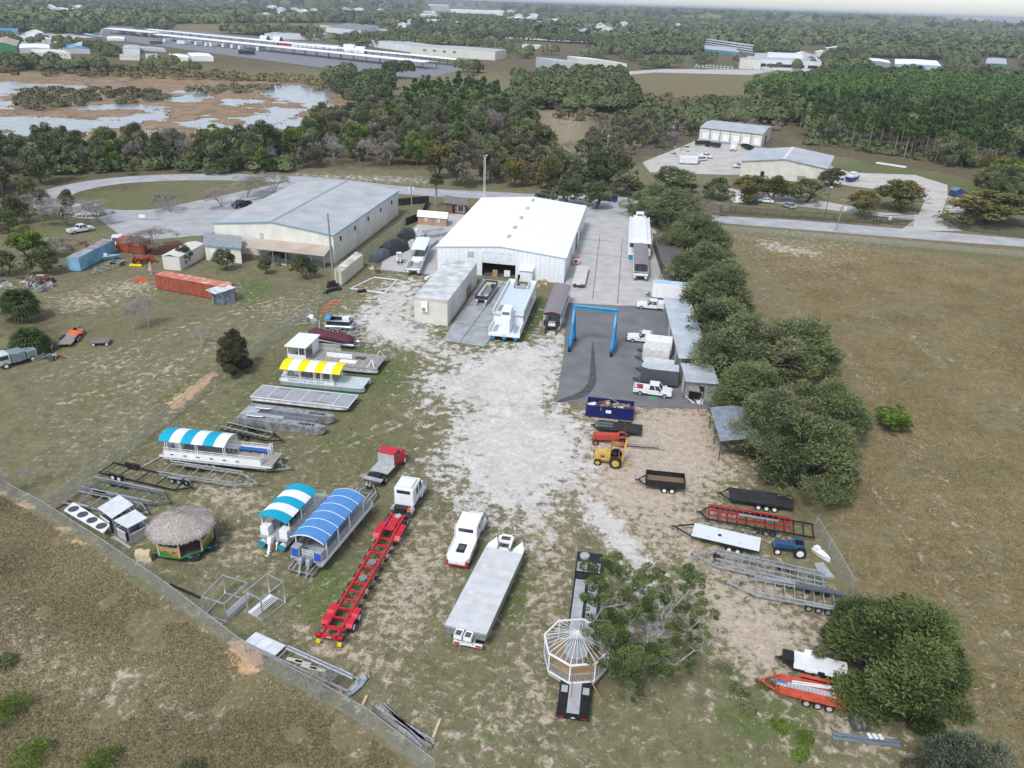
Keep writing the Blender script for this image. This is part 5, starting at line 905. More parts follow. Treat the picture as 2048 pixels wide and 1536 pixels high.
def outboard(t, x, y, z, m, s=1., tilt=.5, lower=None):
    o = MB(); o.box(-.35, .25, -.2, .2, 0, .62); ob = o.build('outboard_motor', m, t, (x, y, z), bevel=.09); ob.rotation_euler = (0, tilt, 0); ob.scale = (s,) * 3
    l = MB(); l.box(-.22, .05, -.09, .09, -.85, 0.02); l.box(-.35, .2, -.12, .12, -.62, -.58); l.tube((-.32, 0, -.9), (.18, 0, -.9), .09, 8, .04)
    for k in range(3): a = k * 2.09; l.bar((-.34, 0, -.9), (-.36, .2 * cos(a), -.9 + .2 * sin(a)), .12, .03)
    l.build('leg', lower or m, ob)
def canopy(t, x0, x1, w, z, rise, mats, n=1, name='canopy', seams=None):
    mb = MB(); 
    for k in range(n): mb.mi = k % len(mats); mb.arch(x0 + (x1 - x0) * k / n, x0 + (x1 - x0) * (k + 1) / n, w, z, rise, .07, 10)
    o = mb.build(name, mats, t)
    if seams:
        q = MB()
        for k in range(seams + 1): x = x0 + (x1 - x0) * k / seams; q.arch(x - .035, x + .035, w + .02, z + .012, rise, .09, 10)
        q.build('seam', white, o)
    return o
def posts(t, xs, y, z0, z1, m=white, s=.06, pair=0.):
    for x in xs:
        for sg in (-1, 1):
            o = MB().box(x - s / 2, x + s / 2, sg * y - s / 2, sg * y + s / 2, z0, z1)
            if pair: o.box(x + pair - s / 2, x + pair + s / 2, sg * y - s / 2, sg * y + s / 2, z0, z1)
            o.build('canopy_post', m, t)
def railing(t, pts, z0, hts, m=white, th=.045, step=1.1, name='railing', panel=None, pm=None):
    o = MB()
    for a, b in zip(pts, pts[1:]):
        for h in hts: o.bar((a[0], a[1], z0 + h), (b[0], b[1], z0 + h), th)
        L = hypot(b[0] - a[0], b[1] - a[1]); n = max(1, int(L / step))
        for k in range(n + 1): x, y = a[0] + (b[0] - a[0]) * k / n, a[1] + (b[1] - a[1]) * k / n; o.bar((x, y, z0), (x, y, z0 + max(hts)), th)
    ob = o.build(name, m, t)
    if panel:
        q = MB()
        for a, b in zip(pts, pts[1:]): q.bar((a[0], a[1], z0 + panel / 2), (b[0], b[1], z0 + panel / 2), .05, panel)
        q.build('side_panel', pm or m, t)
    return ob
def bench(t, x0, x1, y0, y1, z, m=white, h=.42, back=0): 
    o = MB().box(x0, x1, y0, y1, z + h - .08, z + h)
    for x in np.linspace(x0 + .08, x1 - .08, 4): o.box(x - .04, x + .04, y0 + .03, y1 - .03, z, z + h - .08)
    if back: o.box(x0, x1, y1 - .06 if back > 0 else y0, y1 if back > 0 else y0 + .06, z + h, z + h + .4)
    o.build('bench', m, t)
BW = 'boat'
# --- 1: teal striped tour boat on its trailer
T, L, x0, xt, x1 = trailer('galvanised trailer under the teal striped tour pontoon boat', (340, 905), (583, 936), 2.3, .5, 3, .42, tong=.16, bunks=True, zp=.5)
t, L = on('tour_boat', 'long white tour boat with a teal striped canopy over its left half', BW, (333, 898), (556, 922), 1.25); x0, x1 = -L / 2, L / 2; w = 3.1; z = 1.3
for y in (-1.15, 1.15): hull(t, y, .36, x0 + .3, x1, .92, M('worn_white', (.60, .60, .60), .5, var=.25, scale=2), keel=darkgrey)
MB().box(x0, x1 - .1, -w / 2, w / 2, z, z + .1).build('deck', M('tan_deck', (.34, .30, .27), .85, var=.1), t); MB().box(x0, x1 - .1, w / 2, w / 2 + .05, z - .12, z + .08).box(x0, x1 - .1, -w / 2 - .05, -w / 2, z - .12, z + .08).build('rub_rail', white, t)
railing(t, [(x1 - 1.4, -w / 2 + .05), (x0 + .6, -w / 2 + .05), (x0 + .6, w / 2 - .05), (x1 - 1.4, w / 2 - .05)], z + .1, (.75, 1.0), panel=.6); railing(t, [(x1 - 1.4, -w / 2 + .05), (x1 - 1.4, -.6)], z + .1, (.75, 1.), panel=.6); railing(t, [(x1 - 1.4, .6), (x1 - 1.4, w / 2 - .05)], z + .1, (.75, 1., 1.25), panel=.6)
canopy(t, x0 + .2, x0 + L * .60, w + .15, z + 2.05, .5, [teal, white], 6); posts(t, [x0 + .9, x0 + 2.6, x0 + 4.6, x0 + L * .58], w / 2 - .05, z + .1, z + 2.1, pair=.25)
bench(t, x1 - 5, x1 - 1.6, w / 2 - .75, w / 2 - .1, z + .1, M('blue_cushion', (.03, .12, .38), .7), back=0); MB().box(x0 + 1.2, x0 + 2, -.2, .6, z + .1, z + 1.1).build('helm', white, t, bevel=.05); bench(t, x1 - 7, x1 - 5.2, w / 2 - .75, w / 2 - .1, z + .1); outboard(t, x0 - .1, 0, z - .1, black)
o = MB()
for k in range(5): o.bar((x1 - 1.2, w / 2 - .6, z + .2 + k * .28), (x1 - 1.2, w / 2 - .05, z + .2 + k * .28), .06)
o.bar((x1 - 1.2, w / 2 - .6, z), (x1 - 1.2, w / 2 - .6, z + 1.4), .06); o.bar((x1 - 1.2, w / 2 - .05, z), (x1 - 1.2, w / 2 - .05, z + 1.4), .06); o.build('ladder', white, t)
for k, s_ in enumerate(('MI', 'MILE', 'MAIL', 'MLA', 'TLAE', 'NILE')): MB().box(x0 + 1.4 + k * 1.6, x0 + 1.8 + k * 1.6, -w / 2 - .06, -w / 2 - .028 + .0, z + .25, z + .36).build('name_mark', darkgrey, t)
# --- 2: yellow striped boat with lettering
t, L = on('tour_boat', 'white pontoon boat with a yellow striped canopy, blue lettering and green bottom', BW, (571, 752), (733, 768), .85); x0, x1 = -L / 2, L / 2; w = 3.6; z = .85
for y in (-w / 2 + .45, w / 2 - .45): hull(t, y, .42, x0, x1 + .2, .42, alup, keel=M('green_paint', (.01, .20, .14), .5), box=True)
MB().box(x0, x1, -w / 2, w / 2, z, z + .1).build('deck', M('pale_blue_deck', (.50, .57, .60), .6, var=.08), t); MB().box(x0 + .3, x0 + L * .65, -w / 2 + .05, w / 2 - .05, z + .1, z + .115).build('carpet', deckgrey, t)
railing(t, [(x0 + L * .66, -w / 2 + .04), (x0 + .2, -w / 2 + .04), (x0 + .2, w / 2 - .04), (x0 + L * .66, w / 2 - .04)], z + .1, (.55, .8), panel=.45); canopy(t, x0 + .1, x0 + L * .74, w + .2, z + 2.0, .6, [yellow, white], 7); posts(t, [x0 + .8, x0 + 2.9, x0 + 5., x0 + 6., x0 + L * .62], w / 2 - .04, z + .1, z + 2.05, pair=.22)
lettering('GREENWATER', .42, M('sign_blue', (.01, .16, .36), .5), t, (x0 + 2.6, -w / 2 - .0, z + .33), (pi / 2, 0, 0)); lettering('SOLUTIONS', .42, M('sign_blue', 0), t, (x0 + 5.3, -w / 2 - .0, z + .33), (pi / 2, 0, 0))
MB().box(x0 + 1.2, x0 + 2., .3, 1.1, z + .12, z + 1.1).build('helm', white, t, bevel=.05); bench(t, x0 + 3, x0 + 6.5, w / 2 - .8, w / 2 - .2, z + .12); outboard(t, x0 - .1, 0, z + .1, white)
# --- 3: cabin work boat
t, L = on('work_boat', 'white pontoon work boat with a flat roofed cabin and lumber strips across its grey deck', BW, (590, 708), (764, 726), 1.0); x0, x1 = -L / 2, L / 2; w = 5.2; z = 1.0
for y in (-w / 2 + .4, w / 2 - .4): hull(t, y, .42, x0, x1 + .1, .5, M('worn_white', 0), keel=black, box=True)
MB().box(x0, x1, -w / 2, w / 2, z, z + .1).build('deck', M('taupe_deck', (.30, .28, .27), .85), t); c3 = MB().box(x0, x0 + 2.8, -w / 2 + .1, -w / 2 + .16, z + .1, z + 1.1).box(x0, x0 + .06, -w / 2 + .1, w / 2 - .1, z + .1, z + 1.).box(x0 + 1.5, x0 + 2.8, w / 2 - .3, w / 2 - .24, z + .1, z + 2.3).box(x0 + 2.75, x0 + 2.8, .2, w / 2 - .3, z + .1, z + 2.3); c3.build('cabin_wall', white, t)
MB().box(x0 - .3, x0 + 3.1, -w / 2 - .1, w / 2 + .1, z + 2.3, z + 2.42).build('cabin_roof', white, t); posts(t, [x0 + .1, x0 + 1.8, x0 + 2.8], w / 2 - .15, z + .1, z + 2.3, s=.09); railing(t, [(x0 + 2.9, w / 2 - .1), (x0 + 6.2, w / 2 - .1)], z + .1, (.2, .95), step=.16)
for k, f in enumerate((.3, .36, .4, .43, .52, .62, .74, .8, .83, .93)): x = x0 + L * f; MB().bar((x - .25, -w / 2 + .3, z + .14), (x + .35, w / 2 - .5, z + .16), .07).build('batten', M('batten', (.66, .58, .36), .7), t)
MB().box(x0 + 5., x0 + 9., .1, .3, z + .1, z + .75).build('partition', white, t); MB().box(x0 + 7.6, x0 + 10.2, -1.6, -.7, z + .1, z + .3).build('crate', white, t); MB().box(x0 + 9.4, x0 + 11, .2, 1., z + .12, z + .22).build('tarp', M('dark_green', (.03, .09, .05), .8), t)
for s in (-1, 1): MB().bar((x1 - .4, s * (w / 2 - .3), z + .1), (x1 - .9, s * (w / 2 - .9), z + 1.2), .1).bar((x1 - 1.5, s * (w / 2 - .3), z + .1), (x1 - .9, s * (w / 2 - .9), z + 1.2), .1).build('brace', white, t)
# --- 4: flat barge, 5: bare aluminium catamaran
t, L = on('deck_barge', 'flat grey decked pontoon barge with white edges and no cabin', 'barge', (497, 800), (694, 822), .95); x0, x1 = -L / 2, L / 2; w = 3.7; z = .95
t.location = (at(609, 793, .95).x, at(609, 793, .95).y, 0)
for y in (-w / 2 + .4, w / 2 - .4): hull(t, y, .36, x0, x1, .5, M('worn_white', 0), keel=black)
MB().box(x0, x1, -w / 2, w / 2, z, z + .09).build('deck', deckgrey, t); e_ = MB().box(x0 - .05, x1 + .05, -w / 2 - .05, -w / 2 + .04, z + .02, z + .12).box(x0 - .05, x1 + .05, w / 2 - .04, w / 2 + .05, z + .02, z + .12).box(x1 - .04, x1 + .05, -w / 2, w / 2, z + .02, z + .12).box(x0 - .05, x0 + .04, -w / 2, w / 2, z + .02, z + .12)
for k in range(1, 6): x = x0 + L * k / 6; e_.box(x - .03, x + .03, -w / 2, w / 2, z + .09, z + .105)
e_.build('edge_trim', white, t)
for x, y in [(-3.5, -1.2), (-3.2, 1.3), (2.2, 1.3), (2.5, -1.2)]: MB().box(x - .9, x + .9, y - .12, y + .12, z + .09, z + .14).build('plank', M('old_plank', (.32, .22, .17), .9), t)
t, L = on('catamaran_hull', 'bare aluminium catamaran hull frame with open ribs and two rounded bows', 'boat hull', (480, 826), (652, 848), 1.2); x0, x1 = -L / 2, L / 2; w = 4.2; z = 1.25
t.location = (at(573, 832, 1.2).x, at(573, 832, 1.2).y, 0); pl = M('hull_plate', (.44, .46, .48), .45, .5, var=.35, scale=1.6, stripes=(0, 1.1, .18))
for y in (-w / 2 + .6, w / 2 - .6):
    hull(t, y, .62, x0, x1, .64, pl, box=True); o = MB()
    for k in range(5): x = x1 - 3.4 + k * .42; o.box(x, x + .3, y - .25, y + .25, 1.262, 1.275)
    o.build('hatch_slots', black, t)
o = MB()
for k in range(34): x = x0 + .3 + k * (L - 1.8) / 34; o.bar((x, -w / 2 + .9, z), (x, w / 2 - .9, z), .07, .1)
for y in (-1.1, 0, 1.1): o.bar((x0 + .2, y, z - .06), (x1 - 1.6, y, z - .06), .1, .12)
o.build('cross_ribs', alu, t); MB().box(x0, x0 + 2., -w / 2 + .9, w / 2 - .9, z + .07, z + .1).box(x0 + 2, x0 + 5.8, -w / 2 + 1, -w / 2 + 1.7, z + .07, z + .1).build('deck_plate', alup, t)
for y in (-1.2, 1.): o = MB().loft([[(x0 + 1.2 + f * 2.4, y + k * .5 * cos(a), z + .25 + .15 * k * sin(a)) for a in np.linspace(0, 2 * pi, 9)[:-1]] for f, k in ((0, .9), (.6, 1), (.9, .5), (1, .1))]); o.build('nose_cone', alu, t)
# --- 6, 7: small boats
T = trailer('small silver trailer under the maroon covered pontoon boat', (618, 665), (722, 692), 2.2, .45, 2, .5, tong=.2, bunks=True, zp=.45)
t, L = on('pontoon_boat', 'pontoon boat under a maroon cover behind the cabin work boat', BW, (622, 668), (706, 684), 1.); x0, x1 = -L / 2, L / 2
for y in (-.9, .9): hull(t, y, .3, x0, x1 + .8, .75, alu)
MB().loft([[(x0 + L * f, -1.2 * k, .95), (x0 + L * f, 1.2 * k, .95), (x0 + L * f, 1.15 * k, h_), (x0 + L * f, .4 * k, h_ + .3), (x0 + L * f, -.4 * k, h_ + .3), (x0 + L * f, -1.15 * k, h_)] for f, k, h_ in ((0, .9, 1.5), (.1, 1, 1.8), (.35, 1, 1.6), (.6, 1, 1.8), (.85, 1, 1.6), (1, .8, 1.3))]).build('cover', maroon, t, smooth=True)
MB().tube((x0 + 1, 1, .9), (x0 + 1, 1, 3.2), .05).build('guide_post', white, t)
T = trailer('small trailer under the blue and silver pontoon boat', (650, 655), (728, 660), 2.2, .45, 2, .4, tong=.2, zp=.45)
t, L = on('pontoon_boat', 'small silver and black pontoon boat with a folded blue top', BW, (652, 645), (712, 648), 1.); x0, x1 = -L / 2, L / 2
for y in (-.9, .9): hull(t, y, .32, x0, x1, .7, alu)
MB().box(x0, x1 - .3, -1.2, 1.2, 1.02, 1.1).build('deck', deckgrey, t); railing(t, [(x1 - .8, -1.15), (x0 + .4, -1.15), (x0 + .4, 1.15), (x1 - .8, 1.15), (x1 - .8, -1.15)], 1.1, (.7,), panel=.6, pm=M('navy_panel', (.02, .025, .05), .4)); canopy(t, x0 + .1, x0 + 1., 2.2, 2.0, .3, [cblue]); MB().box(x1 - 2.4, x1 - 1.2, .3, 1., 1.1, 1.9).build('helm', white, t, bevel=.05); bench(t, x0 + 1, x0 + 3, -1.05, -.5, 1.1, midgrey)
# --- 8: teal striped shorter boat
t, L = on('tour_boat', 'teal striped pontoon boat parked left of the solid blue canopy boat', BW, (545, 1078), (632, 985), 1.25); x0, x1 = -L / 2, L / 2; w = 3.1; z = 1.25
for y in (-1.1, 1.1): hull(t, y, .36, x0 - .3, x1, .62, M('worn_white', 0), keel=M('blue_bottom', (.0, .28, .45), .5))
MB().box(x0, x1, -w / 2, w / 2, z - .1, z).build('deck', deckgrey, t); railing(t, [(x1 - .5, -w / 2 + .05), (x0 + .5, -w / 2 + .05), (x0 + .5, -.7)], z, (.35, .6, .85), panel=.3); railing(t, [(x0 + .5, .7), (x0 + .5, w / 2 - .05), (x1 - .5, w / 2 - .05)], z, (.35, .6, .85), panel=.3)
canopy(t, x0 + .1, x0 + L * .72, w + .2, z + 2.1, .5, [teal, white], 5); posts(t, [x0 + .8, x0 + 3.2, x0 + L * .68], w / 2 - .05, z, z + 2.15, s=.1)
for s in (-1, 1): MB().box(x0 + .3, x0 + 1.2, s * 1.05 - .45, s * 1.05 + .45, z, z + 1.).build('locker', white, t, bevel=.03)
outboard(t, x0 - .4, 0, z - .3, white, 1.25, .35); outboard(t, x0 - .2, -.6, z - .4, white, .5, .3); bench(t, x0 + 2, x0 + 5, -.4, .4, z, darkgrey)
for y in (-1.1, 1.1): MB().tube((x0 - .33, y, .62), (x0 - .28, y, .62), .37, 12).build('end_cap', M('blue_bottom', 0), t)
# --- 9: blue canopy boat on long trailer
TR, L, x0, xt, x1 = trailer('long galvanised trailer with a spare wheel carrying the solid blue canopy boat', (600, 1145), (748, 968), 2.6, .55, 3, .42, tong=.12, bunks=(.5, .85), cross=10, zp=.55); MB().tube((xt + .7, 0, .85), (xt + .7, 0, 1.05), .36, 14).build('spare_wheel', rubber, TR)
t, L = on('tour_boat', 'large pontoon boat with a solid blue arched canopy and two grey outboards, on a trailer', BW, (617, 1118), (718, 1002), 1.3); x0, x1 = -L / 2 - .3, L / 2; w = 3.3; z = 1.35
for y in (-1.2, 0, 1.2): hull(t, y, .36, x0 + .2, x1 + .6, .98, M('worn_white', 0))
MB().box(x0, x1, -w / 2, w / 2, z - .05, z + .08).build('deck', deckgrey, t); MB().box(x0, x1, -w / 2 - .05, -w / 2, z - .25, z + .15).box(x0, x1, w / 2, w / 2 + .05, z - .25, z + .15).build('rub_rail', white, t)
railing(t, [(x1 - .4, -w / 2 + .05), (x0 + 1.2, -w / 2 + .05)], z + .08, (.5, .9), M('grey_rail', (.35, .36, .37), .5), panel=.75, pm=M('grey_panel', (.36, .37, .38), .6)); railing(t, [(x1 - .4, w / 2 - .05), (x0 + 1.2, w / 2 - .05)], z + .08, (.5, .9), M('grey_rail', 0), panel=.75, pm=M('grey_panel', 0)); railing(t, [(x0 + .3, -.6), (x0 + .3, .6)], z + .08, (.3, .5, .7, .9), white)
canopy(t, x0 + .3, x0 + L * .84, w + .25, z + 2.1, .6, [cblue], 1, seams=6); posts(t, [x0 + 1, x0 + 3.3, x0 + 5.6, x0 + L * .82], w / 2 - .02, z, z + 2.15, s=.11)
for s in (-1, 1): lk = MB().box(x0, x0 + .8, s * 1.2 - .42, s * 1.2 + .42, z + .08, z + 1.2).build('locker', M('grey_panel', 0), t); MB().box(x0 - .03, x0 - .002, s * 1.2 - .36, s * 1.2 + .36, z + .2, z + 1.1).build('locker_door', M('locker_blue', (.02, .10, .45), .5), lk)
for s in (-1, 1): outboard(t, x0 - .35, s * .42, z - .25, M('silver_cowl', (.40, .42, .45), .35, .3), 1.15, .3)
bench(t, x0 + 2, x0 + 7, -w / 2 + .2, -w / 2 + .7, z + .08, midgrey); bench(t, x0 + 2, x0 + 7, w / 2 - .7, w / 2 - .2, z + .08, midgrey)
one('traffic_marker', MB().tube((0, 0, 0), (0, 0, .5), .14, 10, .12), orange, 'small orange bucket on the grass beside the blue canopy boat trailer', 'bucket', at(708, 1066))
# --- 10: tiki boat
C0 = at(366, 1100, 0); t = thing('tiki_boat', 'round tiki bar boat with a thatched roof and painted orange and green sides', 'tiki boat', (at(368, 1085, .6).x, at(368, 1085, .6).y, 0), radians(-8)); R_ = 2.75; oc = [(R_ * cos(pi / 8 + k * pi / 4), R_ * sin(pi / 8 + k * pi / 4)) for k in range(8)]
MB().prism([(p[0] * 1.04, p[1] * 1.04) for p in oc], .72, .84).build('deck', M('green_trim', (.06, .22, .06), .6), t); MB().prism([(p[0] * .97, p[1] * .97) for p in oc], .842, .86).build('floor', M('dark_floor', (.12, .085, .07), .8), t)
for y, a, b_ in ((-1.7, -1.9, 2.5), (0, -2.4, 3.4), (1.7, -1.9, 2.5)): h_ = hull(t, y, .4, a, b_, .4, M('tiki_black', (.03, .035, .04), .6), box=True); MB().loft([[(x, y - .42, .62), (x, y + .42, .62), (x, y + .42, .71), (x, y - .42, .71)] for x in (a, b_ - .6)] + [[(b_ + .05, y - .06, .72), (b_ + .05, y + .06, .72), (b_ + .05, y + .06, .8), (b_ + .05, y - .06, .8)]]).build('pontoon_top', M('tiki_teal', (.0, .34, .45), .5), h_)
pm_ = mat('painted_panel', (.55, .14, .02), .6, var=.1, scale=2.2, col2=(.04, .20, .03), thr=(.44, .5), detail=3)
for k in range(8):
    p, q = oc[k], oc[(k + 1) % 8]
    if k == 6: continue
    MB().bar((p[0] * .98, p[1] * .98, 1.14), (q[0] * .98, q[1] * .98, 1.14), .05, .55).build('side_panel', pm_, t); o = MB()
    for h_ in (1.5, 1.62, 1.74, 1.86): o.bar((p[0], p[1], h_), (q[0], q[1], h_), .05)
    o.build('railing', palewood, t)
for k in range(8): MB().box(oc[k][0] - .07, oc[k][0] + .07, oc[k][1] - .07, oc[k][1] + .07, .84, 2.75).build('post', palewood, t)
MB().tube((0, 0, .86), (0, 0, 1.9), .8, 8).build('bar_counter', pm_, t)
th = M('thatch', (.42, .37, .335), .95, var=.35, scale=7, bump=.8); r1 = MB(); rg = random.Random(4); rings = [(3.2, 2.6), (3.12, 2.87), (2.4, 3.2), (1.5, 3.56), (.7, 3.88), (.06, 4.1)]; V = []
for k, (r_, z_) in enumerate(rings):
    for i in range(32): a = 2 * pi * i / 32 + pi / 8; f = cos(pi / 8) / cos(((a - pi / 8) % (pi / 4)) - pi / 8); V.append((r_ * cos(a) * (.35 + .65 * f), r_ * sin(a) * (.35 + .65 * f), z_ + rg.uniform(-.04, .04)))
r1.add(V, [(k * 32 + i, k * 32 + (i + 1) % 32, (k + 1) * 32 + (i + 1) % 32, (k + 1) * 32 + i) for k in range(5) for i in range(32)] + [tuple(range(160, 192))]); th_o = r1.build('thatched_roof', th, t)
cl = [];
fr_ = MB()
for i in range(2600):
    a = rg.uniform(0, 2 * pi); u = rg.random() ** .6; r_ = 3.15 * u; z_ = 4.13 - 1.34 * u; l_2 = rg.uniform(.25, .5); q = Vector((cos(a + rg.gauss(0, .15)), sin(a + rg.gauss(0, .15)), -.5)).normalized(); p_ = Vector((r_ * cos(a), r_ * sin(a), z_ + rg.uniform(0, .07))); s_ = Vector((-sin(a), cos(a), 0)) * .03
    fr_.add([p_ - s_, p_ + s_, p_ + q * l_2], [(0, 1, 2)])
fr_.build('thatch_straw', M('straw', (.42, .37, .33), .95, var=.3, scale=12), th_o)
# --- 11: grey deck barge on a semi trailer
t, L = on('deck_barge', 'long silver grey deck barge with two pointed pontoons, loaded on a step trailer', 'barge', (930, 1262), (1013, 1092), 1.9); x0, x1 = -L / 2, L / 2; w = 3.75; z = 1.9
MB().box(x0 + .2, x1 - .8, -w / 2, w / 2, z - .05, z + .07).build('deck', M('pale_alu_deck', (.64, .65, .65), .6, .15, var=.1, scale=.9, stripes=(0, 1.25, .07)), t)
for y in (-w / 2 + .55, w / 2 - .55):
    MB().loft([[(x, y - .5 * k, a), (x, y + .5 * k, a), (x, y + .55 * k, z - .06), (x, y - .55 * k, z - .06)] for x, k, a in ((x0, .95, 1.3), (x0 + .9, 1, .95), (x1 - 1.2, 1, .95), (x1 - .4, .85, 1.2))] + [[(x1 + .9, y + .0 - .03, 1.75), (x1 + .9, y + .03, 1.75), (x1 + .9, y + .03, z - .06), (x1 + .9, y - .03, z - .06)]]).build('pontoon', M('scratched_alu', (.42, .44, .46), .4, .6, var=.25, scale=5), t)
for y in (-w / 2 + .55, w / 2 - .55): MB().prism([(x1 - .82, y - .55), (x1 - .1, y - .48), (x1 + 1.15, y), (x1 - .1, y + .48), (x1 - .82, y + .55)], z - .055, z + .03).build('bow_cap', white, t)
for x, y in ((-1.9, -1.1), (-1.4, 1.1), (2.2, -1.1), (2.6, 1.1)): MB().box(x - .22, x + .22, y - .3, y + .3, z + .07, z + .085).build('hatch', offwhite, t)
for s in (-1, 1): MB().box(x0 - .7, x0 + .1, s * .42 - .35, s * .42 + .35, 1.5, 1.95).build('motor_well', white, t); MB().box(x0 - .68, x0 - .1, s * .42 - .25, s * .42 + .25, 1.951, 1.96).build('well_opening', darkgrey, t)
t, L = on('flatbed_trailer', 'white step deck trailer under the silver grey barge', 'trailer', (935, 1285), (1015, 1075), 1.0); x0, x1 = -L / 2, L / 2
f = MB(); f.box(x0, x1 - 2.2, -.55, -.4, .75, .93).box(x0, x1 - 2.2, .4, .55, .75, .93).box(x1 - 2.4, x1, -.75, -.55, 1.15, 1.4).box(x1 - 2.4, x1, .55, .75, 1.15, 1.4).box(x1 - 1.3, x1 - .2, -.55, .55, 1.2, 1.38).box(x1 - .2, x1, -.75, .75, 1.1, 1.4).box(x1 - 2.6, x1 - 2.2, -.7, .7, .8, 1.4); f.box(x0, x0 + .2, -1.25, 1.25, .6, .9); f.build('frame', white, t)
MB().box(x0 - .03, x0, -1.2, -.7, .66, .84).box(x0 - .03, x0, .7, 1.2, .66, .84).build('tail_light', redlamp, t); MB().box(x1 - .95, x1 - .35, -.45, .45, 1.381, 1.39).build('opening', rust, t); MB().box(x0 - .03, x0, -.3, .3, .66, .78).build('plate', offwhite, t); wheels(t, [(x0 + q, s * .85) for q in (1.4, 2.5) for s in (-1, 1)], .42, .5)
# --- 12: black lowboy and gazebo
t, L = on('lowboy_trailer', 'long black lowboy trailer with aluminium strips, half hidden by the live oak', 'trailer', (1145, 1430), (1180, 1112), .95); x0, x1 = -L / 2, L / 2; w = 2.5
MB().box(x0, x0 + 3.4, -w / 2, w / 2, .85, 1.0).box(x0 + 3.4, x1 - 3.2, -w / 2, w / 2, .5, .68).box(x1 - 3.2, x1, -w / 2, w / 2, 1.15, 1.35).box(x1 - 3.3, x1 - 3.1, -w / 2, w / 2, .5, 1.35).box(x0 + 3.3, x0 + 3.5, -w / 2, w / 2, .5, 1.).box(x0, x0 + .12, -w / 2, w / 2, .5, .85).build('frame', black, t)
MB().box(x0 + .1, x0 + 3.4, -.48, .48, 1.003, 1.02).box(x0 + 3.6, x1 - 3.4, -1.1, -.15, .683, .7).box(x0 + 3.6, x1 - 3.4, .15, 1.1, .683, .7).box(x1 - 3., x1 - 1.6, -1.1, -.1, 1.353, 1.37).box(x1 - 3., x1 - 1.6, .1, 1.1, 1.353, 1.37).box(x0 + 2.1, x0 + 2.8, -1.1, -.6, 1.003, 1.02).box(x0 + 2.1, x0 + 2.8, .6, 1.1, 1.003, 1.02).build('deck_plates', alup, t)
MB().tube((x1 - .8, .5, 1.37), (x1 - .8, .5, 1.6), .46, 16).build('spare_wheel', M('pale_wheel', (.5, .52, .53), .4, .3), t); wheels(t, [(x0 + q, s * .95) for q in (1.0, 2.1) for s in (-1, 1)], .4, .5)
for s in (-1, 1): MB().box(x0 - .03, x0, s * .9 - .2, s * .9 + .2, .6, .72).build('tail_light', redlamp, t)
MB().box(x0 - .03, x0, -.2, .1, .6, .7).build('plate', offwhite, t)
g = at(1151, 1318, 1.2); t = thing('gazebo_boat', 'octagonal gazebo with open white rafters strapped on the black lowboy trailer', 'gazebo', (g.x, g.y, 0), radians(8)); R_ = 2.65; oc = [(R_ * cos(pi / 8 + k * pi / 4), R_ * sin(pi / 8 + k * pi / 4)) for k in range(8)]
MB().prism(oc, .72, 1.1).build('base', alup, t); MB().prism([(a * 1.02, b_ * 1.02) for a, b_ in oc], 1.1, 1.2).build('sill', white, t); MB().prism([(a * .96, b_ * .96) for a, b_ in oc], 1.201, 1.22).build('floor', M('ply_floor', (.36, .24, .13), .7, var=.15), t)
for k in range(8):
    p, q = Vector((*oc[k], 0)), Vector((*oc[(k + 1) % 8], 0)); MB().box(p.x - .05, p.x + .05, p.y - .05, p.y + .05, 1.2, 3.05).build('post', white, t); o = MB()
    for h_ in (1.3, 2.05): o.bar((p.x, p.y, h_), (q.x, q.y, h_), .06)
    for i in range(1, 13): m_ = p.lerp(q, i / 13); o.bar((m_.x, m_.y, 1.3), (m_.x, m_.y, 2.05), .045)
    o.build('balustrade', galv, t); MB().bar((p.x * 1.03, p.y * 1.03, 3.08), (q.x * 1.03, q.y * 1.03, 3.08), .12, .12).build('eave_beam', white, t); MB().bar((p.x, p.y, 3.12), (p.x * .06, p.y * .06, 4.1), .06).build('rafter', M('rafter_alu', (.62, .63, .64), .5), t)
    for i in (.25, .5, .75): m_ = p.lerp(q, i); MB().bar((m_.x, m_.y, 3.12), (m_.x * .07, m_.y * .07, 4.08), .04).build('rafter', M('rafter_alu', 0), t)
MB().tube((0, 0, 1.22), (0, 0, 2.1), .95, 8).build('bar_counter', M('counter', (.28, .27, .26), .6), t); MB().tube((0, 0, 2.1), (0, 0, 2.18), 1.05, 8).build('counter_top', alup, t); MB().tube((0, 0, 4.0), (0, 0, 4.16), .16, 8).build('hub', white, t)
for s in (-.75, .75): a_, b_ = Vector((s, -R_ * .92, 1.25)), Vector((s * 1.5, -R_ - 1.2, 1.02)); one('ratchet_strap', MB().bar(a_, b_, .09, .02), M('strap_orange', (.45, .16, .10), .8), 'faded orange ratchet strap from the gazebo to the lowboy, %s one' % ('left' if s < 0 else 'right'), 'strap', (g.x, g.y, 0), radians(8))
# --- 13: houseboat
t, L = on('houseboat', 'big white houseboat with a pilot house at its near end and blue bottoms', BW, (1008, 674), (1045, 594), .9); x0, x1 = -L / 2, L / 2; w = 5.1; z = .95; wh2 = M('boat_white', (.74, .76, .77), .4, var=.04)
for y in (-1.9, 0, 1.9): MB().loft([[(x, y - k, 1.), (x, y + k, 1.), (x, y, zz)] for x, k, zz in ((x0 - .1, .55, .35), (x0 + 1, .6, .12), (x1, .6, .12))]).build('hull', lblue, t)
MB().box(x0, x1, -w / 2, w / 2, z, z + .5).build('deck', wh2, t); MB().box(x0 + 3.9, x1 - 3.2, -w / 2 + .1, w / 2 - .1, z + .5, z + 2.5).build('cabin', wh2, t); MB().box(x0 + 3.5, x1 - 3.4, -w / 2 - .02, w / 2 + .02, z + 2.5, z + 2.62).build('upper_deck', M('blue_white_deck', (.56, .66, .69), .6, var=.06), t)
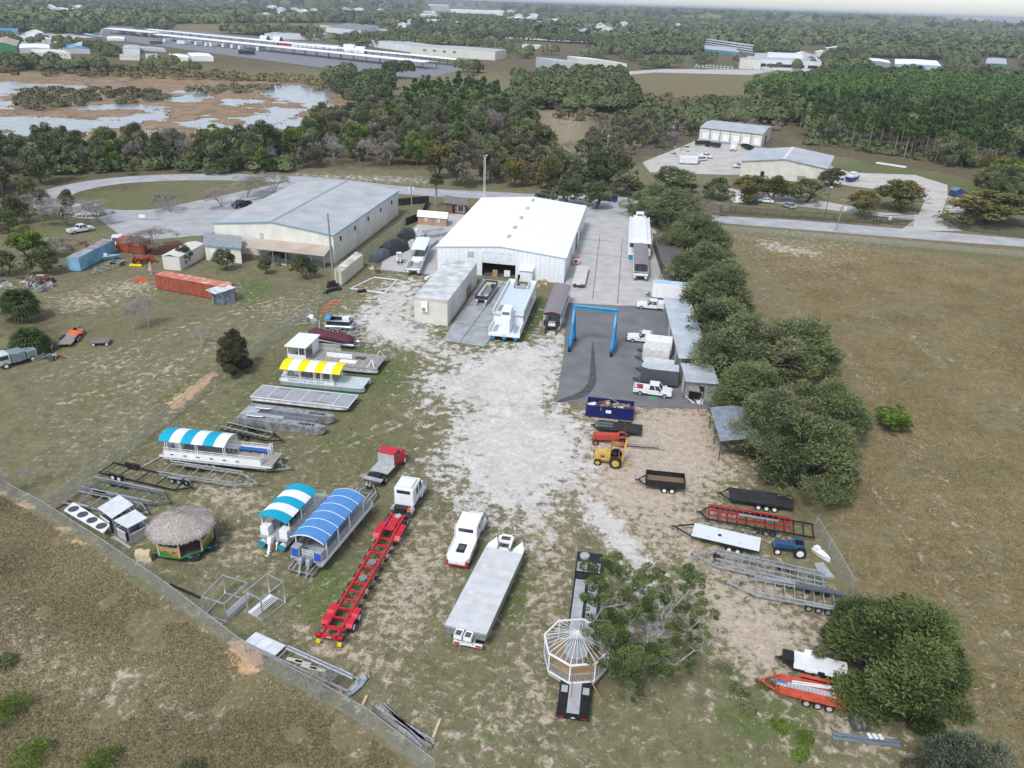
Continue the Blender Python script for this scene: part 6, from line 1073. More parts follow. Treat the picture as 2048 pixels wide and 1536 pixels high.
for s in (-1, 1):
    MB().box(x0 + 3.6, x1 - .1, s * (w / 2 - .06) - .07, s * (w / 2 - .06) + .07, z + 2.62, z + 3.3).build('bulwark', wh2, t); MB().box(x0, x0 + 3.9, s * (w / 2 - .06) - .06, s * (w / 2 - .06) + .06, z + .5, z + 1.3).build('bulwark', wh2, t); MB().box(x0 + .6, x0 + 3.8, s * 1.7 - .35, s * 1.7 + .35, z + .502, z + .52).build('walkway', M('deck_blue', (.30, .40, .46), .7), t); MB().box(x1 - 3.4, x1 - .1, s * 1.9 - .55, s * 1.9 + .55, z + 2.5, z + 2.62).build('wing_deck', M('blue_white_deck', 0), t); MB().box(x1 - 3.4, x1 - .1, s * 1.3 - .05, s * 1.3 + .05, z + 2.62, z + 3.3).build('bulwark', wh2, t); MB().box(x1 - .2, x1 - .1, s * 1.9 - .5, s * 1.9 + .5, z + .5, z + 3.3).build('bulwark', wh2, t)
for k in range(5): MB().box(x0 + 5 + k * 2.1, x0 + 5.5 + k * 2.1, -w / 2 + .06, -w / 2 + .098, z + 1.3, z + 2.1).build('window', glass, t)
MB().box(x0 + 4.6, x0 + 7.4, .3, 2., z + 2.622, z + 2.65).build('non_slip_patch', midgrey, t); MB().box(x0 + .2, x0 + 4.2, -.85, .85, z + .5, z + 3.0).build('pilot_house', wh2, t, bevel=.08); MB().box(x0 + 1.2, x0 + 4.4, -.8, .8, z + 3.0, z + 4.).build('pilot_top', wh2, t, bevel=.1); MB().box(x0 + 1.16, x0 + 1.197, -.6, .6, z + 3.3, z + 3.8).build('windscreen', M('wind_glass', (.12, .17, .19), .15), t)
MB().box(x0 - .12, x0, -w / 2, w / 2, z + .05, z + .55).build('transom', wh2, t); MB().box(x0 - .14, x0 - .122, -.45, -.15 + .6, z + .15, z + .5).build('hatch', offwhite, t)
# --- 14, 15, 16 ...
def canopyboat(label, rear, front, w, z, cm, motors=2, mm=black, zc=2.1, hm=None, x_in=(.02, .98), rise=.35, post=white, stern=None, group=None, zp=None, hr=.34):
    t, L = on('pontoon_boat', label, BW, rear, front, zp or z, group); x0, x1 = -L / 2, L / 2
    for y in (-w / 2 + .4, w / 2 - .4): hull(t, y, hr, x0, x1, z - .08 - hr, hm or alu)
    MB().box(x0, x1, -w / 2, w / 2, z - .05, z + .07).build('deck', deckgrey, t); canopy(t, x0 + L * x_in[0], x0 + L * x_in[1], w + .1, z + zc, rise, [cm]); posts(t, [x0 + L * (x_in[0] + .02 + (x_in[1] - x_in[0] - .04) * k / 4) for k in range(5)], w / 2 - .06, z, z + zc + .03, post)
    railing(t, [(x1 - .2, -w / 2 + .05), (x0 + .2, -w / 2 + .05), (x0 + .2, w / 2 - .05), (x1 - .2, w / 2 - .05)], z + .07, (.35, .7), white, panel=.3)
    if stern:
        for s in (-1, 1): MB().box(x0 + .05, x0 + .13, s * (w / 2 - .5) - .4, s * (w / 2 - .5) + .4, z + .1, z + .95).build('stern_panel', stern, t)
        MB().extx([(-w / 2, z + zc), (0, z + zc + rise - .02), (w / 2, z + zc), (w / 2 - .1, z + zc - .3), (-w / 2 + .1, z + zc - .3)], x0 + L * x_in[0], x0 + L * x_in[0] + .05).build('valance', stern, t)
    for k in range(motors): outboard(t, x0 - .3, (k - (motors - 1) / 2) * (w - 1.2), z - .2, mm, 1.1, .3)
    for s in (-1, 1): bench(t, x0 + 1.5, x1 - 1.5, s * (w / 2 - .45) - .22, s * (w / 2 - .45) + .22, z + .07, midgrey)
    return t
purp = M('taupe_canvas', (.235, .205, .225), .8, var=.06)
canopyboat('long taupe purple canopy pontoon boat with two black outboards', (1103, 652), (1125, 590), 3.0, 1.15, purp, stern=M('maroon_panel', (.055, .022, .022), .6), zp=1.2)
canopyboat('taupe purple canopy pontoon boat in front of the tall houseboat', (1281, 552), (1279, 498), 3.0, 1.2, purp, 0, zp=1.2)
t = canopyboat('pontoon boat with blue framed sides and a flat white top, left of the white warehouse', (826, 540), (848, 492), 2.9, 1.2, white, 0, post=M('frame_blue', (.03, .10, .38), .5), rise=.12, x_in=(.42, .98), zp=1.3)
for k in range(5): MB().box(-3.6 + k * .6, -3.2 + k * .6, -1.2, 1.2, 1.28, 1.75).build('seat', white, t, bevel=.05)
t, L = on('pontoon_boat', 'small open pontoon boat with beige seats and a navy rim, outside the roller door', BW, (962, 600), (984, 568), .9); x0, x1 = -L / 2, L / 2
for y in (-.85, .85): hull(t, y, .32, x0, x1, .6, alu)
MB().box(x0, x1, -1.2, 1.2, .95, 1.03).build('deck', M('grey_carpet', (.25, .24, .23), .9), t); railing(t, [(x1 - .1, -1.15), (x0 + .1, -1.15), (x0 + .1, 1.15), (x1 - .1, 1.15), (x1 - .1, -1.15)], 1.03, (.6,), M('navy_rim', (.03, .03, .07), .4), panel=.55, pm=M('navy_rim', 0)); bm = M('beige_seat', (.52, .48, .43), .7)
for a, b_, c_, d in ((x0 + .3, x0 + 1.2, -1., -.25), (x0 + .3, x0 + 1.2, .25, 1.), (x0 + 1.3, x1 - 1.8, .5, 1.05), (x1 - 1.5, x1 - .3, -1., 1.), (x0 + 1.4, x0 + 2.2, -1, -.4)): MB().box(a, b_, c_, d, 1.03, 1.4).build('seat', bm, t, bevel=.06)
MB().box(x1 - 2.9, x1 - 2.3, -1, -.4, 1.03, 1.8).build('helm', M('dark_helm', (.05, .05, .06), .4), t, bevel=.05)
for s in (-1, 1): MB().box(x0 - .9, x0 - .1, s * .8 - .25, s * .8 + .25, .05, .5).build('trailer_step', alu, t)
# white houseboat beyond
t, L = on('houseboat', 'tall white houseboat with a small upper pilot house on the concrete yard by the road', BW, (1278, 512), (1277, 455), 1.); x0, x1 = -L / 2, L / 2; w = 4.8; z = 1.1
for y in (-1.7, 1.7): hull(t, y, .45, x0 - .3, x1, .5, M('blue_bottom', 0), box=True)
MB().box(x0, x1, -w / 2, w / 2, z, z + .3).build('deck', wh2, t); MB().box(x0 + 2, x1 - .8, -w / 2 + .1, w / 2 - .1, z + .3, z + 2.4).build('cabin', wh2, t, bevel=.06); MB().box(x0 + 1, x1 - .6, -w / 2, w / 2, z + 2.4, z + 2.55).build('upper_deck', wh2, t); MB().box(x0 + 2.5, x1 - 1.2, -1.5, 1.5, z + 2.55, z + 3.2).build('upper_cabin', wh2, t, bevel=.1); MB().box(x1 - 3.4, x1 - 1.4, -.9, .9, z + 3.2, z + 4.2).build('pilot_house', wh2, t, bevel=.08); MB().box(x1 - 3.44, x1 - 3.402, -.7, .7, z + 3.5, z + 4.).build('windscreen', M('wind_glass', 0), t)
for s in (-1, 1): MB().box(x0 + 1.96, x0 + 1.998, s * 1.7 - .5, s * 1.7 + .4, z + 1.2, z + 2.1).build('window', glass, t); MB().box(x0 + .1, x0 + 1.9, s * 2 - .35, s * 2 + .35, z + .3, z + 1.1).build('bulwark', wh2, t); MB().box(x0 + 3, x1 - 1.5, s * 2.2 - .12, s * 2.2 + .12, z + 2.56, z + 2.95).build('bulwark', wh2, t)
t, L = on('deck_barge', 'white topped pontoon platform on the concrete right of the warehouse corner', 'barge', (1157, 568), (1166, 533), .9); x0, x1 = -L / 2, L / 2
MB().box(x0, x1, -1.25, 1.25, .85, 1.05).build('deck', M('beige_top', (.60, .57, .54), .7), t, bevel=.03)
for y in (-.8, .8): hull(t, y, .3, x0, x1, .5, darkgrey)
MB().box(x0 - .25, x0, -.35, .35, .7, 1.02).build('motor_bracket', white, t); MB().box(x0 - .26, x0 - .251, -.18, .18, .76, .98).build('opening', black, t)
# ---------------------------------------------------------------- trucks and semi trailers
def cone(t, x, y, z, lb=None):
    o = MB().box(-.18, .18, -.18, .18, 0, .04).tube((0, 0, .04), (0, 0, .7), .14, 10, .02).build('traffic_cone', orange, None); v = t.matrix_basis @ Vector((x, y, z)); o.location = v; return tag(o, lb, 'traffic cone')
def semi(label, rear, front, m, style, L=8.4, z=1.0):
    t, l = on('semi_truck', label, 'truck', rear, front, z); x0, x1 = -L / 2, L / 2
    xc = x1 - 1.6; fr_ = MB().box(x0, x1 - .4, -.45, -.3, .7, .95).box(x0, x1 - .4, .3, .45, .7, .95); fr_.build('chassis', black, t)
    MB().loft([[(x, -w, zb), (x, w, zb), (x, w * .94, zt), (x, -w * .94, zt)] for x, w, zb, zt in ((xc, 1.0, .75, 1.95), (xc + .8, .88, .75, 1.85), (xc + 1.45, .72, .8, 1.6), (xc + 1.6, .62, .85, 1.3))]).build('hood', m, t, bevel=.05)
    for s in (-1, 1): MB().loft([[(x, s * .62, .6 + q), (x, s * 1.15, .6 + q), (x, s * 1.12, .95 + q), (x, s * .66, 1.1 + q)] for x, q in ((xc - .25, -.1), (xc + .2, .25), (xc + .8, .28), (xc + 1.3, .0))]).build('fender', m, t)
    MB().box(xc + 1.58, xc + 1.72, -1.1, 1.1, .5, .85).build('bumper', chrome, t); MB().box(xc + 1.56, xc + 1.63, -.5, .5, .85, 1.35).build('grille', chrome, t)
    hc = 2.75 if style != 'white' else 3.1; cl_ = {'red': 1.75, 'custom': 3.1, 'white': 3.0}[style]; cb = MB(); cb.extr([(xc - cl_, .9), (xc, .9), (xc, 1.95), (xc - .45, hc), (xc - cl_, hc)], -1.08, 1.08); cb.build('cab', m, t, bevel=.12)
    for s in (-1, 1):
        MB().extr([(xc - .15, 1.85), (xc - .5, hc - .15), (xc - 1.1, hc - .15), (xc - 1.1, 1.85)], s * 1.085 - .006, s * 1.085 + .006).build('side_window', glass, t)
        if style != 'red': MB().box(xc - 2., xc - 1.4, s * 1.085 - .006, s * 1.085 + .006, 1.9, hc - .3).build('side_window', glass, t)
        MB().box(xc - .1, xc, s * 1.45 - .08, s * 1.45 + .08, 1.8, 2.4).bar((xc - .05, s * 1.05, 2.1), (xc - .05, s * 1.4, 2.1), .04).build('mirror', chrome if style != 'red' else m, t)
    MB().add([(xc - .03, -.9, 2.0), (xc - .03, .9, 2.0), (xc - .40, .85, hc - .06), (xc - .40, -.85, hc - .06)], [(0, 1, 2, 3)]).build('windscreen', glass, t)
    MB().box(xc - cl_ - .02, xc - cl_ - .002, -.75, .75, hc - .62, hc - .22).build('rear_window', glass, t)
    if style == 'white':
        MB().loft([[(x, -.95, 3.08), (x, .95, 3.08), (x, .85, z_), (x, -.85, z_)] for x, z_ in ((xc - .8, 3.14), (xc - 1.3, 3.38), (xc - 2.9, 3.42))]).build('roof_fairing', m, t, bevel=.05)
        for s in (-1, 1): MB().tube((xc - 4.1, s * .95, .8), (xc - 3.1, s * .95, .8), .33, 14).build('fuel_tank', chrome, t)
        MB().box(x0 + .3, x0 + 1.7, -1.15, 1.15, 1.0, 1.06).build('fifth_wheel', darkgrey, t); MB().box(xc - 3.9, xc - 3.1, -.9, .9, 1.0, 1.12).build('deck_plate', black, t)
    if style == 'custom':
        b_ = MB(); b_.box(x0 + .5, xc - 3.12, -1.15, 1.15, .75, 1.35); b_.loft([[(x0 + .5, -1.2, .7), (x0 + .5, 1.2, .7), (x0 + .5, 1.2, 1.38), (x0 + .5, -1.2, 1.38)], [(x0 - .1, -.8, .7), (x0 - .1, .8, .7), (x0 - .1, .8, 1.2), (x0 - .1, -.8, 1.2)]]); b_.build('hauler_bed', white, t, bevel=.06); MB().box(x0 + 1., x0 + 2.4, -.42, .42, 1.352, 1.37).build('hitch_well', black, t); MB().tube((x0 + 1.7, 0, 1.37), (x0 + 1.7, 0, 1.45), .36, 12).build('fifth_wheel', darkgrey, t)
        MB().box(x0 + .9, xc - 3.1, -1.16, -1.1, 1.35, 1.5).box(x0 + .9, xc - 3.1, 1.1, 1.16, 1.35, 1.5).bar((xc - 3.15, -1.1, 1.4), (xc - 3.15, -1.1, 2.9), .08).bar((xc - 3.15, 1.1, 1.4), (xc - 3.15, 1.1, 2.9), .08).build('bed_rail', white, t)
        for s in (-1, 1): MB().box(x0 - .03, x0 + .05, s * .95 - .12, s * .95 + .12, .85, 1.05).build('tail_light', redlamp, t)
        MB().box(x0 - .115, x0 - .1, -.2, .2, .85, 1.).build('plate', offwhite, t); MB().box(x0 - .15, x0 + .3, -1.1, 1.1, .6, .68).build('rear_bumper', M('red_strip', (.4, .03, .03), .5), t)
    if style == 'red':
        MB().box(xc - 1.75 - 1.9, xc - 1.78, -1.15, 1.15, 1.05, 1.15).box(xc - 1.86, xc - 1.78, -1.05, 1.05, 1.15, 2.5).box(x0, x0 + .6, -1.15, 1.15, .95, 1.05).build('aluminium_deck', alup, t); MB().box(x0 + .7, x0 + 2., -.5, .5, .95, 1.1).build('fifth_wheel', black, t); MB().box(x0 - .04, x0, -1.0, 1.0, .7, .93).build('light_bar', darkgrey, t)
    wheels(t, [(xc + .75, s * .98) for s in (-1, 1)], .5, .28, chrome if style != 'red' else white); wheels(t, [(x0 + q, s * .85) for q in ((1.0, 2.2) if style == 'white' else (1.35,)) for s in (-1, 1)], .5, .52, chrome); return t
st = semi('red hauler truck with a silver deck and an orange cone on it', (746, 958), (797, 905), red, 'red', 6.9); cone(st, .2, 0, 1.15, 'orange traffic cone on the deck of the red truck')
st = semi('white sleeper truck hitched to the long red chassis trailer', (793, 1030), (824, 980), white, 'white', 8.8, 1.3); cone(st, -1.2, -.9, 1.12, 'orange traffic cone behind the cab of the white sleeper truck')
semi('white hauler truck with a smooth utility bed left of the silver barge', (916, 1113), (953, 1030), M('gloss_white', (.80, .80, .79), .3, var=.03), 'custom', 8.0, 1.3)
t, L = on('container_chassis', 'long bright red skeleton container chassis with two spare wheels inside its frame', 'trailer', (657, 1272), (796, 1033), 1.2); x0, x1 = -L / 2, L / 2; f = MB(); y = .68
for s in (-1, 1): f.bar((x0, s * y, 1.05), (x1 - 4.2, s * y, 1.05), .2, .3); f.bar((x1 - 4.25, s * y, 1.05), (x1 - 3.2, s * y, 1.4), .2, .3); f.bar((x1 - 3.2, s * y, 1.42), (x1, s * y, 1.42), .2, .24)
for k in range(16): x = x0 + .1 + (L - .3) * k / 15; zz = 1.42 if x > x1 - 3.2 else 1.05; f.bar((x, -y, zz), (x, y, zz), .14, .16)
f.box(x0, x0 + .2, -1.2, 1.2, .95, 1.2).box(x0 + .9, x0 + 1.1, -.95, .95, 1.05, 1.2).box(x1 - 2.9, x1 - .1, -.45, .45, 1.5, 1.54).build('frame', red, t)
for k in range(9): x = x0 + 4.6 + k * 1.35; MB().box(x - .3, x + .3, -1.2, -.8, .62, .68).box(x - .3, x + .3, .8, 1.2, .62, .68).build('ratchet_step', black, t)
for xx in (x0 + 2.2, x0 + 3.5):
    for s in (-1, 1): MB().loft([[(xx + q, s * .8, zz), (xx + q, s * 1.42, zz), (xx + q, s * 1.42, zz + .05), (xx + q, s * .8, zz + .05)] for q, zz in ((-.62, .85), (-.4, 1.12), (.4, 1.12), (.62, .85))]).build('fender', red, t)
for s in (-1, 1): MB().loft([[(x1 - 2.4 + q, s * .8, zz), (x1 - 2.4 + q, s * 1.42, zz), (x1 - 2.4 + q, s * 1.42, zz + .05), (x1 - 2.4 + q, s * .8, zz + .05)] for q, zz in ((-1.3, .95), (-1.0, 1.3), (1.0, 1.3), (1.3, .95))]).build('front_fender', red, t); MB().box(x0 - .02, x0, s * .95 - .2, s * .95 + .2, 1., 1.12).build('tail_light', redlamp, t); o = MB().tube((x0 - .1, s * .95, .5), (x0 + .02, s * .95, .5), .2, 16); o.build('ring_marker', yellow, t); MB().box(x0 + .05, x0 + .7, s * 1. - .25, s * 1. + .25, .75, .8).build('mudguard', black, t)
wheels(t, [(xx, s * 1.1) for xx in (x0 + 2.2, x0 + 3.5) for s in (-1, 1)], .48, .5, white)
for x in (x0 + 7.9, x0 + 10.3): MB().tube((x, 0, .98), (x, 0, 1.16), .4, 16).tube((x, 0, 1.16), (x, 0, 1.22), .16, 10).build('spare_wheel', M('grey_tyre', (.22, .23, .24), .8), t)
MB().box(x0 - .012, x0 - .002, -.2, .2, 1., 1.1).build('plate', offwhite, t); MB().tube((x1 - .4, -.15, 1.55), (x1 - .4, -.15, 1.62), .35, 14).build('cover_disc', alup, t)
# ---------------------------------------------------------------- pickups and box trailers on the asphalt
t = pickup('white pickup loaded with red and pink clutter, in front of the grey enclosed trailer', (1271, 777), (1340, 786), M('truck_white', (.72, .74, .75), .35, var=.04), z=.6)
for k in range(9): MB().rbox(-2.4 + rnd.random() * 1.6, rnd.uniform(-.6, .6), .72, .5, .35, rnd.uniform(.2, .5), rnd.random() * 3).build('cargo', [M('pink_bag', (.55, .08, .15), .7), white, darkgrey, redlamp][k % 4], t)
t = pickup('white pickup with a dark red front bumper and a red flatbed behind the cab', (1325, 682), (1256, 675), M('truck_white', 0), 'flat', L=5.9); MB().box(2.95, 3.15, -1., 1., .35, .8).build('bull_bar', M('dark_red', (.22, .01, .03), .5), t)
pickup('white utility bed pickup beside the end of the long silver shed', (1335, 616), (1276, 610), M('truck_white', 0), 'utility', L=5.9)
def boxtrailer(label, rear, front, w, h, m, roofm, z0=.45, nose=.5, name='enclosed_trailer', roofbits=0):
    t, L = on(name, label, 'trailer', rear, front, z0); x0, x1 = -L / 2, L / 2; MB().prism([(x0, -w / 2), (x1 - nose, -w / 2), (x1, -w / 4), (x1, w / 4), (x1 - nose, w / 2), (x0, w / 2)], z0, z0 + h).build('body', m, t, bevel=.06); MB().prism([(x0 + .05, -w / 2 + .05), (x1 - nose, -w / 2 + .05), (x1 - .05, -w / 4), (x1 - .05, w / 4), (x1 - nose, w / 2 - .05), (x0 + .05, w / 2 - .05)], z0 + h + .001, z0 + h + .05).build('roof', roofm, t, bevel=.02)
    MB().bar((x1, -.7, z0), (x1 + 1.1, 0, z0), .1).bar((x1, .7, z0), (x1 + 1.1, 0, z0), .1).build('hitch', black, t); MB().box(x1 + .3, x1 + .7, -.2, .2, z0 + .05, z0 + .5).build('toolbox', M('hitch_blue', (.08, .16, .22), .6), t); wheels(t, [(x0 + L * .38 + q, s * (w / 2 - .06)) for q in (-.42, .42) for s in (-1, 1)], .36, .22)
    if roofbits: MB().box(-.3, .1, -.3, .1, z0 + h + .05, z0 + h + .2).build('roof_vent', offwhite, t)
    return t
boxtrailer('tall white enclosed trailer beside the red bumper pickup', (1342, 706), (1288, 700), 2.4, 2.3, white, white, .5, .2, roofbits=1); boxtrailer('white enclosed trailer in the middle of the row on the asphalt', (1338, 722), (1284, 715), 2.2, 2.1, M('dull_white', (.62, .63, .62), .6, var=.15), offwhite, .5, .2)
boxtrailer('low white trailer cluttered with hoses between the white and grey trailers', (1346, 746), (1286, 738), 2.2, 1.6, white, M('dull_white', 0), .5, .6, roofbits=1); boxtrailer('dark grey enclosed trailer with a rounded silver roof behind the loaded pickup', (1355, 766), (1280, 758), 2.5, 2.3, M('charcoal_side', (.075, .08, .09), .45), M('silver_top', (.60, .63, .66), .35, .3), .5, 1.1)
boxtrailer('long white trailer with a faded blue roof at the corner of the silver shed', (1385, 598), (1303, 590), 2.5, 2.7, white, M('blue_faded', (.22, .42, .58), .6, var=.3, scale=.8, col2=(.6, .65, .68)), .5, .3, roofbits=1)
# ---------------------------------------------------------------- travel lift, dumpster, tractors
t = thing('travel_lift', 'tall blue gantry boat lift straddling the dark asphalt pad', 'boat lift', (0, 0, 0)); a, b_, c_ = at(1139, 703), at(1222, 713), at(1137, 668); d = (b_ - a); c0 = (a + b_) / 2; t.location = (c0.x, c0.y, 0); ang = atan2(d.y, d.x) + .0; t.rotation_euler = (0, 0, ang); w = d.length / 2; hh = 6.6; lb2 = M('lift_light_blue', (.12, .42, .66), .4); dp = 4.6
for s in (-1, 1):
    sd_ = MB().box(s * w - .22, s * w + .22, -.4, dp + .4, .9, 1.35); sd_.bar((s * w, .1, 1.2), (s * w, dp * .55, hh), .42, .5); sd_.bar((s * w, dp, 1.2), (s * w, dp * .62, hh - 1.5), .34, .36); sd_.build('side_frame', lblue, t)
    MB().bar((s * w - .0, dp * .35 - .3, hh - 2.2), (s * w, dp * .52 - .3, hh - .5), .2, .25).build('hydraulic_ram', lb2, t); MB().box(s * w + (.23 if s > 0 else -.5), s * w + (.5 if s > 0 else -.23), .6, 2.6, .8, 1.7).build('engine_box' if s > 0 else 'tool_box', lblue, t)
    for q in (-.1, dp): o = MB().tube((s * w - .2, q, .55), (s * w + .2, q, .55), .55, 18).build('wheel', rubber, t); MB().tube((s * w - .22, q, .55), (s * w + .22, q, .55), .28, 12).build('rim', lblue, o)
MB().box(-w - .25, w + .25, dp * .55 - .25, dp * .55 + .25, hh - .1, hh + .35).build('crossbeam', lblue, t); MB().box(-w, w, dp * .55 - .26, dp * .55 + .1, hh + .351, hh + .37).build('beam_top', lb2, t)
t, L = on('dumpster', 'navy blue roll off dumpster heaped with boards and white junk', 'dumpster', (1174, 812), (1267, 822), 1.0); x0, x1 = -L / 2, L / 2; w = 2.4
MB().box(x0, x1, -w / 2, -w / 2 + .06, .2, 1.75).box(x0, x1, w / 2 - .06, w / 2, .2, 1.75).box(x0, x0 + .06, -w / 2 + .06, w / 2 - .06, .2, 1.75).box(x1 - .06, x1, -w / 2 + .06, w / 2 - .06, .2, 1.75).box(x0, x1, -w / 2, w / 2, .15, .2).build('body', navy, t); rb = MB().box(x0 - .05, x1 + .05, -w / 2 - .08, -w / 2 + .04, 1.7, 1.82).box(x0 - .05, x1 + .05, w / 2 - .04, w / 2 + .08, 1.7, 1.82).box(x0 - .05, x1 + .05, -w / 2 - .06, -w / 2, .75, .85)
for k in range(9): x = x0 + L * k / 8; rb.box(x - .06, x + .06, -w / 2 - .07, -w / 2, .2, 1.7)
rb.build('rib', navy, t); MB().box(x0 + .06, x1 - .06, -w / 2 + .061, w / 2 - .061, .2, 1.2).build('rubble', rust, t); MB().box(-.5, .2, -w / 2 - .09, -w / 2 - .072, .9, 1.35).build('sign', white, t)
for k in range(34): MB().rbox(rnd.uniform(x0 + .6, x1 - .6), rnd.uniform(-.85, .85), 1.15 + rnd.random() * .3, rnd.uniform(.3, 1.2), rnd.uniform(.15, .6), rnd.uniform(.1, .5), rnd.random() * 3).build('junk', [wood, greywood, white, palewood, rust, M('junk_dark', (.05, .05, .05), .8)][k % 6], t)
MB().bar((x0 + 1.5, .9, 2.9), (x1 - 1, -.2, 1.5), .08).build('pipe', greywood, t)
def tractor(label, rear, front, m, rim, L=3.0, name='tractor', loader=0, big=.62, hoodz=1.25, seat=black, rops=None):
    t, l = on(name, label, 'tractor', rear, front, .5); x0, x1 = -L / 2, L / 2; MB().box(x0 + .9, x1, -.32, .32, .6, hoodz).build('hood', m, t, bevel=.09); MB().box(x0 + .2, x1 - .2, -.22, .22, .45, .7).build('chassis', black, t); MB().box(x1 - .02, x1 + .03, -.26, .26, .65, hoodz - .1).build('grille', midgrey, t)
    for s in (-1, 1): MB().loft([[(x0 + q, s * .45, zz), (x0 + q, s * .85, zz), (x0 + q, s * .85, zz + .05), (x0 + q, s * .45, zz + .05)] for q, zz in ((-.1, 1.0), (.2, 1.35), (.8, 1.35), (1.1, 1.1))]).build('fender', m, t)
    MB().box(x0 + .3, x0 + .75, -.25, .25, .95, 1.1).box(x0 + .25, x0 + .35, -.25, .25, 1.1, 1.45).build('seat', seat, t); MB().bar((x0 + 1.05, 0, 1.1), (x0 + .85, 0, 1.5), .04).build('steering_column', black, t)
    wheels(t, [(x0 + .5, s * .72) for s in (-1, 1)], big, .36, rim); wheels(t, [(x1 - .35, s * .6) for s in (-1, 1)], .4, .24, rim)
    if loader:
        o = MB()
        for s in (-1, 1): o.bar((x0 + 1.2, s * .5, 1.1), (x1 + .2, s * .5, 1.5), .1, .16); o.bar((x1 + .2, s * .5, 1.5), (x1 + .7, s * .5, .4), .1, .14)
        o.box(x1 + .6, x1 + .95, -.9, .9, .1, .6); o.build('loader', m, t)
    if rops: MB().bar((x0 + .2, -.5, 1.2), (x0 + .2, -.5, 2.3), .07).bar((x0 + .2, .5, 1.2), (x0 + .2, .5, 2.3), .07).bar((x0 + .2, -.5, 2.3), (x0 + .2, .5, 2.3), .07).build('roll_bar', rops, t)
    return t
tractor('small dark blue tractor with white wheel rims on the sandy right side', (1601, 1100), (1553, 1094), M('tractor_blue', (.03, .085, .19), .5, var=.2), white, 3.0)
tractor('faded red tractor with orange wheels, between the black flatbed and the yellow forklift', (1250, 882), (1187, 879), M('tractor_red', (.50, .07, .04), .6, var=.2), M('orange_rim', (.55, .1, .05), .6), 4.2, big=.55, hoodz=1.5, rops=rust)
tractor('orange loader tractor beside the striped umbrella at the left containers', (270, 525), (300, 520), M('tractor_orange', (.45, .06, .02), .5), M('orange_rim', 0), 3.2, loader=1, rops=black)
t, L = on('rough_terrain_forklift', 'yellow rough terrain forklift with big rear tyre and tall mast', 'forklift', (1244, 918), (1188, 912), .8); x0, x1 = -L / 2, L / 2; MB().extr([(x0 + 1.4, .7), (x1, .7), (x1 + .05, 1.3), (x1 - .5, 1.75), (x0 + 1.4, 1.85)], -.62, .62).build('engine_cover', cat_y, t, bevel=.08); MB().box(x0 + .2, x1 - .3, -.45, .45, .5, .8).build('chassis', cat_y, t); MB().box(x1 + .02, x1 + .08, -.5, .5, .75, 1.4).build('grille', black, t)
for s in (-1, 1): MB().box(x1 - 1.3, x1 - .8, s * .63 - .012, s * .63 + .012, 1.1, 1.4).build('name_plate', darkgrey, t)
o = MB()
for s in (-1, 1): o.bar((x0 + 1.4, s * .5, 1.8), (x0 + 1.3, s * .5, 2.75), .08); o.bar((x0 + .4, s * .5, .9), (x0 + .4, s * .5, 2.7), .08)
o.box(x0 + .3, x0 + 1.45, -.6, .6, 2.72, 2.8); o.build('overhead_guard', M('guard_rust', (.35, .15, .05), .7, var=.3), t); o = MB()
for s in (-1, 1): o.bar((x0 + .05, s * .4, .3), (x0 - .35, s * .4, 3.4), .12, .2); o.bar((x0 - .1, s * .25, .15), (x0 - 1.3, s * .25, .12), .12, .05)
o.bar((x0 - .35, -.45, 3.35), (x0 - .35, .45, 3.35), .14).bar((x0 - .1, -.45, 1.6), (x0 - .1, .45, 1.6), .12).build('mast', cat_y, t); MB().box(x0 + .7, x0 + 1.2, -.25, .25, .95, 1.5).build('seat', black, t); wheels(t, [(x0 + .75, s * .95) for s in (-1, 1)], .75, .45, cat_y); wheels(t, [(x1 - .5, s * .7) for s in (-1, 1)], .42, .28, cat_y)
t, L = on('forklift', 'small white forklift left of the white warehouse', 'forklift', (795, 515), (803, 527), .5); MB().box(-1.0, .5, -.55, .55, .25, 1.05).build('body', white, t, bevel=.1); MB().box(-.8, .4, -.5, .5, 2.05, 2.12).bar((-.75, -.45, 1), (-.75, -.45, 2.05), .07).bar((-.75, .45, 1), (-.75, .45, 2.05), .07).bar((.35, -.45, 1), (.35, -.45, 2.05), .07).bar((.35, .45, 1), (.35, .45, 2.05), .07).build('guard', white, t); MB().bar((.75, -.3, .1), (.75, -.3, 2.2), .1).bar((.75, .3, .1), (.75, .3, 2.2), .1).box(.8, 1.8, -.3, -.18, .08, .13).box(.8, 1.8, .18, .3, .08, .13).build('mast', darkgrey, t); wheels(t, [(-.7, .45), (-.7, -.45), (.45, .5), (.45, -.5)], .27, .18)
# ---------------------------------------------------------------- trailers
blk = black; dk = M('dark_deck', (.03, .03, .032), .85, var=.3); pnt = M('peeling_white', (.60, .64, .66), .7, var=.1, scale=2.2, col2=(.28, .16, .11), thr=(.30, .36), detail=8); rt = M('trailer_red', (.42, .025, .03), .5, var=.15); otr = M('trailer_orange', (.55, .09, .04), .55, var=.2)
t, L, x0, xt, x1 = trailer('black dump trailer with high sides and a brown floor', (1369, 968), (1272, 958), 2.2, .75, 2, .42, blk, M('brown_floor', (.22, .14, .09), .8), tong=.2, winch=False, name='dump_trailer'); w = 2.2
MB().box(x0, xt, -w / 2, -w / 2 + .06, .8, 1.5).box(x0, xt, w / 2 - .06, w / 2, .8, 1.5).box(x0, x0 + .06, -w / 2, w / 2, .8, 1.5).box(xt - .06, xt, -w / 2, w / 2, .8, 1.5).build('side_panel', blk, t)
for k in range(14): x = x0 + .2 + (xt - x0 - .4) * k / 13; MB().box(x - .1, x + .1, -w / 2 - .02, -w / 2 - .003, 1.38, 1.48).build('reflector', white if k % 2 else redlamp, t)
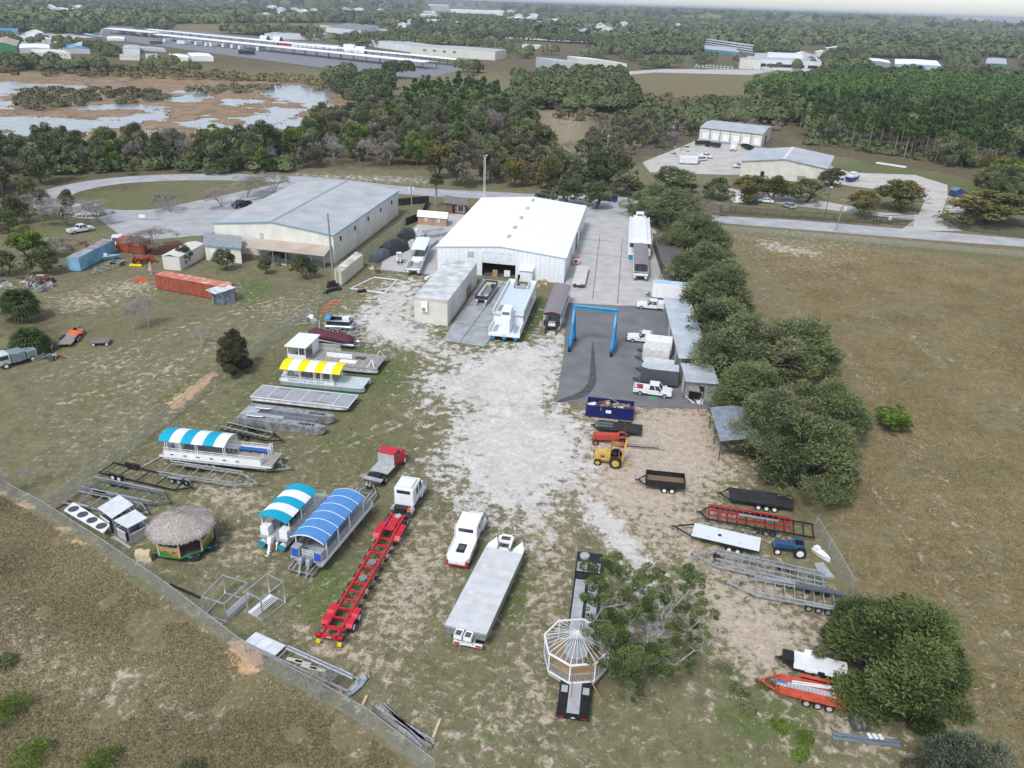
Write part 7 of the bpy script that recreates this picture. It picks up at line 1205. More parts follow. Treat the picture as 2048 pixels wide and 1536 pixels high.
t, L, x0, xt, x1 = trailer('black flat deck trailer with three white wheels under the big oak edge', (1585, 1005), (1436, 985), 2.5, .75, 3, .42, blk, dk, tong=.16, winch=False, name='flatbed_trailer', cross=9, kick=1)
t, L, x0, xt, x1 = trailer('black trailer carrying a long red ladder shaped steel frame', (1628, 1062), (1395, 1022), 2.6, .6, 3, .46, blk, None, tong=.1, cross=12, winch=False, r=.33, rim=darkgrey, rails=False, inset=.05)
fx0, fx1 = x0 + 2.4, xt + .1; o = MB()
for y in (-1.05, 0, 1.05): o.bar((fx0, y, 1.0), (fx1, y, 1.0), .12, .14)
for k in range(15): x = fx0 + (fx1 - fx0) * k / 14; o.bar((x, -1.05, 1.0), (x, 1.05, 1.0), .08)
c_ = t.matrix_basis.copy(); one('ladder_frame', o, rt, 'red ladder shaped steel frame lying on the black trailer', 'frame', t.location, t.rotation_euler[2]); o = MB().bar((fx0 + 1.3, .05, 1.12), (fx1 - 3.2, .12, 1.12), .3, .1); one('aluminium_beam', o, alu, 'silver beam laid along the red steel frame', 'beam', t.location, t.rotation_euler[2])
for k in range(8): x = fx0 + .1 + (fx1 - fx0 - .3) * k / 7; q = t.matrix_basis @ Vector((x, 1.75, 0)); one('metal_plate', MB().rbox(0, 0, .35, .28, .5, .03, 0).bar((0, 0, 0), (0, 0, .35), .05), galv, 'small grey plate standing in the row behind the red steel frame', 'plate', (q.x, q.y, 0), t.rotation_euler[2], 'grey plates behind the red frame')
t, L, x0, xt, x1 = trailer('flatbed trailer with a peeling pale blue white deck and black tongue', (1520, 1090), (1345, 1050), 2.4, .8, 2, .36, blk, pnt, tong=.24, winch=False, name='flatbed_trailer', zp=.85); MB().box(-.6, -.25, -.2, .2, .935, .94).build('deck_hole', black, t)
tr_ = lambda lb, a, b_, **k: trailer(lb, a, b_, **k)
t, L, x0, xt, x1 = tr_('long galvanised boat trailer with a black spare wheel at its tongue, below the blue tractor', (1648, 1165), (1385, 1107), w=2.5, z=.6, axles=2, ax=.36, bunks=(.35, .9), cross=14, tong=.2, rim=galv); MB().tube((xt + .2, -.2, .7), (xt + .2, -.2, .9), .36, 14).build('spare_wheel', rubber, t)
t, L, x0, xt, x1 = tr_('galvanised boat trailer with dark blue bunks and three axles, partly under the round evergreen', (1690, 1208), (1452, 1163), w=2.5, z=.6, axles=3, ax=.3, bunks=(.9,), cross=10, tong=.26, rim=galv)
MB().box(x0, -1, -1.2, -.7, .95, 1.05).build('side_bunk', M('dark_slate', (.10, .12, .15), .6), t)
t, L, x0, xt, x1 = tr_('white topped two wheel trailer with black tongue hidden under the evergreen', (1695, 1345), (1553, 1312), w=2.1, z=.55, axles=1, ax=.55, m=blk, deck=white, tong=.24, winch=False, name='utility_trailer', rim=midgrey); MB().box(xt, xt + .9, -.6, .6, .6, 1.0).build('tongue_box', blk, t)
for s in (-1, 1): MB().box(-.4, .6, s * 1.1 - .14, s * 1.1 + .14, .7, .95).build('wheel_box', white, t)
t, L, x0, xt, x1 = tr_('faded orange three axle trailer loaded with a perforated silver beam', (1690, 1398), (1515, 1357), w=2.1, z=.5, axles=3, ax=.42, m=otr, deck=otr, tong=.26, winch=False, name='equipment_trailer', rim=M('worn_rim', (.55, .45, .42), .6), inset=.0)
one('perforated_beam', MB().bar((x0 + .7, .15, .75), (xt + .3, .15, .75), .42, .16), M('perforated_alu', (.58, .6, .62), .5, .3, stripes=(0, .28, .35)), 'silver perforated beam lying on the orange trailer', 'beam', t.location, t.rotation_euler[2])
one('tarp_roll', MB().loft([[(x, .1 + .16 * cos(a), .78 + .13 * sin(a)) for a in np.linspace(0, 2 * pi, 9)[:-1]] for x in (xt - .5, xt - .1, xt + .4)]), M('tarp_blue', (.02, .18, .42), .6), 'crumpled blue tarp roll on the orange trailer', 'tarp', t.location, t.rotation_euler[2])
for a, b_ in (((x0 + .1, -.85), (xt - .9, -.3)), ((x0 + .1, -.7), (xt - .9, -.05))): MB().bar((a[0], a[1], .72), (b_[0], b_[1], .8), .1).build('white_arm', white, t)
MB().bar((xt + .4, -1.1, .6), (xt + .35, 1.1, 1.0), .12).build('crossbar', otr, t)
t, L, x0, xt, x1 = tr_('black flat deck trailer with a silver grille on it, below the dumpster', (1284, 860), (1183, 848), w=2.4, z=.55, axles=2, ax=.4, m=blk, deck=dk, tong=.13, winch=False, name='flatbed_trailer', rim=darkgrey)
o = MB()
for k in range(8): o.bar((.6 + k * .27, -.5, .72), (.6 + k * .27, .5, .72), .06)
o.bar((.55, -.5, .72), (2.55, -.5, .72), .06).bar((.55, .5, .72), (2.55, .5, .72), .06); one('metal_grille', o, alu, 'silver slatted grille lying on the black trailer by the dumpster', 'grille', t.location, t.rotation_euler[2])
for k, (a, b_, m_) in enumerate([((1255, 888), (1325, 893), galv), ((1253, 892), (1318, 897), rust), ((1262, 896), (1330, 900), greywood)]): p, q = at(*a, .06), at(*b_, .06); one('scrap_pipe', MB().bar((p.x, p.y, .08), (q.x, q.y, .08), .14), m_, ['galvanised', 'rusty', 'weathered'][k] + ' long bar lying on the dirt right of the yellow forklift', 'bar')
# left corner trailers
tr_('wide silver aluminium trailer with a three wheel fender, below the teal tour boat', (330, 937), (518, 965), w=2.5, z=.75, axles=3, ax=.3, m=alu, cross=6, tong=.24, rim=galv, bunks=(.95,), inset=-.02, zp=.8); tr_('thin black two axle boat trailer, uppermost of the left corner rows', (212, 935), (388, 975), w=2.4, z=.45, axles=2, ax=.25, m=blk, cross=5, tong=.14, rim=white)
tr_('grey three axle trailer with thick side rails, second from the top in the left corner', (175, 968), (340, 1003), w=2.2, z=.55, axles=3, ax=.35, m=M('slate_galv', (.22, .26, .29), .5, .4), cross=6, tong=.16, rim=white, bunks=(.95,)); tr_('galvanised two axle trailer behind the guard booths in the left corner', (140, 993), (298, 1025), w=2.4, z=.5, axles=2, ax=.32, cross=6, tong=.18, rim=galv)
tr_('black folded boat trailer frame behind the teal striped tour boat', (450, 853), (567, 881), w=1.9, z=.6, axles=2, ax=.5, m=blk, cross=9, tong=.2, bunks=(.6,), rim=darkgrey)
tr_('galvanised boat trailer with white guide posts in front of the blue container', (245, 520), (183, 547), w=2.1, z=.5, axles=2, ax=.25, cross=5, tong=.25, rim=galv)
t, L, x0, xt, x1 = tr_('dark flat trailer carrying the orange round mower in the left field', (128, 690), (158, 656), w=2.1, z=.5, axles=2, ax=.45, m=blk, deck=greywood, tong=.12, winch=False, name='utility_trailer', rim=white); p = at(151, 664, .7)
m_ = thing('rotary_mower', 'bright orange round disc mower on the dark flat trailer', 'mower', (p.x, p.y, .64)); MB().tube((0, 0, 0), (0, 0, .25), 1.15, 20, 1.0).tube((0, 0, .25), (0, 0, .45), .5, 14, .3).build('deck', orange, m_); MB().box(-.2, .2, -.2, .2, .45, .75).bar((0, 0, .6), (.9, .6, .8), .08).build('gearbox', black, m_)
t, L = on('wooden_cart', 'small weathered plank topped cart in the left field', 'cart', (182, 682), (220, 680), .6); MB().box(-L / 2, L / 2, -1, 1, .55, .64).build('deck', M('grey_planks', (.20, .18, .17), .9, stripes=(0, .25, .4)), t); wheels(t, [(-.9, .8), (-.9, -.8), (1., .8), (1., -.8)], .28, .18)
# ---------------------------------------------------------------- fences
linkm = bpy.data.materials.new('chain_link'); linkm.use_nodes = True; n, l = linkm.node_tree.nodes, linkm.node_tree.links; n['Principled BSDF'].inputs['Base Color'].default_value = (.42, .45, .46, 1); n['Principled BSDF'].inputs['Roughness'].default_value = .5; n['Principled BSDF'].inputs['Alpha'].default_value = .20
linkd = linkm.copy(); linkd.name = 'dark_chain_link'; linkd.node_tree.nodes['Principled BSDF'].inputs['Base Color'].default_value = (.03, .035, .03, 1); linkd.node_tree.nodes['Principled BSDF'].inputs['Alpha'].default_value = .35
screen = M('black_screen', (.02, .022, .025), .8)
def fence(label, px, h=1.9, step=3.4, m=None, link=None, arms=0, name='chain_link_fence', r=.035):
    m = m or galv; P = [at(*p) for p in px]; t = thing(name, label, 'fence', P[0]); O = P[0]; Q = [p - O for p in P]; link = link or linkm; ml = MB(); rail = MB(); k = 0
    for a, b_ in zip(Q, Q[1:]):
        ml.add([(a.x, a.y, .03), (b_.x, b_.y, .03), (b_.x, b_.y, h), (a.x, a.y, h)], [(0, 1, 2, 3)]); rail.bar((a.x, a.y, h), (b_.x, b_.y, h), r * 1.6); n = max(1, round((b_ - a).length / step)); d = (b_ - a).normalized(); nn_ = Vector((-d.y, d.x, 0))
        for i in range(n + (1 if b_ is Q[-1] else 0)):
            p = a.lerp(b_, i / n); k += 1
            if k > 98: break
            o = MB().tube((p.x, p.y, 0), (p.x, p.y, h), r, 6)
            if arms: o.bar((p.x, p.y, h), (p.x + nn_.x * arms, p.y + nn_.y * arms, h + .3), r)
            o.build('post', m, t)
    ml.build('mesh_panel', link, t); rail.build('top_rail', m, t); return t
fence('long chain link fence crossing the bottom left beside the brown weeds', [(-40, 965), (93, 1035), (205, 1108), (345, 1205), (505, 1330), (640, 1400), (735, 1455), (870, 1560)], 2., 4.4, arms=.0); fence('chain link fence with angled arms up the left side of the yard', [(93, 1035), (340, 842), (432, 768), (560, 678), (620, 633), (652, 600)], 2., 3.6, arms=-.3)
fence('leaning chain link fence with angled arms at the right edge of the yard', [(1628, 1062), (1655, 1108), (1675, 1142), (1702, 1192)], 1.9, 2.6, arms=.35); fence('black chain link fence along the road in front of the autumn oaks', [(1440, 425), (1500, 430), (1600, 437), (1700, 444), (1760, 448), (1825, 453)], 1.9, 4, black, linkd); fence('black fence at the right edge of the entrance', [(1895, 458), (1935, 462), (2060, 478)], 1.9, 4, black, linkd)
fence('low wire fence along the near side of the road by the tan field', [(1440, 462), (1700, 483), (2060, 516)], 1.3, 7); fence('chain link fence right of the grey roofed warehouse', [(700, 545), (740, 505), (800, 462), (812, 440)], 1.9, 4); fence('fence screened in black behind the two small sheds', [(795, 412), (858, 406), (842, 440), (812, 452)], 1.9, 4, black, screen)
fence('fence corner beside the driveway gate', [(185, 455), (218, 450), (212, 430)], 1.6, 3); fence('short fence by the driveway entrance', [(312, 434), (330, 418), (355, 410)], 1.6, 3); fence('chain link fence left of the loading dock building', [(1150, 328), (1250, 312), (1345, 285), (1395, 270)], 1.8, 6, galv)
g_ = thing('driveway_gate', 'mesh driveway gate with a white sign at the left entrance', 'gate', at(275, 440)); q = at(318, 440) - at(275, 440); MB().bar((0, 0, 1.7), (q.x, q.y, 1.7), .07).bar((0, 0, .15), (q.x, q.y, .15), .07).bar((0, 0, 0), (0, 0, 1.8), .1).bar((q.x, q.y, 0), (q.x, q.y, 1.8), .16).build('frame', galv, g_); MB().add([(0, 0, .15), (q.x, q.y, .15), (q.x, q.y, 1.7), (0, 0, 1.7)], [(0, 1, 2, 3)]).build('mesh_panel', linkm, g_); MB().box(.5, 2., -.1, -.06, .6, 1.4).build('sign', white, g_)
ir = thing('iron_gate', 'black slatted entrance gate beside the tall autumn oak', 'gate', at(1762, 447)); q = at(1825, 443) - at(1762, 447); o = MB().bar((0, 0, 2), (q.x, q.y, 2), .1).bar((0, 0, .3), (q.x, q.y, .3), .1)
for k in range(24): a = q * (k / 23); o.bar((a.x, a.y, 0), (a.x, a.y, 2.1), .05)
o.build('frame', black, ir); MB().tube((2, -.15, 1.5), (2, -.22, 1.5), .5, 14).build('round_sign', white, ir)
# ---------------------------------------------------------------- poles, mast
def pole(label, px, py, top, cross=0, lean=0., m=None, r=.16, trans=0, name='utility_pole', lamp=0):
    h = hgt(px, py, top); t = thing(name, label, 'utility pole', at(px, py)); MB().tube((0, 0, 0), (lean, 0, h), r, 8, r * .65).build('pole', m or greywood, t)
    if cross:
        for k in range(cross): MB().box(lean - 1.1, lean + 1.1, -.06, .06, h - .6 - k * .9, h - .48 - k * .9).build('crossarm', greywood, t)
        o = MB()
        for x in (-1, -.4, .4, 1): o.tube((lean + x, 0, h - .48), (lean + x, 0, h - .28), .05, 6)
        o.build('insulator', white, t)
    for k in range(trans): MB().tube((lean + (.5 if k % 2 else -.5), 0, h - 3.2), (lean + (.5 if k % 2 else -.5), 0, h - 2.3), .25, 10).build('transformer', offwhite, t)
    if lamp: MB().box(lean - .2, lean + .5, -.15, .15, h - .1, h + .1).build('lamp', white, t)
    return t, h
pole('tall bare wooden pole in front of the grey roofed warehouse', 668, 572, 427, lean=-.25, r=.24); pole('utility pole with crossarm and transformers between the two warehouses', 824, 437, 355, 1, trans=2); pole('leaning utility pole with transformers beside the road at the right', 1671, 461, 396, 1, lean=.9, trans=3); pole('slim lamp pole behind the road fence at the right', 1650, 432, 374, m=darkgrey, r=.1, lamp=1); pole('utility pole left of the loading dock building', 1346, 284, 241, 1, trans=1); pole('lone pole in the trees above the road', 1213, 318, 272, lamp=1)
for i, (px, py, tp) in enumerate([(783, 46, 16), (892, 56, 22), (812, 50, 38), (829, 52, 40), (1140, 82, 58), (1196, 72, 48), (1153, 46, 24), (1159, 47, 30), (1162, 48, 31), (1384, 74, 58), (1375, 122, 104), (1646, 137, 100), (1844, 108, 94), (1596, 95, 82), (575, 48, 35), (939, 22, 5)]): pole('distant utility pole, number %d counted from the left of the far row' % i if 0 else 'thin distant utility pole beside ' + ['the grey green hall', 'the highway trees', 'the hall trees', 'the small trees right of the hall', 'the blue factory drive', 'the front of the blue factory', 'the pale clearing', 'the pale clearing, middle one', 'the pale clearing, right one', 'the low white building', 'the far parking lot', 'the white stepped office', 'the far forest gap', 'the brown far clearing', 'the left far field', 'the big white plant'][i], px, py, tp, r=.35)
h = hgt(968, 398, 311); t = thing('radio_mast', 'tall white lattice mast behind the white warehouse roof', 'radio mast', at(968, 398)); o = MB()
for k in range(3):
    a = k * 2.094; o.bar((.28 * cos(a), .28 * sin(a), 0), (.28 * cos(a), .28 * sin(a), h), .07)
    for i in range(int(h / .6)): b_ = a + 2.094; o.bar((.28 * cos(a), .28 * sin(a), i * .6), (.28 * cos(b_), .28 * sin(b_), i * .6 + .6), .04)
o.build('lattice', white, t); MB().tube((.3, 0, h), (.75, 0, h + .1), .12, 8).build('camera', white, t)
# ---------------------------------------------------------------- cars and trucks further off
sil, wc, bc, dbl = M('car_silver', (.5, .52, .54), .35, .4), M('car_white', (.7, .72, .73), .35), M('car_black', (.02, .02, .022), .3), M('car_blue', (.01, .04, .15), .3)
pickup('black pickup beside the grey roofed warehouse', (505, 405), (460, 415), bc); car('blue suv parked by the road corner oaks', (1228, 400), (1208, 397), dbl, suv=True); car('white car under the trees behind the warehouse', (1165, 396), (1143, 393), wc); car('dark suv on the road behind the white warehouse', (1096, 393), (1076, 390), bc, suv=True)
pickup('white pickup in the gravel lot near the dock building', (1398, 311), (1424, 315), wc); pickup('white pickup beside the cream building wall', (1495, 333), (1467, 333), wc); car('dark blue car behind the road fence under the autumn oaks', (1508, 405), (1494, 402), dbl); car('silver car behind the road fence', (1583, 414), (1572, 410), sil); car('white car between the autumn oak trunks', (1540, 403), (1522, 401), wc)
pickup('white pickup parked past the blue container', (150, 462), (172, 458), wc); t = boxtrailer('white box trailer beside the bare mossy trees', (152, 428), (203, 428), 2.4, 2.2, wc, white, .5, .2); boxtrailer('low grey covered trailer left of the white box trailer', (108, 424), (150, 426), 2.3, 1.3, sil, midgrey, .5, .3)
t = semi('white day cab truck at the loading dock building', (1468, 290), (1466, 301), wc, 'red', 6.5); pickup('white van bodied pickup behind the blue container', (236, 478), (232, 492), wc, 'utility')
for i, (a, b_, lb) in enumerate([((1396, 288), (1414, 289), 'black dump trailer at the loading docks, leftmost'), ((1416, 291), (1436, 293), 'black dump trailer at the loading docks, right of the first'), ((1500, 298), (1488, 294), 'dark trailer at the right end of the loading docks')]):
    t, L = on('dump_trailer', lb, 'trailer', a, b_, .5); L = 6; MB().box(-3, 3, -1.2, -1.1, .6, 1.7).box(-3, 3, 1.1, 1.2, .6, 1.7).box(-3, -2.9, -1.1, 1.1, .6, 1.7).box(2.9, 3, -1.1, 1.1, .6, 1.7).box(-3, 3, -1.1, 1.1, .6, .7).build('body', black, t); wheels(t, [(-.5, 1.1), (-.5, -1.1), (.5, 1.1), (.5, -1.1)], .36)
boxtrailer('long white trailer parked in the gravel lot', (1358, 325), (1395, 326), 2.5, 2.2, wc, white, .5, .4); car('white van at the end of the long white trailer', (1396, 320), (1412, 318), wc, suv=True)
C0 = None
for i in range(22):
    px = 1392 + (i % 11) * 7.2; py = 131 + (i % 11) * .5 + (i // 11) * 4; a, b_ = at(px, py), at(px + 5, py - 1.2); m_ = [wc, bc, sil, dbl][i % 4]
    if C0 is None: C0 = car('small parked car in the far parking lot under the trees', (px, py), (px + 5, py - 1.2), m_, group='cars in the far parking lot')
    else: c_ = dup(C0, (a.x, a.y, 0), C0.rotation_euler[2])
for i in range(12): a = at(1506 + i * 9.5, 139 + i * .6); dup(C0, (a.x, a.y, 0), 1.2)
tk = boxtrailer('white truck in the far row of parked trucks', (1046, 97), (1052, 94), 2.6, 3.4, wc, white, .8, .5, 'box_truck'); tk['group'] = 'white trucks in the far row'
for i in range(1, 8): a = at(1048 + i * 6.2, 97 + i * .4); dup(tk, (a.x, a.y, 0), 1.3)
rv = boxtrailer('white camper parked under the front carport', (356, 87), (370, 88), 2.6, 3., wc, white, .6, .5, 'camper'); rv['group'] = 'campers under the front carport'
for px, py in [(375, 89), (398, 91), (418, 93), (428, 94), (452, 95), (470, 97), (485, 99), (522, 102), (335, 85), (248, 68), (262, 70), (290, 72), (305, 74)]: a = at(px, py); dup(rv, (a.x, a.y, 0), 1.1 + rnd.random() * .2)
t = boxtrailer('dark motorhome between the two carports', (300, 88), (325, 88), 2.6, 3., darkgrey, sil, .6, .4, 'camper'); t = boxtrailer('black and silver motorhome at the end of the front carport bay', (478, 108), (510, 109), 2.6, 3.2, black, darkgrey, .6, .4, 'camper'); t = boxtrailer('white rental truck with an orange stripe between the trailers', (292, 117), (316, 117), 2.6, 3.4, wc, orange, .8, .4, 'box_truck')
t = boxtrailer('yellow school bus beside the grey green hall', (660, 76), (686, 77), 2.5, 2.9, M('bus_yellow', (.6, .3, .02), .5), white, .6, .3, 'school_bus'); t = boxtrailer('orange and white trailer in the far row', (1240, 152), (1262, 156), 2.6, 3.4, wc, white, .8, .4, 'camper'); car('bright red car beyond the pine forest', (1870, 154), (1884, 155), M('car_red', (.4, .01, .02), .4))
for i, (px, py, ww, hh_, m_) in enumerate([(570, 90, 30, 3.5, redlamp), (600, 93, 30, 3.5, wc), (632, 95, 30, 3.5, wc), (664, 97, 30, 3.5, wc), (700, 102, 22, 5, wc), (722, 105, 20, 4.5, wc), (530, 80, 14, 4, wc), (556, 82, 14, 4, wc)]):
    a, b_ = at(px - ww / 2, py), at(px + ww / 2, py + 1.5); t = thing('storage_container', ['red container', 'white container', 'white container', 'white container', 'white arched shelter', 'white arched shelter', 'white arched shelter', 'white arched shelter'][i] + ' behind the long carports, ' + ['leftmost of its row', 'second of its row', 'third of its row', 'last of its row', 'left of the pair', 'right of the pair', 'by the grey storage row', 'against the grey storage row'][i], 'container', (a + b_) / 2, atan2((b_ - a).y, (b_ - a).x)); L = (b_ - a).length
    if i < 4: MB().box(-L / 2, L / 2, -1.5, 1.5, 0, hh_).build('body', m_, t); MB().box(-L / 2, L / 2, -1.5, 1.5, hh_ + .01, hh_ + .1).build('roof', white, t)
    else: MB().arch(-L / 2, L / 2, 6, .05, hh_ * 1.3, .3, 12).build('shell', m_, t); MB().box(-L / 2 + .2, L / 2 - .2, -2.2, 2.2, .02, hh_ * .5).build('stored_goods', darkgrey, t)
# ---------------------------------------------------------------- left side containers and yard clutter
def container(label, rear, front, m, w=2.5, h=2.6, z=.15, roofm=None, name='shipping_container', doors=0, top=1):
    t, L = on(name, label, 'container', rear, front, 0); x0, x1 = -L / 2, L / 2; MB().box(x0, x1, -w / 2, w / 2, z, z + h).build('body', m, t); MB().box(x0 + .05, x1 - .05, -w / 2 + .05, w / 2 - .05, z + h + .001, z + h + .06).build('roof', roofm or m, t)
    for k in range(doors): x = x0 + L * (k + .6) / (doors + .2); MB().box(x - .95, x - .9, -w / 2 - .04, -w / 2 - .003, z + .1, z + h - .2).box(x + .9, x + .95, -w / 2 - .04, -w / 2 - .003, z + .1, z + h - .2).box(x - .9, x + .9, -w / 2 - .04, -w / 2 - .003, z + h - .25, z + h - .2).build('door_frame', darkgrey, t)
    return t
ruo = M('rust_orange', (.36, .085, .045), .7, var=.25, stripes=(0, .28, .2)); container('long rust orange container with four door frames beside the tin shack', (323, 574), (463, 600), ruo, doors=4, roofm=M('rust_top', (.50, .16, .09), .7, var=.1, scale=.8, col2=(.6, .5, .45), thr=(.35, .5)))
container('long pale blue container with a rust streaked roof', (150, 543), (222, 505), M('blue_steel', (.20, .42, .58), .6, var=.25, scale=.4, stripes=(0, .3, .12)), roofm=M('blue_rust_top', (.30, .45, .55), .7, var=.2, scale=.5, col2=(.25, .12, .09))); container('orange container behind the spreading bare tree', (243, 500), (298, 506), ruo); container('low rusty container right of the orange one', (305, 508), (365, 500), rust, h=1.6)
t, L = on('storage_shed', 'cream flat roofed shed behind the long orange container', 'shed', (345, 540), (395, 512), 0); MB().box(-L / 2, L / 2, -1.8, 1.8, 0, 2.7).build('wall', cream, t); MB().extx([(-1.9, 2.7), (0, 3.1), (1.9, 2.7), (1.9, 2.8), (0, 3.2), (-1.9, 2.8)], -L / 2 - .1, L / 2 + .1).build('roof', offwhite, t); MB().box(L / 2, L / 2 + .04, -.9, .9, 0, 2.2).build('door', creamd, t)
t, L = on('tin_shack', 'small silver grey tin shack with a slanted white roof beside the orange container', 'shack', (427, 611), (468, 600), 0); L = 3.0; MB().box(-1.6, 1.6, -1.2, 1.2, 0, 2.5).build('wall', M('tin_streaked', (.30, .36, .42), .6, .2, var=.4, scale=1.5, stripes=(0, .4, .2)), t); MB().extr([(-2.3, 2.5), (1.8, 2.75), (1.8, 2.83), (-2.3, 2.58)], -1.6, 1.6).build('roof', M('tin_white', (.62, .66, .68), .5, var=.3, scale=.8), t); MB().box(-1.64, -1.603, -.5, .4, 0, 1.9).build('door', darkgrey, t)
um = thing('patio_umbrella', 'closed red and white striped umbrella by the left containers', 'umbrella', at(303, 549)); MB().tube((0, 0, 0), (0, 0, 2.6), .03, 6).build('pole', white, um); MB().tube((0, 0, .9), (0, 0, 2.6), .45, 10, .05).build('canopy', M('umbrella_stripe', (.5, .08, .08), .8, stripes=(0, .2, .0), col2=(.6, .5, .5), scale=6), um)
one('dozer_blade', MB().extx([(-.2, 0), (.2, 0), (.05, .7), (-.1, .7)], -1.1, 1.1), orange, 'orange blade attachment lying in the grass left of the long orange container', 'blade', at(282, 562), radians(35)); one('bucket_attachment', MB().box(-1.2, 1.2, -.2, .2, .1, .45), yellow, 'yellow box scraper beside the orange loader tractor', 'scraper', at(272, 533), 0.)
gt, L = on('old_truck', 'derelict grey green and white truck at the left edge', 'truck', (70, 706), (-10, 728), .8); x0, x1 = -L / 2, L / 2; MB().box(x0, x0 + L * .28, -1.1, 1.1, .6, 1.8).box(x0 + L * .3, x0 + L * .64, -1.15, 1.15, .6, 2.0).build('tank_body', M('grey_green', (.20, .27, .28), .7, var=.2), gt, bevel=.1); MB().box(x0 + L * .66, x1, -1.1, 1.1, .6, 2.2).build('cab', M('old_white', (.60, .62, .62), .6, var=.2), gt, bevel=.15); MB().box(x0 + L * .72, x1 - .4, -1.12, 1.12, 1.4, 2.0).build('window', glass, gt); wheels(gt, [(x0 + .8, s) for s in (-1., 1.)] + [(x1 - 1, s) for s in (-1., 1.)], .45, .3)
bn = thing('wooden_bench', 'pale wooden sawhorse table next to the scrap row', 'table', at(93, 702), .25); MB().box(-1, 1, -.4, .4, .75, .82).build('top', palewood, bn)
for x in (-.9, .9): 
    for y in (-.35, .35): MB().box(x - .05, x + .05, y - .05, y + .05, 0, .75).build('leg', palewood, bn)
scr = [rust, darkgrey, greywood, galv, M('scrap_red', (.2, .05, .04), .8), offwhite]
def junk(label, cx, cy, wpx, hpx, n, seed, mm=None, big=1., h=.5, name='scrap_piece', grp='scrap'):
    R = random.Random(seed); mm = mm or scr
    for k in range(n):
        px, py = cx + R.uniform(-1, 1) * wpx, cy + R.uniform(-1, 1) * hpx; p = at(px, py); o = MB(); l_ = R.uniform(.5, 2.4) * big
        if k % 3 == 0: o.bar((-l_ / 2, 0, .1), (l_ / 2, .3, R.uniform(.15, h)), .12)
        elif k % 3 == 1: o.box(-l_ / 3, l_ / 3, -.3, .3, 0, R.uniform(.15, h)); o.box(-l_ / 4, l_ / 6, -.35, -.3, .05, h * 1.2)
        else: o.rbox(0, 0, 0, l_, .35, .12, 0); o.rbox(.2, .2, .12, l_ * .7, .3, .12, .8)
        mt_ = R.choice(mm); kind = {'rusty_steel': 'rusty', 'dark_grey': 'dark', 'weathered_timber': 'grey wooden', 'galvanised_steel': 'galvanised', 'scrap_red': 'dull red', 'offwhite_paint': 'off white', 'timber': 'wooden', 'aluminium': 'silver', 'black_paint': 'black', 'white_paint': 'white', 'orange_plastic': 'orange', 'pale_timber': 'pale wooden'}.get(mt_.name, 'worn')
        shape = ['bar', 'box shaped piece', 'stacked slabs'][k % 3]
        one(name, o, mt_, '%s %s %s' % (kind, shape, label), 'scrap', p, R.uniform(0, 3.1), kind + ' ' + shape + 's ' + label)
junk('in the scrap heap at the left edge', 55, 568, 55, 16, 34, 1, big=1.5, h=.8); junk('in the scrap row under the left palms', 40, 712, 75, 10, 20, 2, big=1.2, h=.6); junk('behind the blue container', 130, 490, 45, 12, 16, 3, big=1.4); junk('along the left fence by the small pontoon boats', 622, 640, 22, 12, 14, 4, [galv, greywood, palewood, white, alu]); junk('on the slab left of the white warehouse', 835, 470, 22, 12, 12, 5, [wood, galv, white, rust, darkgrey]); junk('under the lean-to roof', 575, 535, 50, 6, 12, 6); junk('beside the concrete yard shed', 1352, 570, 10, 5, 6, 7, [wood, orange, galv]); junk('against the white warehouse front', 1085, 568, 10, 6, 8, 8, [wood, palewood, greywood]); junk('beside the container by the grey warehouse', 752, 540, 10, 8, 8, 9, [rust, offwhite, wood]); junk('beside the driveway loop', 1350, 305, 40, 12, 14, 12, [rust, darkgrey, M('scrap_red', 0), galv], 1.4); junk('at the shed doorway', 1390, 800, 20, 6, 8, 13, [white, darkgrey, greywood])
# black tyre racks
p0 = None
for k, (px, py, z) in enumerate([(655, 585, 0), (663, 583, 0), (671, 581, 0), (679, 580, 0), (658, 581, .55), (666, 579, .55), (674, 578, .55), (660, 580, 1.1), (668, 578, 1.1), (719, 585, 0), (728, 584, 0), (650, 588, 0)]):
    o = MB().tube((0, 0, .02), (0, 0, .5), .42, 14); o = o.build('float_drum', rubber, None, (at(px, py).x, at(px, py).y, z)); tag(o, 'black drum stacked beside the cream container', 'drum', 'black drums by the cream container')
# tarped boats
def tarp(label, px, py, L_, w_, h_, rz, m, seed):
    R = random.Random(seed); secs = []
    for i in range(9):
        f = i / 8; x = (f - .5) * L_; k = .75 + .25 * sin(pi * f) ; secs.append([(x + R.uniform(-.08, .08), w_ / 2 * c * k * R.uniform(.93, 1.05), h_ * zz * (.8 + .25 * sin(pi * f)) * R.uniform(.92, 1.06)) for c, zz in ((-1, .02), (-.98, .4), (-.7, .75), (-.25, .95), (.25, .95), (.7, .75), (.98, .4), (1, .02))])
    return one('covered_boat', MB().loft(secs), m, label, 'covered boat', at(px, py), rz, smooth=False)
tp = M('black_tarp', (.035, .04, .045), .45, var=.3, scale=3, bump=.6); tarp('boat wrapped in a grey checked tarp behind the cream container', 760, 518, 6, 2.8, 2.2, 1.2, M('grey_tarp', (.10, .12, .14), .5, var=.4, scale=3), 1); tarp('large boat under a draped black tarp between the warehouses', 788, 505, 7, 3.6, 3.0, 1.0, tp, 2); tarp('peaked black tarp over a boat nearest the tan shed', 812, 478, 6, 3, 2.6, 1.3, tp, 3)
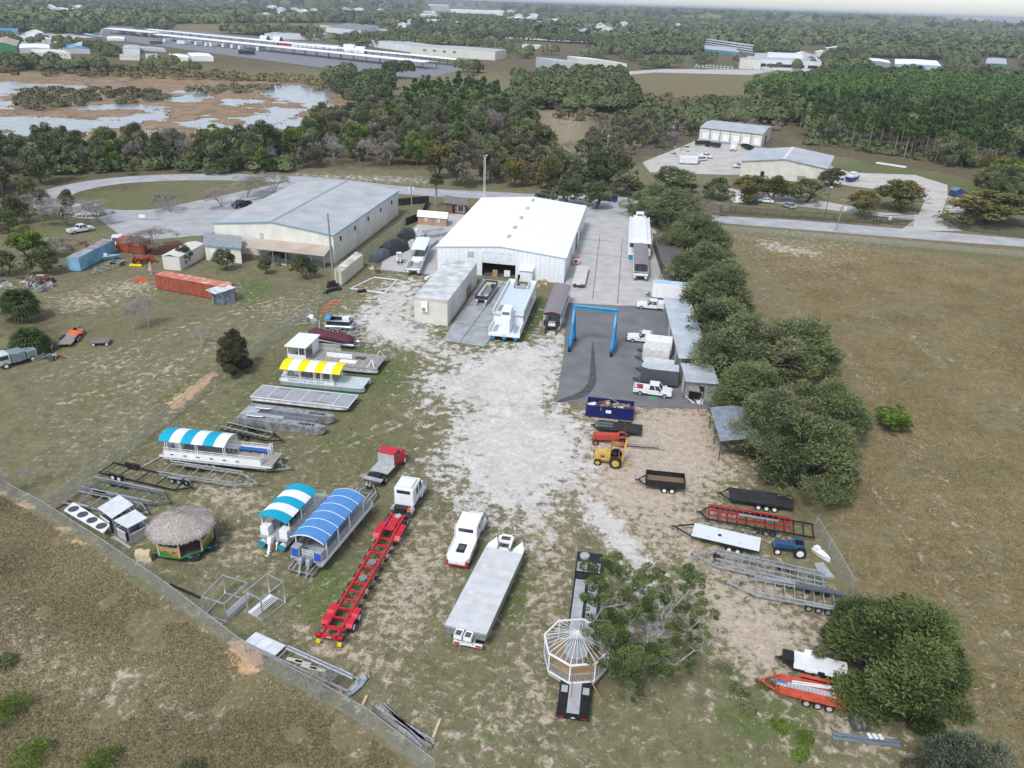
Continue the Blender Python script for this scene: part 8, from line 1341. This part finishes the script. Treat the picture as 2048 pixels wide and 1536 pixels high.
for i, (a, b_, lb) in enumerate([((850, 470), (900, 462), 'silver open pontoon boat left of the warehouse roof edge'), ((838, 500), (868, 478), 'silver pontoon platform on the slab beside the white warehouse')]):
    t, L = on('pontoon_boat', lb, BW, a, b_, .6)
    for y in (-.9, .9): hull(t, y, .32, -L / 2, L / 2, .4, alu)
    MB().box(-L / 2, L / 2, -1.25, 1.25, .72, .8).build('deck', alup, t); railing(t, [(-L / 2 + .1, -1.2), (-L / 2 + .1, 1.2), (L / 2 - 1, 1.2)], .8, (.5,), galv, panel=.4, pm=alup)
bt = thing('skiff', 'small light blue skiff on a trailer against the blue container', BW, at(215, 520), .5); MB().loft([[(x, -k, .9), (x, k, .9), (x, k * .6, .4), (x, -k * .6, .4)] for x, k in ((-2.4, .8), (0, .9), (1.6, .7), (2.6, .05))]).build('hull', M('skiff_blue', (.25, .45, .6), .5), bt); MB().box(-.6, .1, -.3, .3, .9, 1.4).build('console', white, bt); outboard(bt, -2.5, 0, .7, white); MB().box(-1.8, 1., -.35, .35, .2, .4).build('cradle', galv, bt)
# ---------------------------------------------------------------- bottom left pieces
def cage(label, c4, h, panels):
    P = [at(*p) for p in c4]; O = P[0]; t = thing('aluminium_cage', label, 'metal frame', O); Q = [p - O for p in P]; o = MB()
    for z in (.06, h):
        for a, b_ in zip(Q, Q[1:] + Q[:1]): o.bar((a.x, a.y, z), (b_.x, b_.y, z), .11)
    o.build('rail', alu, t)
    for q in Q: MB().bar((q.x, q.y, .06), (q.x, q.y, h), .11).build('post', alu, t)
    o = MB(); a, b_, c_, d = Q
    if panels == 'wall':
        for k in range(4): z = .55 + k * .18; o.bar((b_.x, b_.y, z), (c_.x, c_.y, z), .06)
        o.build('slat', white, t); MB().bar((b_.x, b_.y, .3), (c_.x, c_.y, .3), .04, .4).build('panel', alup, t)
    else:
        for k in range(4): f = .25 + k * .1; p, q = a.lerp(b_, f), d.lerp(c_, f); o.bar((p.x, p.y, .12), (q.x, q.y, .12), .07)
        p, q = a.lerp(b_, .1), d.lerp(c_, .1); o.bar((p.x, p.y, .13), (q.x, q.y, .13), .35, .03); o.build('slat', white, t)
    return t
cage('open aluminium box frame with a slatted side, left of the pair by the fence', [(410, 1231), (454, 1245), (500, 1203), (451, 1187)], 2.1, 'wall'); cage('open aluminium box frame with slats on its floor, right of the pair by the fence', [(496, 1226), (527, 1242), (571, 1206), (540, 1190)], 2.4, 'floor')
def booth(label, c4, h, rf):
    P = [at(*p) for p in c4]; O = P[0]; t = thing('guard_booth', label, 'booth', O); Q = [p - O for p in P]; E_ = list(zip(Q, Q[1:] + Q[:1]))
    for i, (a, b_) in enumerate(E_):
        if i == 0: b_ = a.lerp(b_, .66)
        MB().bar((a.x, a.y, h * .29), (b_.x, b_.y, h * .29), .05, h * .54).build('side_panel', alup, t); MB().bar((a.x, a.y, h * .57), (b_.x, b_.y, h * .57), .07).build('sill', white, t)
    for q in Q: MB().bar((q.x, q.y, 0), (q.x, q.y, h), .08).build('post', alu, t)
    c_ = sum(Q, Vector()) / 4; MB().prism([((q.x - c_.x) * 1.06 + c_.x, (q.y - c_.y) * 1.06 + c_.y) for q in Q], h, h + .06).build('roof', M('booth_roof', (.64, .66, .68), .5, var=.1), t)
    MB().prism([((q.x - c_.x) * .9 + c_.x, (q.y - c_.y) * .9 + c_.y) for q in Q], .02, .05).build('floor', darkgrey, t)
booth('open sided metal booth with a pale flat roof, nearer and smaller of the two', [(237, 1075), (263, 1090), (300, 1070), (277, 1054)], 2.05, 0); booth('open sided metal booth with a pale flat roof, behind the nearer one', [(205, 1050), (232, 1070), (272, 1043), (245, 1024)], 2.05, 0)
P = [at(133, 1035), at(210, 1080), at(222, 1066), at(150, 1020)]; O = P[0]; t = thing('cable_reel_frame', 'long white frame with four big dark round openings on the left corner', 'metal frame', O); Q = [p - O for p in P]; o = MB().prism([(q.x, q.y) for q in Q], .86, .92)
for a, b_ in zip(Q, Q[1:] + Q[:1]): o.bar((a.x, a.y, .89), (b_.x, b_.y, .89), .12, .12)
o.build('top_frame', white, t)
for q in Q: MB().bar((q.x, q.y, 0), (q.x, q.y, .86), .08).build('leg', alu, t)
for k in range(4): c_ = Q[0].lerp(Q[1], (k + .5) / 4).lerp(Q[3].lerp(Q[2], (k + .5) / 4), .5); MB().tube((c_.x, c_.y, .94), (c_.x, c_.y, .98), .52, 18).build('round_mesh', darkgrey, t)
for k, (dx, dy, z) in enumerate([(0, 0, .1), (14, 0, .1), (0, -0, .58), (14, 0, .58)]): p = at(283 + dx - (2 if k > 1 else 0), 1120 + dx * .1); one('cream_block', MB().box(-.36, .36, -.45, .45, 0, .45), M('cream_block', (.62, .52, .33), .7), ['cream foam block at the bottom left of the strapped stack', 'cream foam block at the bottom right of the strapped stack', 'cream foam block at the top left of the strapped stack', 'cream foam block at the top right of the strapped stack'][k], 'block', (p.x, p.y, z), .3, bevel=.04)
p = at(290, 1123); one('pallet', MB().box(-.9, .9, -.6, .6, 0, .08), greywood, 'grey pallet under the cream foam blocks', 'pallet', p, .3)
# racks and stacks along the bottom fence
t, L = on('storage_rack', 'long metal rack with white sheets and silver pipes along the bottom fence', 'rack', (503, 1290), (708, 1385), .2); x0, x1 = -L / 2, L / 2; f = MB()
for s in (-1, 1): f.bar((x0, s * .7, 1.), (x1, s * .7, 1.), .1, .14)
for k in range(7): x = x0 + (L - .1) * k / 6 + .05; f.bar((x, -.7, 1.), (x, .7, 1.), .09); f.bar((x, -.7, 0), (x, -.7, 1.), .08); f.bar((x, .7, 0), (x, .7, 1.), .08)
f.build('frame', galv, t); rz_ = t.rotation_euler[2]; lc = t.location
for k in range(3): one('white_sheet', MB().box(x0 + k * 1.1, x0 + k * 1.1 + 1.07, -.62, .62, 1.08, 1.13), M('booth_roof', 0), 'pale sheet metal panel on the rack, ' + ['leftmost', 'middle', 'rightmost'][k], 'sheet', lc, rz_)
for k in range(2): one('silver_pipe', MB().tube((x0 + 3.6, .35 + k * .28, 1.2), (x1 - .3 - k * .2, .35 + k * .28, 1.2), .09, 8), alu, 'long silver pipe on the rack, ' + ('inner one' if k else 'outer one'), 'pipe', lc, rz_)
for k in range(4): one('wooden_board', MB().rbox(x0 + 5 + k * .75, -.25 + .1 * (k % 2), 1.08, 1.4, .3, .06, .25), M('pale_board', (.5, .48, .44), .8), 'short pale board on the middle of the rack', 'board', lc, rz_, 'boards on the rack')
one('wrapped_bundle', MB().loft([[(x, r_ * cos(a), .25 + r_ * sin(a) * .7) for a in np.linspace(0, 2 * pi, 9)[:-1]] for x, r_ in ((-1.2, .08), (-.6, .25), (.4, .42), (1.1, .35), (1.3, .1))]), M('plastic_wrap', (.42, .48, .50), .3, var=.2, scale=4), 'silver plastic wrapped bundle at the end of the rack', 'bundle', at(712, 1378), radians(65))
rg = random.Random(8)
for k in range(22):
    p = at(752 + rg.uniform(0, 20), 1418 + rg.uniform(-6, 8)); q = at(862 + rg.uniform(-20, 10), 1496 + rg.uniform(-10, 6)); z = .08 + (k // 6) * .13; c_ = (p + q) / 2; d = q - p
    one('wooden_post', MB().bar((-d.length / 2, 0, 0), (d.length / 2, 0, 0), .17, .13), [greywood, M('silver_wood', (.36, .36, .35), .9, var=.3, scale=5), galv][k % 3], ['weathered grey timber lying in the big stack at the bottom fence', 'silvery timber lying in the big stack at the bottom fence', 'galvanised post lying in the big stack at the bottom fence'][k % 3], 'post', (c_.x, c_.y, z), atan2(d.y, d.x), ['weathered timbers', 'silvery timbers', 'galvanised posts'][k % 3] + ' in the big stack')
for a, b_, m_, lb in [((866, 1478), (880, 1440), palewood, 'pale stick leaning in the grass by the timber stack'), ((725, 1412), (734, 1393), palewood, 'short pale board beside the wrapped bundle'), ((228, 1075), (262, 1098), M('concrete_bar', (.38, .37, .35), .9), 'grey concrete bar lying before the guard booth'), ((415, 1232), (445, 1252), greywood, 'grey boards lying by the fence under the left cage'), ((108, 1022), (140, 1003), rust, 'curved rusty brown panel at the fence corner'), ((340, 1170), (400, 1197), black, 'black hose by the fence left of the cages'),
                     ((340, 905), (285, 935), M('concrete_bar', 0), 'old concrete kerb strip along the left fence'), ((1168, 1490), (1195, 1536), black, 'dark bar at the bottom edge')][:7]:
    p, q = at(*a), at(*b_); one('loose_bar', MB().bar((p.x, p.y, .08), (q.x, q.y, .1), .22, .12), m_, lb, 'bar')
for k in range(4): p, q = at(1664, 1468 + k * 4), at(1798 + k, 1484 + k * 4); one('steel_beam', MB().bar((p.x, p.y, .1 + .08 * (k % 2)), (q.x, q.y, .1 + .08 * (k % 2)), .15, .1), M('blue_grey_steel', (.22, .28, .32), .5, .3), 'long blue grey steel channel in the bundle at the bottom right', 'beam', group='steel channels at the bottom right')
for k in range(3): p = at(1738 + k * 11, 1476 + k); one('white_clip', MB().rbox(0, 0, .22, .3, .5, .05, .2), white, 'white bracket on the steel channels', 'bracket', p, 0, 'white brackets on the steel channels')
t = thing('engine_frame', 'small dark framed box with grey bars beside the evergreen', 'metal frame', at(1718, 1450), .1); MB().box(-.7, .7, -.6, .6, 0, .08).bar((-.7, -.6, .05), (-.7, .6, .7), .06).bar((.7, -.6, .05), (.7, .6, .7), .06).build('frame', darkgrey, t); MB().box(-.3, -.1, -.4, .4, .08, .5).box(.1, .3, -.4, .4, .08, .4).build('bar', midgrey, t)
t = thing('small_white_boat', 'small white moulded skiff shell against the right fence', BW, at(1640, 1112), radians(-60)); MB().loft([[(x, -k, .5), (x, k, .5), (x, k * .7, .05), (x, -k * .7, .05)] for x, k in ((-.9, .4), (0, .42), (.6, .3), (1.2, .05))]).build('hull', white, t); MB().box(-.8, -.3, -.3, .3, .5, .8).build('console', white, t)
P = [at(1628, 1130), at(1645, 1128), at(1668, 1158), at(1640, 1158)]; one('sheet_stack', MB().prism([(p.x, p.y) for p in P], .02, .25), alup, 'stack of grey sheets by the right fence', 'sheets')
for a, b_, c_, d in [((693, 578), (740, 543), (788, 548), (776, 580))]:
    P = [at(700, 578), at(748, 555), at(796, 560), at(770, 588)]; o = MB()
    for q in (1, .93):
        cc = sum(P, Vector()) / 4; K = [cc + (p - cc) * q for p in P]
        for p, r_ in zip(K, K[1:] + K[:1]): o.bar((p.x, p.y, .1), (r_.x, r_.y, .1), .12, .08)
    one('aluminium_rail_frame', o, white, 'large white rectangular rail frame lying beside the cream container', 'metal frame')
for px, py, lb in [(838, 655, 'broken grey pallet in the grass under the office container, left'), (888, 660, 'broken grey pallet in the grass under the office container, right')]:
    o = MB()
    for k in range(5): o.box(-.9, .9, -.5 + k * .24, -.38 + k * .24, .1, .13)
    o.box(-.9, -.8, -.5, .6, 0, .1).box(.8, .9, -.5, .6, 0, .1); one('pallet', o, greywood, lb, 'pallet', at(px, py), .3)
for k, (px, py, lb) in enumerate([(668, 607, 'orange steel plate on the grass by the fence, upper'), (650, 618, 'orange steel plate on the grass by the fence, lower'), (672, 604, 'pale pallet right of the orange plates')]): one('steel_plate', MB().box(-1., 1., -.45, .45, .02, .14).box(-1, -.9, -.45, .45, .14, .3), [orange, M('orange_rust', (.42, .13, .04), .8), greywood][k], lb, 'plate', at(px, py), radians(40))
one('shed_cabinet', MB().box(-.5, .5, -.35, .35, 0, 1.3).box(-.45, .45, -.38, -.352, .1, 1.2), M('cardboard', (.42, .27, .13), .8), 'brown cardboard box inside the open roller door', 'box', at(990, 553)); one('white_cabinet', MB().box(-.6, .6, -.4, .4, 0, 1.2).box(-.5, .5, -.43, -.402, .3, .8), white, 'white appliance inside the open roller door', 'cabinet', at(1014, 553))
t = thing('upright_outboard', 'tall black outboard motor standing beside the roller door', 'outboard motor', at(1037, 570)); MB().box(-.25, .25, -.3, .3, 1.2, 2.1).build('cowl', black, t, bevel=.12); MB().box(-.1, .1, -.15, .15, .2, 1.2).box(-.3, .3, -.3, .3, 0, .2).build('leg', black, t)
t = thing('crane_rack', 'small white machine with an orange top beside the warehouse side wall', 'machine', at(1151, 528)); MB().box(-.7, .7, -.8, .8, .3, 1.3).build('body', offwhite, t, bevel=.05); MB().box(-.8, .8, -.5, .5, 1.7, 1.8).bar((-.6, 0, 1.3), (-.6, 0, 1.7), .08).bar((.6, 0, 1.3), (.6, 0, 1.7), .08).build('shelf', orange, t); MB().box(-.4, .4, -.82, -.803, .5, 1.1).build('panel', darkgrey, t)
t = thing('utility_shed', 'small dark blue gabled shed at the right beyond the entrance', 'shed', at(1912, 392), .1); MB().extr([(-1.5, 0), (1.5, 0), (1.5, 1.8), (0, 2.5), (-1.5, 1.8)], -1.5, 1.5).build('wall', M('shed_navy', (.02, .06, .16), .6), t); MB().extr([(-1.7, 1.75), (0, 2.55), (1.7, 1.75), (1.7, 1.83), (0, 2.65), (-1.7, 1.83)], -1.6, 1.6).build('roof', M('shed_roof_blue', (.12, .2, .3), .6), t)
for i in range(3): q = at(1746 + i * 6, 450 + i * .5); t = thing('mailbox', 'black mailbox on a post by the entrance, ' + ['left', 'middle', 'right'][i] + ' of three', 'mailbox', q); MB().box(-.05, .05, -.05, .05, 0, 1.1).build('post', black, t); MB().box(-.25, .25, -.15, .15, 1.1, 1.4).build('box', black, t, bevel=.04)
t, L = on('boat_trailer', 'boat with a tower on a trailer in the drive at the right', BW, (1690, 362), (1722, 356), .6); MB().loft([[(x, -k, 1.6), (x, k, 1.6), (x, k * .6, .6), (x, -k * .6, .6)] for x, k in ((-3.5, 1.1), (0, 1.2), (2.2, .9), (3.6, .05))]).build('hull', dbl, t); MB().box(-2.5, 1, -.9, .9, 1.6, 2.2).build('deck', white, t); MB().box(-1.5, .5, -.8, .8, 3., 3.1).bar((-1.3, -.7, 2.2), (-1.3, -.7, 3), .06).bar((.4, .7, 2.2), (.4, .7, 3), .06).build('tower', white, t); wheels(t, [(-.5, .9), (-.5, -.9), (.4, .9), (.4, -.9)], .36)
p, q = at(1753, 327), at(1812, 336); one('white_sheeting', MB().bar((p.x, p.y, .3), (q.x, q.y, .3), 1.6, .4), white, 'long white sheeting lying at the edge of the pine forest', 'sheeting')
q = at(1477, 402); one('white_pyramid', MB().add([(-2, -2, 0), (2, -2, 0), (2, 2, 0), (-2, 2, 0), (0, 0, 2.4)], [(0, 3, 2, 1), (0, 1, 4), (1, 2, 4), (2, 3, 4), (3, 0, 4)]), white, 'white pyramid shaped pile behind the road fence', 'pile', q)
one('gas_can', MB().box(-.15, .15, -.1, .1, 0, .35).box(-.05, .08, -.04, .04, .35, .42), orange, 'orange fuel can on the asphalt edge by the shelter', 'fuel can', at(1396, 823)); one('white_lumber_stack', MB().box(-1.5, 1.5, -.3, .3, 0, .4).box(-1.2, 1.7, -.25, .2, .4, .55), white, 'white pipes stacked against the left side of the white warehouse', 'pipes', at(862, 556), radians(50))
